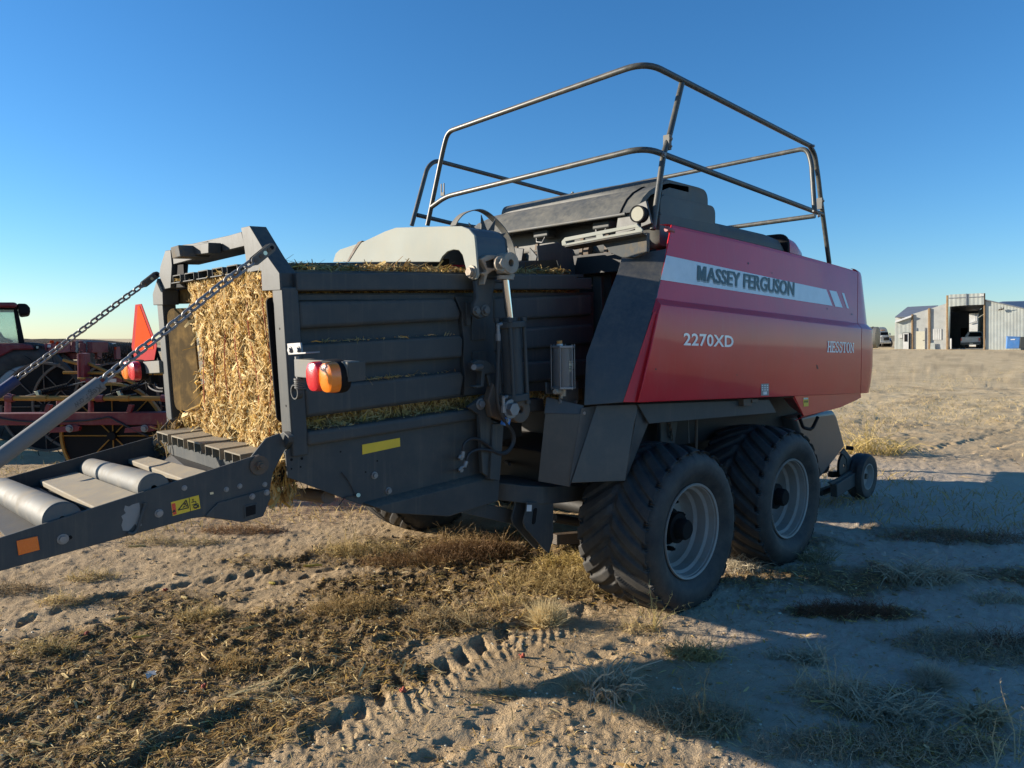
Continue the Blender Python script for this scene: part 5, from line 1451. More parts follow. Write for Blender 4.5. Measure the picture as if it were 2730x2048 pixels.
o = ribbons('ledge_chaff', P, D, unit(np.array([[0, 0, 1.]]) + nr.normal(0, .5, (n, 3))), L, W, L * .1, pick(n), kind='stuff')
tag(o, 'thin line of chaff caught on the ribs of the chamber side', 'chaff')
# ------------------------------------------------------------------ ground
def vnoise(x, y, seed=0):
    """smooth value noise on a unit lattice"""
    rs = np.random.RandomState(seed); T = rs.rand(256, 256)
    xi = np.floor(x).astype(int); yi = np.floor(y).astype(int); fx = x - xi; fy = y - yi
    fx = fx * fx * fx * (fx * (fx * 6 - 15) + 10); fy = fy * fy * fy * (fy * (fy * 6 - 15) + 10)
    a = T[xi % 256, yi % 256]; b = T[(xi + 1) % 256, yi % 256]; c = T[xi % 256, (yi + 1) % 256]; d = T[(xi + 1) % 256, (yi + 1) % 256]
    return (a * (1 - fx) + b * fx) * (1 - fy) + (c * (1 - fx) + d * fx) * fy
def fbm(x, y, o=4, seed=0, g=.5):
    s = 0; a = 1; t = 0
    for i in range(o):
        s = s + a * (vnoise(x * 2 ** i + i * 17.3, y * 2 ** i + i * 5.1, seed + i) * 2 - 1); t += a; a *= g
    return s / t
def G2(z, *qs): return np.array([list(on('Z', 0, z(*q)))[:2] for q in qs])
def sstep(a, b, x):
    t = np.clip((x - a) / (b - a), 0, 1); return t * t * (3 - 2 * t)
def densify(p, step=.03):
    out_ = [p[0]]
    for i in range(1, len(p)):
        L = np.linalg.norm(p[i] - p[i - 1]); k = max(1, int(L / step))
        for j in range(1, k + 1): out_.append(p[i - 1] + (p[i] - p[i - 1]) * j / k)
    return np.array(out_)
def cat2(p, n=12):
    return np.array([list(v)[:2] for v in smoothpath([Vector((a[0], a[1], 0)) for a in p], n)])
TRACKS = [  # centre line, half width, depth, lug pitch
    (cat2(G2(r4, (1960, 590), (1620, 700), (1260, 820), (960, 990), (640, 1200), (280, 1420), (-200, 1700))), .33, .024, .15),
    (cat2(G2(r3, (2500, 900), (1900, 1130), (1560, 1300), (1150, 1560), (800, 1900))), .17, .036, .17),
    (cat2(G2(r3, (2300, 180), (1700, 360), (1100, 450), (500, 570), (-200, 760))), .22, .018, .17),
    (cat2(np.array([(34., 8.), (20., 3.6), (13., 3.4), (10., 5.)])), .3, .02, .2),
    ]
def tracks(x, y):
    h = np.zeros_like(x); bare = np.zeros_like(x)
    for ti, (pl, hw, dep, pitch) in enumerate(TRACKS):
        pl = densify(pl, .06)
        S = np.concatenate([[0], np.cumsum(np.linalg.norm(np.diff(pl, axis=0), axis=1))])
        lo = pl.min(0) - 1; hi = pl.max(0) + 1
        idx = np.where((x > lo[0]) & (x < hi[0]) & (y > lo[1]) & (y < hi[1]))[0]
        if len(idx) == 0: continue
        for c0 in range(0, len(idx), 20000):
            I = idx[c0:c0 + 20000]
            dx = x[I, None] - pl[None, :, 0]; dy = y[I, None] - pl[None, :, 1]
            d2 = dx * dx + dy * dy; k = d2.argmin(1); dist = np.sqrt(d2[np.arange(len(I)), k])
            k2 = np.minimum(k + 1, len(pl) - 1); k1 = np.maximum(k - 1, 0)
            t = pl[k2] - pl[k1]; t /= np.linalg.norm(t, axis=1, keepdims=True) + 1e-9
            v = t[:, 0] * (y[I] - pl[k, 1]) - t[:, 1] * (x[I] - pl[k, 0])
            s = S[k] + t[:, 0] * (x[I] - pl[k, 0]) + t[:, 1] * (y[I] - pl[k, 1])
            wob = .09 * fbm(x[I] * 3, y[I] * 3, 3, 40 + ti)
            u = np.abs(v + wob) / hw
            inside = 1 - sstep(.86, 1.06, u)
            ends = sstep(0, .3, S[k]) * (1 - sstep(S[-1] - .3, S[-1], S[k]))
            berm = np.exp(-((u - 1.16) / .13) ** 2)
            side = np.where(v > 0, .5, 0.)
            ph = (s + .55 * np.abs(v)) / pitch + side
            lug = np.abs((ph % 1) - .5) * 2; lug = sstep(.35, .62, lug)
            fade = .25 + .75 * sstep(-.35, .2, fbm(x[I] * 1.6, y[I] * 1.6, 3, 77 + ti)) * (.55 + .9 * vnoise(x[I] * 14, y[I] * 14, 88))
            pits = sstep(.56, .72, u) * (1 - sstep(.96, 1.08, u)) * (1 - lug) * fade
            ph2 = (s + .75 * np.abs(v)) / (pitch * .46) + .55 * fbm(x[I] * 5, y[I] * 5, 2, 91); rib = .5 + .5 * np.cos(2 * math.pi * ph2); rib = rib ** 1.5 * (1 - sstep(.60, .75, u))
            hh = (-dep * inside * (.30) + dep * .26 * rib * inside * fade - dep * 1.25 * pits + dep * .18 * berm * (.5 + .7 * vnoise(x[I] * 9, y[I] * 9, 5))) * ends
            h[I] += hh; bare[I] = np.maximum(bare[I], inside * ends)
    return h, bare
def blob(x, y, z, q, rx, rr=None, ang=0.0):
    c = G2(z, q)[0]; rr = rr or rx
    # axes along / across the view
    u = (x - c[0]) * RT[0] + (y - c[1]) * RT[1]; w = (x - c[0]) * math.cos(YAW) + (y - c[1]) * math.sin(YAW)
    ca, sa = math.cos(ang), math.sin(ang)
    return np.exp(-(((u * ca + w * sa) / rx) ** 2 + ((w * ca - u * sa) / rr) ** 2))
def masks(x, y):
    """dark trampled earth and litter cover"""
    nz = fbm(x * .9, y * .9, 4, 3); n2 = fbm(x * 3.5, y * 3.5, 3, 9)
    dk = np.zeros_like(x)
    for z, q, rx, rr, k in ((r3, (700, 900), 1.15, .55, 1.0), (r3, (1500, 700), .9, .5, .9), (r3, (300, 1400), .9, .4, 1.0), (r3, (1300, 1350), .7, .35, .8), (r3, (2000, 900), .5, .35, .8), (r3, (1900, 520), .5, .35, .6),
                            (r4, (300, 420), 1.0, .4, .9), (r4, (900, 620), .7, .3, .8), (r3, (1900, 250), .9, .35, .75), (r3, (1100, 480), .8, .3, .7), (r3, (2100, 700), .7, .35, .9), (r4, (700, 180), .95, .55, 1.0), (r4, (1150, 330), .8, .45, .9), (r4, (1600, 420), .7, .5, .7), (r4, (100, 600), .5, .3, .6), (r4, (100, 1000), .4, .22, 1.0), (r4, (1100, 1120), .3, .15, .5), (z4, (1800, 1150), .9, .8, .8),
                            (r5, (1080, 560), .42, .13, .9), (r5, (1950, 780), .55, .28, .55), (r5, (1250, 1150), .5, .22, .45), (r5, (2100, 320), .8, .3, .7), (r5, (100, 1280), .35, .25, .6), (r5, (1500, 1400), .8, .2, .5), (r5, (1000, 330), .9, .45, .55), (r5, (1700, 60), 1.2, .5, .6), (r5, (700, 100), .8, .6, .5)):
        dk = np.maximum(dk, k * blob(x, y, z, q, rx, rr))
    dk = sstep(.28, .62, dk + .30 * nz + .22 * n2)
    far = sstep(9, 22, np.hypot(x, y))
    dk = dk * (1 - far) + far * .55 * sstep(.1, .5, nz + .3 * n2)
    return dk
RISE = .45
def height(x, y, fine=True):
    r = np.hypot(x, y)
    h = .03 * fbm(x * .35, y * .35, 3, 1) * (1 - sstep(30, 80, r)) + .012 * fbm(x * 1.3, y * 1.3, 3, 2)
    # level under the wheels
    for wx, wy in ((4.02, 2.8), (5.385, 2.8), (4.02, 5.5), (5.385, 5.5), (8.16, 3.05)):
        h = h * (1 - np.exp(-((x - wx) ** 2 + (y - wy) ** 2) / .35))
    h = h + RISE * sstep(18, 85, r * 1.0)
    near = 1 - sstep(14, 30, r)
    dk = masks(x, y)
    t, bare = tracks(x, y)
    rough = (.42 + .80 * dk) * near
    lump = fbm(x * 7, y * 7, 4, 21, .6); cl = np.maximum(0, fbm(x * 16, y * 16, 3, 31, .6)) ** 1.0
    h = h + rough * (.022 * lump + .030 * cl) * (1 - .75 * bare) + near * .004 * fbm(x * 22, y * 22, 2, 55)
    mid = sstep(8, 14, r) * (1 - sstep(35, 70, r)); h = h + mid * (.045 * np.maximum(0, fbm(x * .9, y * 1.6, 4, 61)) + .03 * np.maximum(0, fbm(x * 3, y * 3, 3, 63)))
    # ruts thrown up at the lower left
    h = h + t * near + t * (1 - near) * .6
    return h, dk, bare
th_f = np.linspace(R_(-46), R_(46), 920); th_c = np.linspace(R_(46), R_(314), 150)[1:-1]
TH = np.concatenate([th_f, th_c]); nth = len(TH)
RR = np.concatenate([[.25, .6, 1.0, 1.5, 2.0], np.geomspace(2.4, 30, 470), np.geomspace(31, 6000, 60)])
tt, rr_ = np.meshgrid(TH, RR, indexing='ij')
ang = YAW - tt
gx = (rr_ * np.cos(ang)).ravel(); gy = (rr_ * np.sin(ang)).ravel()
gh, gd, gb = height(gx, gy)
coarse = np.abs(tt.ravel()) > R_(46.5)
gh = np.where(coarse & (rr_.ravel() < 60), gh * .3, gh)
k = len(RR)
i, j = np.meshgrid(np.arange(nth), np.arange(k - 1), indexing='ij'); i2 = (i + 1) % nth
F4 = np.stack([i * k + j, i * k + j + 1, i2 * k + j + 1, i2 * k + j], -1).reshape(-1, 4)
V = np.stack([gx, gy, gh], -1)
V = np.concatenate([V, [[0, 0, 0]]]); 
me = bpy.data.meshes.new('ground')
tri = np.stack([np.full(nth, len(V) - 1), np.arange(nth) * k, ((np.arange(nth) + 1) % nth) * k], -1)
me.vertices.add(len(V)); me.vertices.foreach_set('co', V.astype(np.float32).ravel())
nl = len(F4) * 4 + len(tri) * 3
me.loops.add(nl); me.polygons.add(len(F4) + len(tri))
me.loops.foreach_set('vertex_index', np.concatenate([F4.ravel(), tri.ravel()]).astype(np.int32))
ls = np.concatenate([np.arange(0, len(F4) * 4, 4), len(F4) * 4 + np.arange(0, len(tri) * 3, 3)])
me.polygons.foreach_set('loop_start', ls.astype(np.int32))
me.update(calc_edges=True); me.validate()
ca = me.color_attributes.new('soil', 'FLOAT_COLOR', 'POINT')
cc = np.ones((len(V), 4)); cc[:-1, 0] = gd; cc[:-1, 1] = sstep(.2, 1.3, gx * RT[0] + gy * RT[1] - .10 * (gx * math.cos(YAW) + gy * math.sin(YAW))) * (1 - sstep(9, 14, rr_.ravel())); cc[:-1, 2] = sstep(9, 22, rr_.ravel())  # green: right-hand silt area, paled to brighten the shade there
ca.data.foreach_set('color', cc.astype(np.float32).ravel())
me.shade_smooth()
ground = bpy.data.objects.new('ground', me); COL.objects.link(ground); ground['kind'] = 'structure'
ground['label'] = 'bare sandy yard ground with tyre tracks and stalk litter'
# make sure the faces look up
if me.polygons[len(me.polygons) // 2].normal.z < 0: me.flip_normals()

def soil_mat():
    mt, nt, n, l, b = new_mat('soil')
    co = obj_co(n)
    a = n.new('ShaderNodeAttribute'); a.attribute_name = 'soil'
    s3 = n.new('ShaderNodeSeparateColor'); l.new(a.outputs['Color'], s3.inputs[0])
    f1 = noise(n, l, co, 1.7, 6, .6); f2 = noise(n, l, co, 14, 6, .7); f3 = noise(n, l, co, 85, 4, .7)
    sand = mixc(n, l, ramp(n, l, f1, .3, .7), (.40, .285, .160), (.55, .41, .245))
    sand = mixc(n, l, math_(n, l, 'MULTIPLY', ramp(n, l, f2, .48, .75), .5), sand, (.24, .175, .105))
    dark = mixc(n, l, ramp(n, l, f2, .35, .7), (.17, .12, .066), (.31, .225, .13))
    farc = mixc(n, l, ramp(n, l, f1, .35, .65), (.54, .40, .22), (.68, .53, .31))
    silt_lifted = mixc(n, l, ramp(n, l, f2, .3, .7), (.47, .40, .315), (.62, .54, .44))  # grey silt, paled further to lift the shaded ground
    sand = mixc(n, l, math_(n, l, 'MULTIPLY', s3.outputs[1], .8), sand, silt_lifted)
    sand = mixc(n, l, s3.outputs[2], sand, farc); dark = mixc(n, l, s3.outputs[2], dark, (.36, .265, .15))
    c = mixc(n, l, s3.outputs[0], sand, dark)
    # pale grit
    v = n.new('ShaderNodeTexVoronoi'); v.inputs['Scale'].default_value = 70; l.new(co, v.inputs['Vector'])
    sp = math_(n, l, 'MULTIPLY', ramp(n, l, v.outputs['Distance'], .06, .10, (1, 1, 1, 1), (0, 0, 0, 1)), ramp(n, l, noise(n, l, co, 9, 2), .62, .66))
    c = mixc(n, l, math_(n, l, 'MULTIPLY', sp, .5), c, (.55, .50, .42))
    c = mixc(n, l, math_(n, l, 'MULTIPLY', ramp(n, l, f3, .55, .75), .45), c, (.12, .085, .05))
    l.new(c, b.inputs['Base Color']); b.inputs['Roughness'].default_value = .95; b.inputs['Specular IOR Level'].default_value = .12
    hh = math_(n, l, 'ADD', math_(n, l, 'MULTIPLY', f2, .6), math_(n, l, 'MULTIPLY', f3, .4))
    bump(n, l, b, hh, 1.0, .035)
    M['soil'] = mt
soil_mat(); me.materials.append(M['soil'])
def gz(x, y):
    x = np.atleast_1d(np.asarray(x, float)); y = np.atleast_1d(np.asarray(y, float)); return height(x, y)[0]

# ------------------------------------------------------------------ clods, litter, stalks
def in_view(n, rmin, rmax, amax=40, bias=1.0):
    r = rmin * (rmax / rmin) ** (nr.rand(n) ** bias); a = YAW - R_(1) * nr.uniform(-amax, amax, n)
    return r * np.cos(a), r * np.sin(a)
def keep(x, y, lo=.0):
    d = masks(x, y); m_ = nr.rand(len(x)) < np.maximum(lo, d); return x[m_], y[m_]
x, y = keep(*in_view(34000, 2.5, 7.5), .13); z = gz(x, y); s = nr.gamma(1.1, .0026, len(x)) + .0016
ico = bmesh.new(); bmesh.ops.create_icosphere(ico, subdivisions=1, radius=1); iv = np.array([v.co[:] for v in ico.verts]); itf = np.array([[v.index for v in f.verts] for f in ico.faces]); ico.free()
VV = []; n = len(x)
jit = 1 + nr.uniform(-.45, .45, (n, len(iv), 1)); sc_ = s[:, None, None] * np.stack([nr.uniform(.8, 1.5, n), nr.uniform(.8, 1.5, n), nr.uniform(.5, .95, n)], -1)[:, None, :]
VV = (iv[None] * jit * sc_ + np.stack([x, y, z + s * .25], -1)[:, None, :]).reshape(-1, 3)
FF = (itf[None] + (np.arange(n) * len(iv))[:, None, None]).reshape(-1, 3)
cm = bpy.data.meshes.new('soil_clods'); cm.from_pydata(VV.tolist(), [], FF.tolist()); cm.materials.append(M['soil'])
ca = cm.color_attributes.new('soil', 'FLOAT_COLOR', 'POINT'); cc = np.ones((len(VV), 4)); cc[:, 1] = 0; cc[:, 0] = np.repeat(np.clip(masks(x, y) + nr.uniform(-.25, .35, n), 0, 1), len(iv)); cc[:, 2] = 0; ca.data.foreach_set('color', cc.astype(np.float32).ravel())
cl_o = bpy.data.objects.new('soil_clods', cm); COL.objects.link(cl_o); cl_o['kind'] = 'stuff'; tag(cl_o, 'crumbly clods of dry earth along the tyre ruts', 'clods')
def litter(name, label, n, rmin, rmax, Lm, Wm, w, lo, lift=.004, tint=1.0, amax=40):
    x, y = keep(*in_view(n, rmin, rmax, amax), lo); n = len(x); z = gz(x, y) + lift
    a = nr.uniform(0, 2 * math.pi, n); D = np.stack([np.cos(a), np.sin(a), nr.normal(0, .22, n)], -1)
    L = nr.gamma(2.6, Lm / 2.6, n) + .008; W = nr.gamma(2.5, Wm / 2.5, n) + .0012
    o = ribbons(name, np.stack([x, y, z], -1), D, unit(np.array([[0, 0, 1.]]) + nr.normal(0, .35, (n, 3))), L, W, L * nr.uniform(0, .16, n), pick(n, w) * tint, kind='stuff')
    return tag(o, label, 'litter')
litter('stalk_litter', 'short pale chopped stalks strewn over the yard', 52000, 2.5, 9, .036, .0040, [.25, .2, .2, .12, .1, .05, .04, .04], .06)
litter('twig_litter', 'fine brown twigs and roots matted on the trampled earth', 60000, 2.5, 9, .045, .0018, [.04, .12, .04, .06, .3, .34, .06, .04], .05, .006, .9)
litter('far_litter', 'straw scattered over the far part of the yard', 5000, 8, 26, .09, .012, [.2, .2, .15, .15, .15, .1, .03, .02], .15, .01, .9)
# larger single stalks one can pick out, lying on the ground
stalk_spots = [(r3, (790, 620), .055, .2, 'thick cut corn stalk lying across the dark litter'), (r3, (2050, 268), .07, .1, 'bright yellow stalk lying under the chute'), (r3, (930, 720), .05, .15, 'yellow stalk end half buried in trampled earth'), (r3, (1210, 472), .03, -.6, 'short pale stalk piece beside the light sand patch'), (r3, (1640, 690), .07, .5, 'long tan stalk lying askew beneath the skirt'), (r3, (900, 140), .07, .1, 'tan stalk lying in front of the chute side plate'), (r3, (1785, 382), .025, -.4, 'short yellow stalk piece on bare sand'), (r3, (880, 1070), .035, -1.2, 'stubby pale stalk standing out of the litter'), (r4, (1140, 265), .06, -.15, 'pale stalk lying by the brown weeds'), (r3, (215, 1455), .06, -.3, 'pale torn husk lying at the lower left corner')]
for z_, q, hl, an, lab in stalk_spots:
    c = on('Z', 0, z_(*q)); c.z = gz(c.x, c.y)[0] + .014
    d = Vector(RT) * math.cos(an) + Vector((math.cos(YAW), math.sin(YAW), 0)) * math.sin(an)
    s_ = d.cross(Vector((0, 0, 1)))
    mb = MB(); mb.tube([c - d * hl, c - d * hl * .3 + s_ * .003, c + d * hl * .4 + Vector((0, 0, .004)), c + d * hl], .009, 8, r2=.0075)
    mb.tube([c - d * hl * .1, c + d * .012], .0105, 8)
    me_ = mb.build('corn_stalk', None); ca = me_.data.color_attributes.new('col', 'FLOAT_COLOR', 'POINT'); colr = (.60, .47, .20) if 'yellow' not in lab else (.66, .52, .12)
    ca.data.foreach_set('color', np.tile(np.array([*colr, 1.0], np.float32), len(me_.data.vertices))); me_.data.materials.append(M['straw'])
    tag(me_, lab, 'stalk', 'single stalks on the ground')
cob_spots = [(r3, (1085, 425), 'small red cob fragment on the light sand'), (r3, (575, 710), 'red cob fragment among the left litter'), (r3, (1335, 1072), 'red cob fragment beside the sprawling weed'), (r4, (1212, 865), 'red brick-coloured lump lying in the tyre track'), (r4, (430, 1095), 'dark red cob fragment beside the rut')]
for z_, q, lab in cob_spots:
    c = on('Z', 0, z_(*q)); c.z = gz(c.x, c.y)[0] + .008; mb = MB()
    for k_ in range(7): mb.sphere(c + Vector((rnd.uniform(-.012, .012), rnd.uniform(-.012, .012), rnd.uniform(-.004, .008))), rnd.uniform(.005, .010), 7, 5)
    tag(mb.build('cob_fragment', 'twine'), lab, 'cob', 'red cob bits')
# a scrap of plastic and pebbles
c = on('Z', 0, r3(985, 1005)); c.z = gz(c.x, c.y)[0] + .01
mb = MB(); pts = [c + Vector((rnd.uniform(-.035, .035), rnd.uniform(-.035, .035), rnd.uniform(0, .03))) for _ in range(12)]
for k_ in range(10): mb.add([pts[k_], pts[k_ + 1], pts[k_ + 2]], [(0, 1, 2)])
tag(mb.build('plastic_scrap', 'decal_white', smooth=False), 'crumpled white plastic scrap lying among the stalks', 'scrap')
x, y = in_view(420, 2.6, 6, 38); z = gz(x, y); mb = MB()
for a_, b_, c_ in zip(x, y, z):
    s = rnd.uniform(.003, .007) * (1.6 if rnd.random() < .1 else 1); mb.sphere((a_, b_, c_ + s * .3), s, 6, 4, (1, 1.2, .7))
o = mb.build('pebbles', 'decal_cream'); o['kind'] = 'stuff'; tag(o, 'tiny pale pebbles scattered on the bare ground', 'pebbles')
# ------------------------------------------------------------------ plants
def strips(name, paths, widths, cols, parent=None, kind=None):
    """many thin three-sided stems / blades; paths: list of (k,3) arrays with the same k"""
    P = np.asarray(paths, float); n, k, _ = P.shape
    T = np.gradient(P, axis=1); T = unit(T)
    ref = unit(nr.normal(0, 1, (n, 1, 3)) + np.array([0, 0, .2])); S = unit(np.cross(T, np.broadcast_to(ref, T.shape)))
    w = np.asarray(widths)[:, None] * np.linspace(1, .25, k)[None]
    V = np.stack([P - S * w[..., None], P + S * w[..., None]], 2).reshape(-1, 3)
    b = (np.arange(n) * k * 2)[:, None]
    F4 = np.concatenate([b + np.array([[2 * i, 2 * i + 1, 2 * i + 3, 2 * i + 2]]) for i in range(k - 1)], 0)
    me = bpy.data.meshes.new(name)
    me.vertices.add(len(V)); me.vertices.foreach_set('co', V.astype(np.float32).ravel())
    me.loops.add(len(F4) * 4); me.polygons.add(len(F4)); me.loops.foreach_set('vertex_index', F4.astype(np.int32).ravel())
    me.polygons.foreach_set('loop_start', np.arange(0, len(F4) * 4, 4, dtype=np.int32)); me.update(calc_edges=True)
    ca = me.color_attributes.new('col', 'FLOAT_COLOR', 'POINT')
    ca.data.foreach_set('color', np.repeat(np.concatenate([np.asarray(cols), np.ones((n, 1))], 1), k * 2, 0).astype(np.float32).ravel())
    me.shade_smooth(); me.materials.append(M['straw'])
    o = bpy.data.objects.new(name, me); COL.objects.link(o)
    if parent is not None: o.parent = parent
    if kind: o['kind'] = kind
    return o
RTv = np.array(RT); FWv = np.array([math.cos(YAW), math.sin(YAW), 0.0])
def base_pts(c, n, rx, rr):
    a = nr.uniform(0, 2 * math.pi, n); r = np.sqrt(nr.rand(n))
    p = np.array(c)[None] + RTv[None] * (r * np.cos(a) * rx)[:, None] + FWv[None] * (r * np.sin(a) * rr)[:, None]
    p[:, 2] = gz(p[:, 0], p[:, 1]) - .005
    return p, r, a
def needle(c, rad, hgt, n, col, jit=.2):
    """dense round cushion of fine straight stems"""
    p, r, a = base_pts(c, n, rad * .35, rad * .35)
    d = unit(nr.normal(0, 1, (n, 3)) * np.array([1, 1, .55]) + np.array([0, 0, .75])); d[:, 2] = np.abs(d[:, 2])
    L = rad * nr.uniform(.6, 1.15, n); t = np.linspace(0, 1, 4)
    P = p[:, None] + d[:, None] * (L[:, None] * t)[..., None] + nr.normal(0, .05, (n, 4, 3)) * (L[:, None] * t)[..., None]
    P[..., 2] = p[:, None, 2] + (P[..., 2] - p[:, None, 2]) * hgt / rad
    return P, np.full(n, .0018), np.asarray(col)[None] * (1 + nr.uniform(-jit, jit, (n, 1)))
def grass(c, rx, rr, hgt, n, col, w=.0028, jit=.25):
    """arching dry blades"""
    w = w * 1.6; hgt = hgt * 1.55; p, r, a = base_pts(c, n, rx, rr)
    d = nr.normal(0, 1, (n, 2)); d /= np.linalg.norm(d, axis=1, keepdims=True); out = np.stack([d[:, 0], d[:, 1], np.zeros(n)], -1)
    L = hgt * nr.uniform(.5, 1.4, n); t = np.linspace(0, 1, 7)
    sp = nr.uniform(.3, 1.1, n); dr = nr.uniform(.4, 1.6, n)
    P = p[:, None] + out[:, None] * (L * sp)[:, None, None] * (t ** 1.2)[None, :, None]
    P[..., 2] += L[:, None] * (t[None] - dr[:, None] * .62 * t[None] ** 2.2)
    P = P + nr.normal(0, .03, P.shape) * (L[:, None] * t)[..., None]
    P[..., 2] = np.maximum(P[..., 2], p[:, None, 2] + .003)
    return P, w * nr.uniform(.5, 1.4, n), np.asarray(col)[None] * (1 + nr.uniform(-jit, jit, (n, 1)))
def twig(c, rx, rr, hgt, n, col, w=.0016, jit=.5, curl=.5, L0=.12):
    n = int(n * .75); w = w * 1.25
    """tangled wiry stems"""
    p, r, a = base_pts(c, n, rx, rr)
    p[:, 2] += nr.rand(n) ** 1.6 * hgt * (1 - r ** 2)
    d = unit(nr.normal(0, 1, (n, 3)) * np.array([1, 1, .55]) + np.array([0, 0, .25])); P = [p]
    st = L0 * nr.uniform(.4, 1.3, n) / 8
    for k in range(8):
        d = unit(d + nr.normal(0, curl, (n, 3)) + np.array([0, 0, -.10]) * (k > 3)); P.append(P[-1] + d * st[:, None])
    P = np.stack(P, 1); P[..., 2] = np.maximum(P[..., 2], gz(P[..., 0].ravel(), P[..., 1].ravel()).reshape(P.shape[:2]) * 0 + p[:, None, 2].min() + .001)
    return P, w * nr.uniform(.5, 1.5, n), np.asarray(col)[None] * (1 + nr.uniform(-jit, jit, (n, 1)))
def stalkweed(c, hgt, n, col, spread=.6, w=.0022, lie=0.0, ldir=None):
    """few long main stems with short side twigs"""
    w = w * 1.6; hgt = hgt * 1.25; main = []; ws = []; side = []; sws = []
    for i in range(n):
        d = np.array([rnd.gauss(0, spread), rnd.gauss(0, spread), 1.0 - lie])
        if ldir is not None: d = d + np.array(ldir) * lie * 2.2
        d /= np.linalg.norm(d); p = np.array(c, float) + nr.normal(0, .015, 3) * np.array([1, 1, 0]); P = [p]; L = hgt * rnd.uniform(.6, 1.2) / 8
        for k in range(8):
            d = d + nr.normal(0, .13, 3) + np.array([0, 0, -.04 * lie]); d /= np.linalg.norm(d); q = P[-1] + d * L; q[2] = max(q[2], c[2] + .006); P.append(q)
            if k > 1:
                for s in range(3):
                    e = d + nr.normal(0, .8, 3); e /= np.linalg.norm(e); l = hgt * rnd.uniform(.04, .14); Q = [P[-1]]
                    for m_ in range(8): e = e + nr.normal(0, .15, 3); e /= np.linalg.norm(e); Q.append(Q[-1] + e * l / 8)
                    side.append(Q); sws.append(w * .45)
        main.append(P); ws.append(w)
    P = np.array(main + side); return P, np.array(ws + sws), np.asarray(col)[None] * (1 + nr.uniform(-.25, .25, (len(P), 1)))
STRAW = (.50, .38, .17); PALE = (.46, .37, .20); BROWN = (.20, .115, .055); RUST = (.20, .10, .06); GREYG = (.50, .44, .32); YEL = (.56, .42, .15)
def gp(z, q):
    c = on('Z', 0, z(*q)); c.z = gz(c.x, c.y)[0]; return np.array(c)
def plant(name, label, parts, cat='weed', group=None):
    P = {}
    for Pp, ww, cc in parts: P.setdefault(Pp.shape[1], []).append((Pp, ww, cc))
    if len(P) == 1:
        g = list(P.values())[0]; o = strips(name, np.concatenate([a[0] for a in g]), np.concatenate([a[1] for a in g]), np.concatenate([a[2] for a in g]))
        return tag(o, label, cat, group)
    e = thing(name, label, cat, group)
    for nm, g in zip(('stems', 'blades', 'twigs'), P.values()): strips(nm, np.concatenate([a[0] for a in g]), np.concatenate([a[1] for a in g]), np.concatenate([a[2] for a in g]), e)
    return e
tuftg = 'dry grass tufts in the yard'; weedg = 'dead weeds in the yard'
plant('grass_tuft', 'round straw-coloured needle cushion just behind the near rear tyre', [needle(gp(r4, (1365, 640)), .15, .16, 1700, (.74, .60, .33))], 'grass tuft', tuftg)
plant('grass_tuft', 'large leafy dry grass clump on the edge of the shadow in the foreground', [grass(gp(r4, (1790, 1130)), .12, .07, .15, 150, GREYG, .0035), grass(gp(r4, (1620, 1090)), .10, .05, .08, 90, (.42, .34, .2), .002)], 'grass tuft', tuftg)
plant('grass_tuft', 'wide dense grey grass clump alone in the shade right of the tyres', [grass(gp(r5, (1560, 345)), .24, .10, .13, 420, GREYG, .003), grass(gp(r5, (1720, 330)), .16, .08, .09, 160, GREYG, .003)], 'grass tuft', tuftg)
plant('grass_tuft', 'flat pale grass tuft at the right picture edge behind the grey clump', [grass(gp(r5, (2060, 460)), .20, .08, .07, 220, GREYG, .002)], 'grass tuft', tuftg)
plant('grass_tuft', 'fine hairy grass cushion in the shade, left of the dark matted patch', [needle(gp(r5, (1640, 990)), .13, .10, 900, (.50, .44, .33)), needle(gp(r5, (1580, 1020)), .08, .06, 300, (.50, .44, .33))], 'grass tuft', tuftg)
plant('grass_tuft', 'pale curled-blade grass clump near the lower right corner', [grass(gp(r5, (1960, 1240)), .085, .05, .10, 150, (.44, .37, .23), .003)], 'grass tuft', tuftg)
plant('grass_tuft', 'elongated grass clump in the shade, right of the tangled stalks', [grass(gp(r5, (1330, 1190)), .20, .09, .09, 520, GREYG, .0024), grass(gp(r5, (1480, 1240)), .10, .06, .07, 160, GREYG, .0024)], 'grass tuft', tuftg)
plant('grass_tuft', 'small drooping grass tuft beyond the end of the sunlit wedge', [grass(gp(r5, (830, 870)), .09, .06, .075, 170, GREYG, .0025), grass(gp(r5, (680, 840)), .09, .05, .04, 110, GREYG, .002)], 'grass tuft', tuftg)
plant('grass_tuft', 'low grass tuft half in sun at the lower edge of the sunlit wedge', [grass(gp(r5, (150, 850)), .12, .06, .07, 190, STRAW, .0022), grass(gp(r5, (40, 820)), .10, .05, .06, 120, STRAW, .0022)], 'grass tuft', tuftg)
plant('grass_tuft', 'greenish grass tuft in deep shade between the two tandem tyres', [grass(gp(r5, (430, 280)), .13, .10, .09, 200, GREYG, .0022)], 'grass tuft', tuftg)
plant('grass_tuft', 'dull tuft in the shade just right of the front tandem tyre', [grass(gp(r5, (890, 225)), .14, .10, .12, 160, (.27, .24, .14), .002)], 'grass tuft', tuftg)
plant('grass_tuft', 'tall yellow grass standing in sunlight behind the small gauge wheel', [grass(np.array([*on('Z', 0, (2325, 1207))]), .5, .3, .30, 260, YEL, .003), stalkweed(np.array([*on('Z', 0, (2310, 1207))]), .5, 9, YEL, .22, .003)], 'grass tuft', tuftg)
plant('dry_weed', 'sunlit twiggy yellow weed leaning against the foot of the near tyre', [stalkweed(gp(r4, (2080, 690)), .24, 8, (.58, .46, .2), .55, .0028), twig(gp(r4, (1980, 690)), .16, .08, .05, 240, STRAW)], 'weed', weedg)
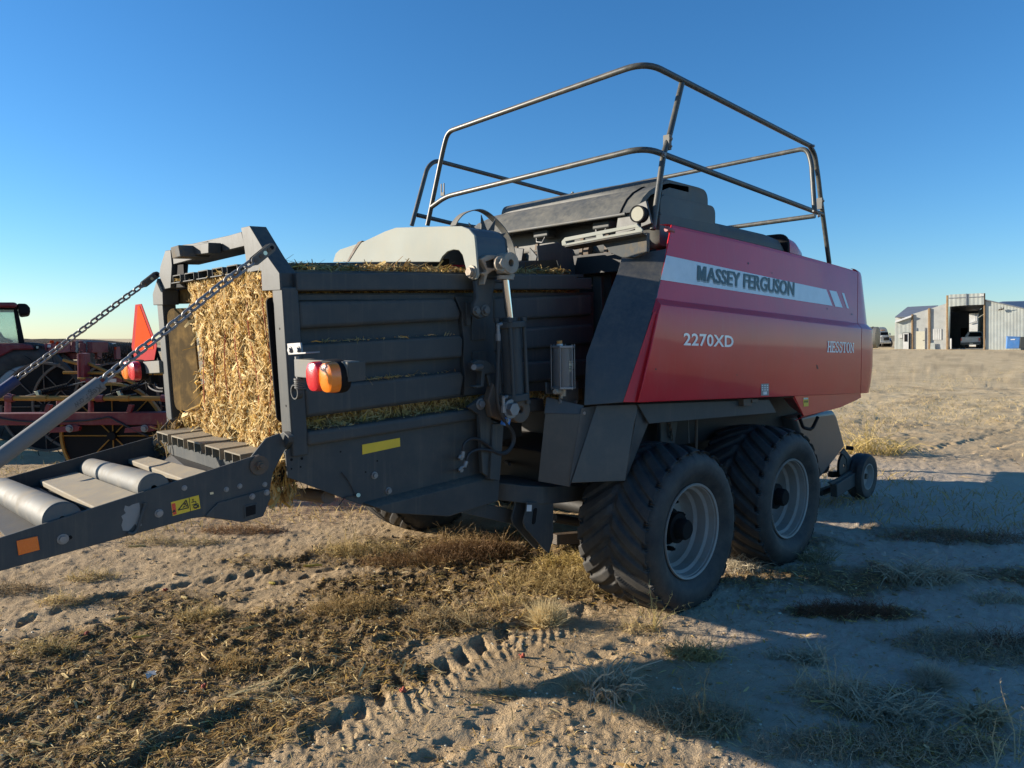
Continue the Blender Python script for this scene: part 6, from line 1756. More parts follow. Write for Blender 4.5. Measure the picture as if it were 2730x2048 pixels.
plant('dry_weed', 'big rust-brown tangle of dead weed under the middle of the baler', [twig(gp(r4, (880, 190)), .42, .22, .13, 2600, BROWN, .0015, .35, .55, .16), twig(gp(r4, (800, 140)), .36, .18, .15, 900, (.42, .29, .13), .0013, .3, .5, .15), stalkweed(gp(r4, (1080, 130)), .14, 6, (.4, .28, .14), .5)], 'weed', weedg)
plant('dry_weed', 'flat rust-brown weed mat left of the big brown tangle', [twig(gp(r4, (480, 250)), .42, .16, .06, 1700, (.24, .14, .06), .0013, .35, .5, .12)], 'weed', weedg)
plant('dry_weed', 'yellow weed patch in the sun under the far rear tyre', [twig(gp(r4, (220, 180)), .36, .16, .06, 1100, STRAW, .0013, .3, .45, .12), stalkweed(gp(r4, (70, 190)), .24, 7, STRAW, .4)], 'weed', weedg)
plant('dry_weed', 'golden drooping weed stalk standing left of the near tyre', [stalkweed(gp(r4, (1060, 540)), .26, 6, (.58, .42, .18), .25, .0026, .25, (.1, .3, 0)), twig(gp(r4, (1100, 520)), .22, .10, .05, 500, STRAW)], 'weed', weedg)
plant('dry_weed', 'wide straw-yellow weed bank against the left side of the near tyre', [twig(gp(r4, (1480, 380)), .46, .30, .07, 2600, (.48, .36, .16), .0014, .35, .5, .13), twig(gp(r4, (1560, 260)), .32, .2, .08, 1200, YEL, .0014, .3, .5, .13)], 'weed', weedg)
plant('dry_weed', 'brownish weed tangle in front of the chute shadow, centre left', [twig(gp(r4, (90, 560)), .28, .14, .07, 1300, (.40, .28, .12), .0014, .35, .5, .12)], 'weed', weedg)
plant('dry_weed', 'greyish sprawling weed with one long arched stem, centre of the foreground', [twig(gp(r4, (720, 650)), .26, .10, .055, 900, (.40, .30, .16), .0013, .3, .45, .13), stalkweed(gp(r4, (880, 690)), .22, 5, (.46, .36, .19), .45, .002, .3, (-.6, .2, 0))], 'weed', weedg)
plant('dry_weed', 'long branched dead weed lying flat at the lower left', [stalkweed(gp(r3, (1480, 1110)), .34, 9, (.56, .46, .25), .25, .0028, .85, (RT[0], RT[1], 0.05)), stalkweed(gp(r3, (1700, 1120)), .28, 5, (.56, .46, .25), .25, .0024, .85, (RT[0], RT[1], -.1))], 'weed', weedg)
plant('dry_weed', 'dark reddish spreading weed lying in the shade right of the near tyre', [twig(gp(r5, (1080, 560)), .34, .11, .06, 2200, RUST, .0014, .3, .5, .13)], 'weed', weedg)
plant('dry_weed', 'tangled bent stalks in the middle of the shaded foreground', [twig(gp(r5, (980, 1080)), .22, .12, .10, 420, (.50, .42, .28), .0018, .3, .35, .18), stalkweed(gp(r5, (1000, 1130)), .20, 8, (.52, .43, .28), .5, .002, .3)], 'weed', weedg)
plant('dry_weed', 'brown weed mat with one upright stalk at the bottom, left of centre shade', [twig(gp(r5, (130, 1240)), .26, .16, .07, 1500, (.40, .33, .21), .0014, .3, .5, .13), stalkweed(gp(r5, (150, 1270)), .22, 4, (.40, .29, .14), .35, .002, .3)], 'weed', weedg)
plant('dry_weed', 'thin upright weed with tiny pods lit by sun at the lower right corner', [stalkweed(gp(r5, (2010, 1530)), .17, 4, (.62, .48, .28), .3, .0018), stalkweed(gp(r5, (2160, 1500)), .24, 3, (.62, .48, .28), .25, .002)], 'weed', weedg)
plant('dry_weed', 'dark matted weed patch at the right edge of the shade', [twig(gp(r5, (1930, 790)), .46, .22, .045, 2600, (.36, .31, .22), .0013, .35, .5, .14), twig(gp(r5, (2120, 740)), .2, .1, .05, 500, RUST, .0013)], 'weed', weedg)
plant('dry_weed', 'dull weed mat along the bottom edge of the picture, right half', [twig(gp(r5, (1250, 1430)), .55, .14, .045, 2200, (.40, .34, .24), .0013, .35, .5, .13), stalkweed(gp(r5, (1480, 1400)), .28, 4, (.46, .38, .25), .3, .002, .8, (RT[0], RT[1], 0))], 'weed', weedg)
plant('dry_weed', 'low dark weed strip far right in the shade near the gauge wheel', [twig(gp(r5, (1900, 90)), .75, .16, .06, 1600, (.26, .17, .11), .0016, .35, .5, .16)], 'weed', weedg)
plant('dry_weed', 'thin tall weed stalk standing in the sun below the chamber skirt', [stalkweed(gp(z4, (590, 1180)), .34, 4, (.50, .38, .2), .12, .0022), twig(gp(z4, (520, 1160)), .25, .12, .06, 500, STRAW)], 'weed', weedg)
plant('dry_weed', 'yellow weed tufts on the light sand left below the chute', [twig(gp(r3, (600, 340)), .20, .09, .05, 420, STRAW), twig(gp(r3, (400, 500)), .16, .07, .05, 300, STRAW), twig(gp(r3, (980, 110)), .24, .1, .04, 420, (.44, .34, .18))], 'weed', weedg)
plant('dry_weed', 'rusty weed patch on the sand under the chute hinge', [twig(gp(r3, (1600, 40)), .40, .12, .06, 1000, (.26, .15, .07)), twig(gp(r3, (1250, 120)), .30, .1, .04, 500, (.42, .33, .17))], 'weed', weedg)
plant('dry_weed', 'brown weed clump at the left edge beside the trampled litter', [twig(gp(r3, (60, 420)), .25, .12, .06, 700, (.30, .22, .12))], 'weed', weedg)
plant('dry_weed', 'golden weed tangle in the chopped litter, left foreground', [twig(gp(r3, (1330, 590)), .15, .07, .05, 420, STRAW), twig(gp(r3, (300, 820)), .18, .08, .05, 400, (.42, .32, .14)), twig(gp(r3, (1560, 930)), .14, .06, .05, 300, (.44, .30, .12))], 'weed', weedg)
n = 46000                                       # straw stubble over the middle distance
x, y = in_view(n, 7, 45, 42, .8); nzv = fbm(x * .35, y * .35, 3, 71) + .4 * fbm(x * 1.7, y * 1.7, 2, 72); m_ = nzv > .12; x, y = x[m_], y[m_]; z = gz(x, y); n = len(x)
hh = nr.uniform(.03, .11, n); d = nr.normal(0, .6, (n, 3)); d[:, 2] = 1; P = np.stack([np.stack([x, y, z - .01], -1), np.stack([x, y, z], -1) + d * hh[:, None] * .5, np.stack([x, y, z], -1) + d * hh[:, None] * np.array([1.3, 1.3, .9])], 1)
o = strips('stubble', P, nr.uniform(.003, .007, n), np.asarray(STRAW)[None] * (1 + nr.uniform(-.4, .3, (n, 1))), kind='stuff'); tag(o, 'sparse dry stubble over the sunlit yard towards the sheds', 'stubble')
# ------------------------------------------------------------------ left background: rake, tractor, implement, mound
FH = Vector((math.cos(YAW), math.sin(YAW), 0)); RH = Vector((RT[0], RT[1], 0)); ZU = Vector((0, 0, 1))
def at(q, depth):
    """photo point on the upright plane that lies depth metres ahead of the camera"""
    d = Vector(ray(*q)); e = Vector(EYE); return e + d * (depth / d.dot(FH))
def D_(dep, z, *qs): return [at(z(*q), dep) for q in qs]
def ring(c, R, r, mb, n=40, w=None): mb.tube([c + RH * (R * math.cos(t)) + ZU * (R * math.sin(t)) for t in [2 * math.pi * i / n for i in range(n)]], r, 8, closed=True)
rake = thing('wheel_rake', 'dark red wheel rake with yellow-rimmed black rake wheels behind the chute', 'hay rake')
DR = 8.0
p = D_(DR, g6, (-700, 1345), (-700, 1470), (2600, 1465), (2600, 1318))
MB().prism(p, FH * .15).build('main_beam', 'red_old', rake, bevel=.008)
a, b = D_(DR - .05, g6, (-700, 1168), (2600, 1172)); MB().cyl(a, b, .028, 14).build('lift_tube', 'yellow_old', rake)
for x in (110, 1045 + 60, 1830):
    q0 = D_(DR - .05, g6, (x - 40, 1168), (x + 45, 1168)); MB().cyl(q0[0], q0[1], .042, 14).build('tube_collar', 'red_old', rake)
for x in (470, 1380):
    q0 = D_(DR - .05, g6, (x - 55, 1168), (x + 55, 1168)); MB().cyl(q0[0], q0[1], .036, 14).build('tube_sleeve', 'yellow_old', rake)
for x in (62, 985, 1900):
    MB().prism(D_(DR - .07, g6, (x - 14, 1118), (x + 14, 1118), (x + 14, 1325), (x - 14, 1325)), FH * .07).build('upright', 'red_pale_lit', rake, bevel=.003)
for x in (540, 1450):
    MB().prism(D_(DR - .02, g6, (x - 60, 1325), (x - 12, 1330), (x + 18, 1245), (x - 30, 1235)), FH * .05).build('tilted_lug', 'red_old', rake, bevel=.003)
MB().prism(D_(DR, g6, (622, 1190), (688, 1188), (690, 1325), (622, 1325)), FH * .05).build('bracket', 'red_pale_lit', rake, bevel=.003)
for q0, q1 in (((435, 1110), (770, 1028)), ((1250, 1115), (1555, 1020)), ((-120, 1230), (150, 1190)), ((1000, 1205), (1330, 1150))):
    a, b = D_(DR + .02, g6, q0, q1); L = (b - a).length; n_ = int(L / .018); d, s, u = basis(b - a); pts = []
    for i in range(n_ * 10): t = i / (n_ * 10); pts.append(a.lerp(b, t) + s * (.030 * math.cos(2 * math.pi * i / 10)) + u * (.030 * math.sin(2 * math.pi * i / 10)))
    MB().tube(pts, .006, 5).build('coil_spring', 'black', rake)
    MB().cyl(a - d * .25, b + d * .18, .008, 8).build('spring_rod', 'steel', rake)
for x in (405, 1310):
    MB().prism(D_(DR - .06, g6, (x - 25, 1095), (x + 10, 1085), (x + 30, 1140), (x + 25, 1150), (x, 1150)), FH * .05).build('spring_clip', 'brass', rake, bevel=.002)
# arms with bolts under the beam
for x in (770, 1600):
    MB().prism(D_(DR - .02, g6, (x - 230, 1552), (x - 220, 1500), (x + 60, 1462), (x + 110, 1480), (x + 100, 1530), (x + 40, 1540)), FH * .05).build('wheel_arm', 'red_old', rake, bevel=.004)
    MB().bolt(D_(DR - .02, g6, (x, 1503))[0], -FH, .03, .03).build('arm_bolt', 'zinc', rake, bevel=.003)
mb = MB(); mb.tube(smoothpath(D_(DR - .012, g6, (-100, 1370), (200, 1420), (500, 1430), (900, 1420), (1100, 1395), (1200, 1380), (1290, 1420), (1480, 1520), (1640, 1590)), 6), .010, 6); mb.build('hose', 'hose', rake)
def rake_wheel(c, R, parent, front=True):
    ym = 'yellow_old' if front else 'iron'
    w_ = holder('rake_wheel', parent)
    MB().lathe([(.02, .0), (R * .97, .0), (R * .97, .010), (.02, .010)], c, FH, 48).build('wind_guard', 'black', w_)
    mb = MB(); mb.lathe([(R * .95, -.03), (R, -.03), (R, .03), (R * .95, .03)], c, FH, 56); mb.build('rim', ym, w_)
    for i in range(8):
        t = 2 * math.pi * i / 8 + math.pi / 2; MB().cyl(c - FH * .018, c - FH * .018 + RH * (R * .95 * math.cos(t)) + ZU * (R * .95 * math.sin(t)), .0075, 6).build('spoke', ym, w_)
    MB().cyl(c - FH * .06, c + FH * .03, .05, 16).build('hub', 'black', w_, bevel=.004)
    for i in range(14):
        t = 2 * math.pi * i / 14; e = RH * math.cos(t) + ZU * math.sin(t); s_ = ZU * math.cos(t) - RH * math.sin(t)
        MB().tube([c + e * (R * .98), c + e * (R + .06) + s_ * .03, c + e * (R + .13) + s_ * .10], .005, 5).build('tine', 'black', w_)
    return w_
c = at(g7(685, 1580), DR + .15); rake_wheel(Vector((c.x, c.y, .645)), .60, rake)
c2 = at((905, 1160), DR + .25); rake_wheel(Vector((c2.x, c2.y, .645)), .60, rake)
# second gang further back
rk2 = thing('wheel_rake', 'rear gang of black rake wheels on a red frame, beyond the orange triangle', 'hay rake')
DB = 10.6
for x, z_ in ((205, .76), (312, .74), (420, .75), (120, .74)):
    c = at((x, 1045), DB); rake_wheel(Vector((c.x, c.y, z_)), .66, rk2, False)
MB().prism(D_(DB - .5, g6, (852, 680), (885, 670), (935, 675), (930, 945), (868, 945)), FH * .14).build('red_upright', 'red_old', rk2, bevel=.006)
MB().prism(D_(DB - .52, g6, (850, 680), (868, 672), (872, 940), (856, 940)), FH * .01).build('upright_flange', 'red_pale_lit', rk2, bevel=.002)
MB().prism(D_(DB - .55, g6, (856, 940), (935, 940), (935, 960), (856, 960)), FH * .2).build('foot_plate', 'yellow_old', rk2, bevel=.004)
for q0, q1 in (((700, 885), (2000, 900)), ((930, 765), (1500, 1010)), ((700, 745), (860, 790))):
    a, b = D_(DB - .4, g6, q0, q1); MB().cyl(a, b, .022, 10).build('yellow_bar', 'yellow_old', rk2)
MB().prism(D_(DB - .3, g6, (900, 945), (1500, 925), (1500, 985), (900, 1000)), FH * .1).build('cross_beam', 'red_old', rk2, bevel=.004)
MB().prism(D_(DB - .305, g7, (590, 720), (718, 718), (718, 765), (590, 768)), FH * .004).build('white_decal', 'decal_white', rk2)
MB().beam(*D_(DB - .3, g6, (620, 700), (900, 1000)), .05, .05).build('brace', 'under', rk2)
mb = MB(); mb.cyl(*D_(DB - .5, g6, (900, 960), (1020, 980)), .035, 10); mb.build('hinge_tube', 'red_old', rk2)

# planter frame: pale red box, sunlight put into its colour, with bolted end plate, disc gangs behind
pf = thing('planter_frame', 'sunlit-pale red implement frame with bolted end plates, standing before the dark mound', 'implement')
DP = 12.5
MB().prism(D_(DP, g6, (512, 565), (660, 545), (780, 545), (782, 655), (640, 672), (512, 672)), FH * .6).build('box_beam', 'red_pale_lit', pf, bevel=.01)
MB().prism(D_(DP - .02, g6, (484, 568), (512, 564), (512, 682), (482, 682)), FH * .6).build('end_flange', 'red_pale_lit', pf, bevel=.006)
MB().prism(D_(DP - .05, g6, (782, 530), (1018, 545), (1018, 668), (782, 660)), FH * .5).build('box_beam', 'red_old', pf, bevel=.01)
for x in (855, 945):
    for k in range(5): MB().bolt(D_(DP - .05, g6, (x + (4 if k % 2 else 0), 552 + k * 23))[0], -FH, .022, .02).build('bolt', 'zinc', pf)
MB().prism(D_(DP - .1, g6, (872, 560), (938, 560), (935, 680), (872, 680)), FH * .05).build('clamp_plate', 'red_old', pf, bevel=.004)
for q in (((552, 530), (575, 530), (578, 560), (548, 560)), ((622, 545), (632, 540), (640, 590), (615, 596))): MB().prism(D_(DP - .03, g6, *q), FH * .05).build('orange_flag', 'smv_orange', pf, bevel=.003)
MB().prism(D_(DP - .01, g6, (525, 578), (562, 574), (562, 605), (525, 608)), FH * .004).build('white_decal', 'decal_white', pf)
MB().prism(D_(DP + .2, g6, (600, 672), (880, 668), (850, 730), (760, 745), (720, 700)), FH * .3).build('lower_web', 'red_old', pf, bevel=.01)
for x in (1040, 1330 - 40): 
    pp = D_(DP + .5, g7, (395, 265), (440, 262), (442, 430), (402, 432)) if x == 1040 else D_(DP + .5, g7, (676, 246), (710, 244), (722, 430), (685, 432))
    MB().prism(pp, FH * .15).build('marker_post', 'red_old', pf, bevel=.004)
MB().prism(D_(DP + .49, g7, (384, 280), (398, 272), (400, 340), (386, 345)), FH * .03).build('orange_reflector', 'smv_orange', pf)
MB().prism(D_(DP + .49, g7, (684, 252), (708, 250), (710, 285), (688, 288)), FH * .03).build('orange_reflector', 'smv_orange', pf)
dg = thing('disc_gang', 'long row of rusty spiked wheels behind the red frame', 'implement')
mb = MB(); d0, d1 = at((255, 953), 15.5), at((372, 953), 15.5)
MB().cyl(d0, d1, .04, 8).build('gang_shaft', 'iron', dg)
for i in range(34):
    c = d0.lerp(d1, i / 33) + Vector((0, 0, rnd.uniform(-.03, .03))); mb = MB(); k = 9
    dirw = (RH + FH * .4).normalized(); _, s, u = basis(dirw)
    for j in range(k):
        t = 2 * math.pi * j / k + i; e = s * math.cos(t) + u * math.sin(t); mb.beam(c, c + e * .30, .014, .02)
    mb.build('spike_wheel', 'iron', dg)
MB().beam(at((140, 985), 14.5), at((400, 985), 14.5), .2, .2).build('frame_bar', 'red_old', dg)
ld = thing('wheel_loader', 'small distant yellow wheel loader in front of the dark earth mound', 'loader')
DL = 34
MB().prism(D_(DL, g7, (362, 205), (455, 203), (458, 258), (362, 262)), FH * 1.2).build('cab', 'glass_dirty', ld, bevel=.05)
MB().prism(D_(DL - .1, g7, (356, 198), (462, 196), (462, 208), (356, 210)), FH * 1.5).build('cab_roof', 'white_paint', ld, bevel=.03)
for x in (362, 400, 452): MB().prism(D_(DL - .06, g7, (x, 205), (x + 6, 205), (x + 6, 262), (x, 262)), FH * .06).build('pillar', 'black', ld)
MB().prism(D_(DL - .1, g7, (380, 262), (495, 258), (498, 330), (375, 335)), FH * 1.5).build('engine_hood', 'yellow_old', ld, bevel=.08)
for x in (395, 485): 
    c = at(g7(x, 350), DL - .3); MB().cyl(c, c + FH * .5, .55, 20).build('wheel', 'rubber', ld)

# tractor
FT = Vector(ray(70, 1000)); FT.z = 0; FT.normalize(); RTT = Vector((FT.y, -FT.x, 0))
def tat(q, depth):
    d = Vector(ray(*q)); e = Vector(EYE); return e + d * (depth / d.dot(FT))
def TD(dep, z, *qs): return [tat(z(*q), dep) for q in qs]
tr = thing('red_tractor', 'red tractor with dark cab roof box cut off by the left picture edge', 'tractor')
DT = 14.8
cw = tat(g6(325, 1140), DT); cw.z = .80
def tractor_wheel(c, R, W, rim_r, parent):
    w_ = holder('wheel', parent)
    me_ = tyre_mesh(R, W, 420, 22, rim_r, .045); ax_ = -FT
    o = child('tyre', me_, w_)
    # tyre mesh axis is y: turn it so that the axis follows the view
    o.location = c + FT * (W / 2); o.rotation_euler = (0, 0, math.atan2(FT.y, FT.x) - math.pi / 2)
    MB().lathe([(rim_r * .90, -.04), (rim_r * 1.02, -.05), (rim_r * 1.02, .0), (rim_r * .97, .05), (rim_r * .80, .09), (rim_r * .80, .07), (rim_r * .9, .02)], c + FT * .08, -FT, 48).build('rim', 'rim', w_)
    MB().lathe([(.05, -.06), (rim_r * .80, -.06), (rim_r * .80, -.03), (rim_r * .4, .02), (.05, .04)], c + FT * .10, -FT, 40).build('wheel_disc', 'black', w_)
    MB().cyl(c + FT * .1, c - FT * .02, .12, 20).build('hub', 'black', w_, bevel=.005)
    for i in range(10):
        t = 2 * math.pi * i / 10; p = c + FT * .06 + RTT * (.20 * math.cos(t)) + ZU * (.20 * math.sin(t)); MB().cyl(p, p - FT * .03, .018, 6).build('wheel_nut', 'zinc', w_)
    for i in range(8):
        t = 2 * math.pi * i / 8 + .2; p = c + FT * .10 + RTT * (rim_r * .76 * math.cos(t)) + ZU * (rim_r * .76 * math.sin(t)); MB().cyl(p, p - FT * .05, .018, 6).build('rim_bolt', 'zinc', w_)
tractor_wheel(cw, .83, .46, .49, tr)
cf = cw - RTT * 2.75; cf.z = .62; tractor_wheel(cf, .64, .38, .36, tr)
MB().prism(TD(DT - .05, g6, (-120, 780), (0, 715), (150, 636), (395, 632), (352, 576), (250, 562), (0, 566), (-160, 640)), FT * .55).build('fender', 'red_old', tr, bevel=.03, seg=3)
MB().prism(TD(DT - .08, g6, (386, 590), (430, 588), (428, 632), (395, 634)), FT * .1).build('fender_lamp', 'black', tr, bevel=.01)
MB().prism(TD(DT - .085, g6, (398, 594), (426, 592), (424, 620), (402, 620)), FT * .01).build('lamp_lens', 'lamp_glass', tr)
cab0 = TD(DT + .1, g6, (-330, 172), (175, 172), (268, 562), (-330, 562))
# glass
MB().prism(TD(DT + .14, g6, (-310, 190), (150, 190), (212, 556), (-310, 556)), FT * .01).build('side_window', 'glass', tr)
MB().prism([p + FT * 1.45 for p in TD(DT + .14, g6, (-310, 190), (160, 190), (235, 556), (-310, 556))], FT * .01).build('side_window', 'glass', tr)
MB().prism(TD(DT + .10, g6, (148, 168), (192, 168), (270, 566), (205, 566), (150, 200)), FT * .10).build('rear_pillar', 'black', tr, bevel=.012)
MB().prism([p + FT * 1.45 for p in TD(DT + .10, g6, (155, 168), (192, 168), (275, 566), (225, 566))], FT * .10).build('rear_pillar', 'black', tr, bevel=.012)
MB().prism(TD(DT + .10, g6, (-345, 172), (-310, 172), (-310, 566), (-345, 566)), FT * .10).build('front_pillar', 'black', tr, bevel=.012)
MB().prism(TD(DT + .02, g6, (-400, 108), (175, 108), (190, 128), (190, 168), (-400, 165)), FT * 1.7).build('roof', 'red_old', tr, bevel=.05, seg=3)
MB().prism(TD(DT + .10, g6, (-330, 168), (170, 172), (172, 190), (-330, 188)), FT * 1.5).build('roof_frame', 'black', tr, bevel=.01)
MB().prism(TD(DT + .05, g6, (182, 120), (296, 122), (316, 150), (332, 168), (338, 235), (300, 245), (212, 256)), FT * 1.4).build('roof_box', 'black', tr, bevel=.04, seg=3)
MB().prism(TD(DT + .5, g6, (-60, 545), (-70, 430), (0, 430), (40, 500), (140, 520), (145, 556)), FT * .5).build('seat', 'seat_dark', tr, bevel=.04, seg=3)
MB().prism(TD(DT + .4, g6, (-400, 560), (250, 562), (230, 900), (-400, 900)), FT * 1.0).build('cab_base', 'under', tr, bevel=.02)
MB().prism(TD(DT + .45, g6, (-1500, 560), (-400, 540), (-400, 900), (-1500, 900)), FT * .8).build('engine_hood', 'red_old', tr, bevel=.08, seg=3)
MB().cyl(cw + FT * .3, cw + FT * 1.7, .09, 12).build('rear_axle', 'under', tr)
fw = cw + FT * 1.55; tractor_wheel(Vector((fw.x, fw.y, .80)), .83, .46, .49, tr)
fw = cf + FT * 1.45; tractor_wheel(Vector((fw.x, fw.y, .62)), .64, .38, .36, tr)

# earth mound and the rise behind it
def ridge(name, label, pts, depth, mat, dd=14, kind='structure'):
    P = [at(q, depth) for q in pts]; mb = MB(); secs = []
    for i, p in enumerate(P):
        g = Vector((p.x, p.y, -.2)); top = p
        h_ = top.z + .2; fr = []
        for k, (s, t) in enumerate(((-1.1, 0), (-.8, .28), (-.5, .62), (-.2, .9), (0, 1), (.3, .96), (.8, .5), (1.2, 0))):
            fr.append(Vector((p.x, p.y, 0)) + FH * (s * dd * .5 + rnd.uniform(-.3, .3)) + Vector((0, 0, -.2 + h_ * t * rnd.uniform(.96, 1.0))))
        secs.append(fr)
    mb.loft(secs, closed=False); o = mb.build(name, mat); o['kind'] = kind; o['label'] = label; return o
def dirt(name, ca_, cb_, scale):
    mt, nt, n, l, b = new_mat(name); co = obj_co(n); f = noise(n, l, co, scale, 8, .7)
    l.new(mixc(n, l, ramp(n, l, f, .35, .65), ca_, cb_), b.inputs['Base Color']); b.inputs['Roughness'].default_value = 1; b.inputs['Specular IOR Level'].default_value = .1
    bump(n, l, b, f, 1.0, .4); M[name] = mt
dirt('mound_soil', (.045, .033, .024), (.085, .065, .045), 1.2); dirt('field', (.30, .24, .14), (.40, .32, .19), .6)
xs = np.linspace(-420, 352, 44); prof = np.interp(xs, [-420, -100, 0, 60, 110, 150, 200, 240, 275, 300, 320, 340, 352], [902, 900, 902, 904, 902, 903, 905, 907, 911, 917, 928, 944, 952])
ridge('earth_mound', 'dark earth mound behind the farm machines on the left', [(a, b + rnd.uniform(-1.2, 1.2)) for a, b in zip(xs, prof)], 70, 'mound_soil', 30)
xs = np.linspace(200, 900, 30); ridge('far_rise', 'pale grassy rise on the left horizon', [(a, 916 - 3 * math.sin((a - 200) / 160) + rnd.uniform(-.7, .7)) for a in xs], 160, 'field', 60)
xs = np.linspace(1500, 3400, 60); ridge('far_rise', 'pale tan rise on the right horizon behind the truck', [(a, 892 + 3 * math.sin(a / 90) + rnd.uniform(-.7, .7)) for a in xs], 420, 'field', 120)

# ------------------------------------------------------------------ right background: sheds, pickup, truck, tank, bin
DS = 90.0
SA = R_(31)                                   # the shed front is turned towards the sun
FS = FH * math.cos(SA) + RH * math.sin(SA)
SP0 = at(b2(684, 800), DS)
def S_(q, dep=DS):
    d = Vector(ray(*b2(*q))); e = Vector(EYE)
    return e + d * ((SP0 + FS * (dep - DS) - e).dot(FS) / d.dot(FS))
gz_s = S_((1000, 800)).z
shed = thing('metal_shed', 'pale corrugated metal shed with a tall open drive-through door', 'shed')
def wallpoly(qs, name, mt, t=.2, dep=DS): MB().prism([S_(q, dep) for q in qs], FS * t).build(name, mt, shed)
def corr(q_tl, q_tr, q_br, q_bl, name, mt, pitch=.3, amp=.013, dep=DS):
    """ribbed sheet wall between four photo points"""
    tl, tr_, br_, bl = [S_(q, dep) for q in (q_tl, q_tr, q_br, q_bl)]
    n_ = max(4, int((tr_ - tl).length / pitch)); secs = []
    for i in range(n_ * 4 + 1):
        u = i / (n_ * 4); o_ = -FS * (amp if (i % 4) in (1, 2) else 0); a, b = bl.lerp(br_, u), tl.lerp(tr_, u); secs.append([a + o_, b + o_, b + FS * .15, a + FS * .15])
    mb = MB(); mb.loft(secs); mb.build(name, mt, shed, ang=20)
# front walls
corr((690, 486), (884, 420), (880, 812), (684, 812), 'ribbed_wall', 'galv_wall', .4)
wallpoly(((906, 384), (1080, 332), (1080, 812), (904, 812)), 'plaster_wall', 'concrete_wall')
wallpoly(((1112, 322), (1294, 262), (1294, 812), (1108, 812)), 'plaster_wall', 'concrete_wall')
corr((1758, 228), (2500, 392), (2500, 812), (1758, 812), 'ribbed_wall', 'galv_wall', .32)
corr((1325, 158), (1532, 148), (1532, 282), (1325, 300), 'header_panel', 'galv_wall', .9, .02, DS - .3)
corr((1538, 148), (1740, 140), (1740, 275), (1538, 282), 'header_panel', 'galv_wall', .9, .02, DS - .3)
mb = MB(); mb.prism([S_(q, DS - .36) for q in ((1325, 196), (1742, 178), (1742, 186), (1325, 204))], FS * .08); mb.prism([S_(q, DS - .40) for q in ((1525, 146), (1540, 146), (1540, 284), (1525, 285))], FS * .1); mb.build('header_trim', 'roof_metal', shed)
MB().prism([S_(q, DS - .42) for q in ((1700, 150), (1738, 150), (1738, 176), (1700, 176))], FS * .1).build('white_box', 'white_paint', shed)
for xs_, y0 in (((882, 906), 390), ((1080, 1110), 318), ((1294, 1322), 166), ((1736, 1756), 140)):
    MB().prism([S_(q, DS - .16) for q in ((xs_[0], y0), (xs_[1], y0), (xs_[1], 812), (xs_[0], 812))], FS * .3).build('wood_post', 'wood', shed, bevel=.04)
# doors, panels
MB().prism([S_(q, DS - .08) for q in ((940, 590), (1042, 590), (1042, 804), (938, 804))], FS * .1).build('sliding_door', 'decal_cream', shed)
MB().prism([S_(q, DS - .09) for q in ((938, 550), (944, 550), (944, 590), (938, 590))], FS * .06).build('door_track', 'roof_metal', shed)
MB().prism([S_(q, DS - .09) for q in ((1042, 548), (1048, 548), (1048, 800), (1042, 800))], FS * .06).build('door_track', 'roof_metal', shed)
MB().prism([S_(q, DS - .10) for q in ((1018, 696), (1040, 694), (1040, 700), (1018, 702))], FS * .05).build('door_bolt', 'black', shed)
for k in range(4): MB().prism([S_((1138 + k * 26, 562), DS - .06), S_((1160 + k * 26, 562), DS - .06), S_((1160 + k * 26, 692), DS - .06), S_((1138 + k * 26, 692), DS - .06)], FS * .08).build('window_board', 'white_paint', shed)
MB().prism([S_(q, DS - .10) for q in ((780, 606), (868, 606), (866, 812), (782, 812))], FS * .06).build('door_opening', 'black', shed)
MB().prism([S_(q, DS - .30) for q in ((784, 612), (852, 612), (850, 812), (784, 812))], FS * .06).build('entry_door', 'white_paint', shed)
MB().prism([S_(q, DS - .33) for q in ((800, 624), (836, 624), (836, 712), (800, 712))], FS * .03).build('door_pane', 'black', shed)
MB().prism([S_(q, DS - .12) for q in ((732, 628), (776, 626), (776, 670), (732, 672))], FS * .06).build('wall_sign', 'white_paint', shed)
MB().prism([S_(q, DS - .25) for q in ((1110, 728), (1152, 726), (1166, 812), (1104, 812))], FS * .05).build('leaning_sheet', 'galv_wall', shed)
MB().prism([S_(q, DS - .3) for q in ((1340, 675), (1360, 675), (1360, 800), (1340, 800))], FS * .2).build('door_bollard', 'white_paint', shed, bevel=.03)
for q in ((1910, 340), (1935, 335)):
    c = S_(q, DS - .4); mb = MB(); mb.beam(c, c + RH * .35 + ZU * .1, .12, .12); mb.beam(c + RH * .3, c + RH * .3 + ZU * .3 - FS * .3, .06, .06); mb.build('wall_lamp', 'iron', shed)
# roofs
def slope(qs, deps, name, mt, t=.12):
    MB().prism([S_(q, d) for q, d in zip(qs, deps)], ZU * -t).build(name, mt, shed)
slope(((690, 480), (884, 412), (884, 402), (692, 470)), (DS - .4, DS - .4, DS + .2, DS + .2), 'eave', 'white_paint')
# low wing behind on the left
wing_w = [S_(q, DS + 14) for q in ((696, 424), (880, 424), (880, 800), (690, 800))]
MB().prism(wing_w, FS * .3).build('wing_wall', 'white_paint', shed)
slope(((690, 420), (1060, 408), (1200, 284), (838, 302)), (DS + 13.5, DS + 13.5, DS + 24, DS + 24), 'wing_roof', 'roof_metal')
pr = S_((1758, 226), DS - .2); pe = S_((2500, 390), DS - .2)
MB().prism([pr, pe, pe + FS * 26 + ZU * .1, pr + FS * 26 + ZU * .1], ZU * .12).build('main_roof', 'roof_metal', shed)
# far main roof strip right
slope(((1900, 250), (2500, 380), (2500, 226), (1960, 238)), (DS + 6, DS + 4, DS + 30, DS + 30), 'back_roof', 'roof_metal')
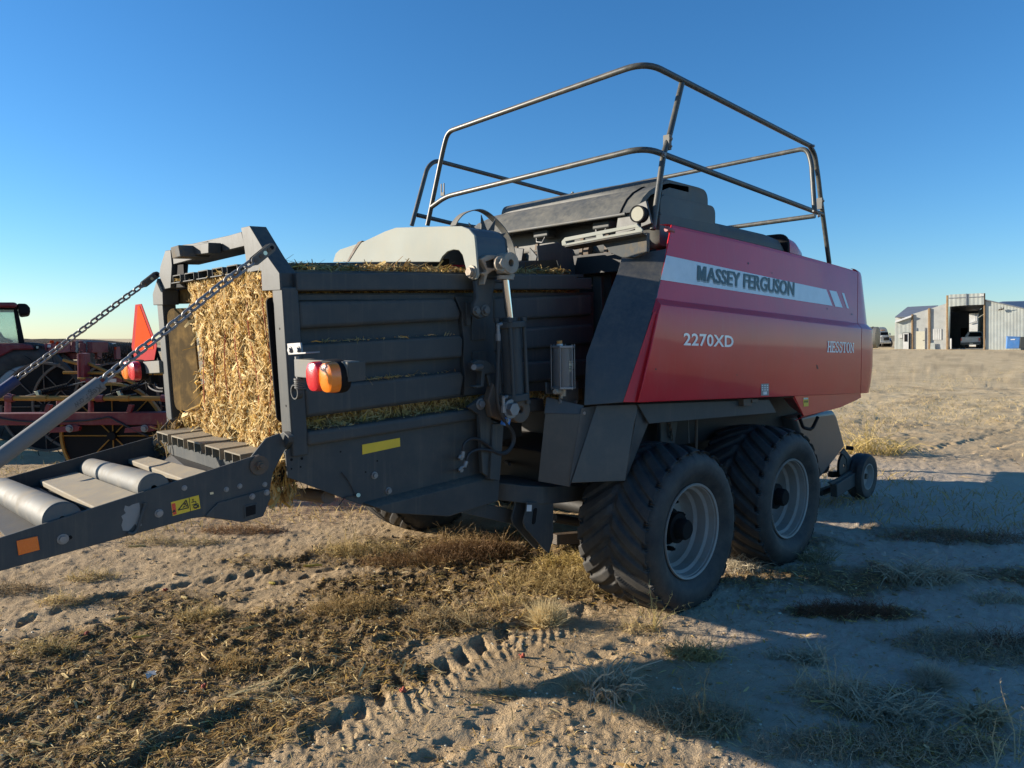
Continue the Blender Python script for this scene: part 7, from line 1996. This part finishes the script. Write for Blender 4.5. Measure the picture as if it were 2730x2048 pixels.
# inside of the drive-through
W0, W1 = S_((1330, 800), DS), S_((1738, 800), DS); top_z = S_((1330, 290)).z
for p_, nm in ((W0, 'inner_wall'), (W1, 'inner_wall')):
    MB().prism([p_ + FS * .3, p_ + FS * 24, p_ + FS * 24 + ZU * (top_z - p_.z), p_ + FS * .3 + ZU * (top_z - p_.z)], RH * (-.15 if p_ is W0 else .15)).build(nm, 'galv_wall', shed)
MB().prism([W0 + ZU * (top_z - W0.z + .05) + FS * .3, W1 + ZU * (top_z - W0.z + .05) + FS * .3, W1 + ZU * (top_z - W0.z + .05) + FS * 24, W0 + ZU * (top_z - W0.z + .05) + FS * 24], ZU * .15).build('inner_ceiling', 'roof_metal', shed)
MB().prism([W0 + FS * .3, W1 + FS * .3, W1 + FS * 24, W0 + FS * 24], ZU * .03).build('shed_floor', 'concrete_wall', shed)
MB().prism([S_(q, DS + 23.5) for q in ((1335, 330), (1566, 330), (1566, 790), (1335, 790))], FS * .2).build('back_wall', 'roof_metal', shed)
MB().prism([S_(q, DS + 22.9) for q in ((1566, 330), (1740, 330), (1740, 376), (1566, 380))], FS * .2).build('back_header', 'roof_metal', shed)
MB().prism([S_(q, DS + 20) for q in ((1470, 552), (1546, 552), (1546, 700), (1470, 700))], FS * .3).build('inner_cabinet', 'black', shed, bevel=.05)
# side walls so the shed is a solid building
L0, L1 = S_((684, 812), DS), S_((690, 486), DS)
MB().prism([L0, L1, L1 + FS * 13, L0 + FS * 13], RH * .1).build('side_wall', 'galv_wall', shed)
white = thing('white_barn', 'white barn seen through the open back of the shed', 'barn')
ww = [S_(q, DS + 45) for q in ((1500, 372), (1800, 372), (1800, 790), (1500, 790))]; MB().prism(ww, FS * 8).build('wall', 'white_paint', white)
MB().prism([S_(q, DS + 44.8) for q in ((1640, 378), (1646, 378), (1646, 470), (1640, 470))], FS * .1).build('trim', 'roof_metal', white)
MB().beam(S_((1566, 500), DS + 44.8), S_((1740, 450), DS + 44.8), .1, .12).build('trim', 'roof_metal', white)
MB().prism([S_(q, DS + 44) for q in ((1480, 372), (1820, 372), (1820, 362), (1480, 362))], FS * 10).build('roof', 'roof_metal', white)

# white pickup in the doorway, seen from behind
pu = thing('pickup_truck', 'white pickup truck parked tail-out in the shed doorway', 'pickup')
DK = DS + 3
def K_(q, d=0): return S_(q, DK + d)
bx_ = fillet([K_(q) for q in ((1470, 660), (1694, 654), (1704, 720), (1690, 748), (1480, 750), (1464, 722))], .12, 4, True)
MB().prism(bx_, FS * 2.2).build('cargo_bed', 'white_paint', pu, bevel=.03)
MB().prism(fillet([K_(q, 2.2) for q in ((1512, 664), (1546, 600), (1580, 592), (1700, 592), (1722, 602), (1732, 660))], .15, 4, True), FS * 1.7).build('cab', 'white_paint', pu, bevel=.04)
MB().prism([K_(q, 2.15) for q in ((1552, 652), (1572, 604), (1712, 602), (1722, 650))], FS * .03).build('rear_window', 'black', pu)
MB().prism([K_(q, 3.9) for q in ((1480, 680), (1700, 676), (1706, 745), (1478, 748))], FS * 1.6).build('hood', 'white_paint', pu, bevel=.08)
MB().prism([K_(q, -.04) for q in ((1512, 664), (1668, 660), (1676, 716), (1512, 720))], FS * .05).build('tailgate', 'white_paint', pu, bevel=.02)
MB().prism([K_(q, -.15) for q in ((1460, 724), (1706, 716), (1706, 740), (1462, 748))], FS * .2).build('bumper', 'steel', pu, bevel=.03)
MB().prism([K_(q, -.06) for q in ((1676, 668), (1694, 668), (1694, 702), (1678, 702))], FS * .08).build('tail_lamp', 'lens_red', pu)
MB().prism([K_(q, -.06) for q in ((1466, 670), (1478, 670), (1478, 704), (1464, 704))], FS * .08).build('tail_lamp', 'lens_red', pu)
for x in (1494, 1680):
    for d in (.6, 4.2):
        c = K_((x, 760), d); c.z = gz_s + .40 + (.02 if d > 1 else 0); MB().cyl(c - RH * .13, c + RH * .13, .40, 24).build('wheel', 'rubber', pu, bevel=.04)
MB().prism([K_(q, -.17) for q in ((1570, 726), (1610, 725), (1610, 738), (1570, 739))], FS * .02).build('number_plate', 'decal_cream', pu)

# blue bin at the right edge
bb = thing('blue_bin', 'blue sheet metal bin standing against the ribbed shed wall', 'bin')
MB().prism([S_(q, DS - 2) for q in ((2012, 650), (2168, 656), (2156, 794), (2004, 796))], FS * 1.4).build('box', 'blue_bin', bb, bevel=.04)
MB().prism([S_(q, DS - 2.05) for q in ((2170, 656), (2280, 656), (2280, 794), (2158, 794))], FS * 1.2).build('shadow_side', 'seat_dark', bb, bevel=.03)
MB().prism([S_(q, DS - 2.03) for q in ((2054, 682), (2110, 680), (2106, 692), (2056, 694))], FS * .02).build('white_mark', 'decal_white', bb)
MB().prism([S_(q, DS - 2.06) for q in ((2010, 648), (2172, 654), (2172, 662), (2010, 657))], FS * 1.5).build('lid_rim', 'blue_bin', bb, bevel=.02)

# white road tractor and the tank in front of it
sm = thing('white_semi_truck', 'white long-nose semi truck parked beyond the yard, left of the shed', 'truck')
DQ = 112.0
def Q_(q, d=0): return at(b2(*q), DQ + d)
MB().prism(fillet([Q_(q, 4) for q in ((450, 640), (452, 556), (480, 542), (560, 540), (590, 552), (612, 600), (614, 650)) ], .35, 4, True), FH * 3).build('sleeper_cab', 'white_paint', sm, bevel=.1)
MB().prism(fillet([Q_(q, 3) for q in ((470, 700), (474, 604), (610, 600), (618, 640), (622, 700))], .25, 4, True), FH * 1.2).build('cab', 'white_paint', sm, bevel=.08)
MB().prism([Q_(q, 2.95) for q in ((524, 602), (608, 600), (616, 632), (526, 636))], FH * .05).build('windscreen', 'black', sm)
MB().prism(fillet([Q_(q, .6) for q in ((512, 720), (516, 650), (545, 640), (610, 640), (628, 660), (632, 720))], .2, 4, True), FH * 2.6).build('hood', 'white_paint', sm, bevel=.1)
MB().prism([Q_(q, .5) for q in ((562, 664), (622, 658), (624, 694), (562, 698))], FH * .1).build('grille', 'black', sm)
for k in range(4): MB().prism([Q_((564, 668 + k * 8), .45), Q_((622, 663 + k * 8), .45), Q_((622, 665 + k * 8), .45), Q_((564, 670 + k * 8), .45)], FH * .05).build('grille_bar', 'steel', sm)
MB().prism([Q_(q, .3) for q in ((508, 712), (645, 706), (646, 732), (508, 736))], FH * .4).build('bumper', 'white_paint', sm, bevel=.05)
MB().prism([Q_(q, 1.5) for q in ((628, 668), (650, 672), (650, 712), (630, 714))], FH * .8).build('fender', 'blue_bin', sm, bevel=.1)
MB().prism([Q_(q, 3) for q in ((630, 610), (640, 610), (640, 636), (630, 636))], FH * .2).build('mirror', 'white_paint', sm)
MB().prism([Q_(q, 1.2) for q in ((470, 735), (640, 732), (640, 775), (470, 775))], FH * 6).build('chassis', 'black', sm)
for k in range(5): MB().sphere(Q_((530 + k * 10, 580 - k), 3.8), .08, 8, 6).build('roof_lamp', 'cap_orange', sm)
for x in (530, 632):
    c = Q_((x, 770), 1.4); c.z = gz_s + .52; MB().cyl(c - RH * .16, c + RH * .16, .52, 24).build('wheel', 'rubber', sm, bevel=.04)
    c2_ = c + FH * 6; MB().cyl(c2_ - RH * .3, c2_ + RH * .3, .52, 24).build('wheel', 'rubber', sm, bevel=.04)
tk = thing('steel_tank', 'upright-ended grey cylindrical tank with rusty shell beside the semi truck', 'tank')
c = at(b2(488, 682), 100); R0 = (at(b2(488, 558), 100) - c).length; c.z = max(c.z, gz_s + R0 + .0)
axk = (FH * 1.0 - RH * 1.2).normalized()
MB().lathe([(.02, -.18), (R0 * .6, -.12), (R0 * .98, 0), (R0, .05), (R0, 5.0), (R0 * .98, 5.05), (.02, 5.1)], c, axk, 48, closed=False).build('shell', 'steel_dull', tk)
for k in (.6, 2.4, 4.3): MB().lathe([(R0 - .02, 0), (R0 + .05, 0), (R0 + .05, .12), (R0 - .02, .12)], c + axk * k, axk, 48).build('band', 'iron', tk)
for s_ in (.8, 4.0): 
    p = c + axk * s_; MB().box((p.x, p.y, (gz_s + p.z - R0 * .5) / 2), (.5, 1.6, p.z - R0 * .5 - gz_s + .02)).build('saddle', 'iron', tk)
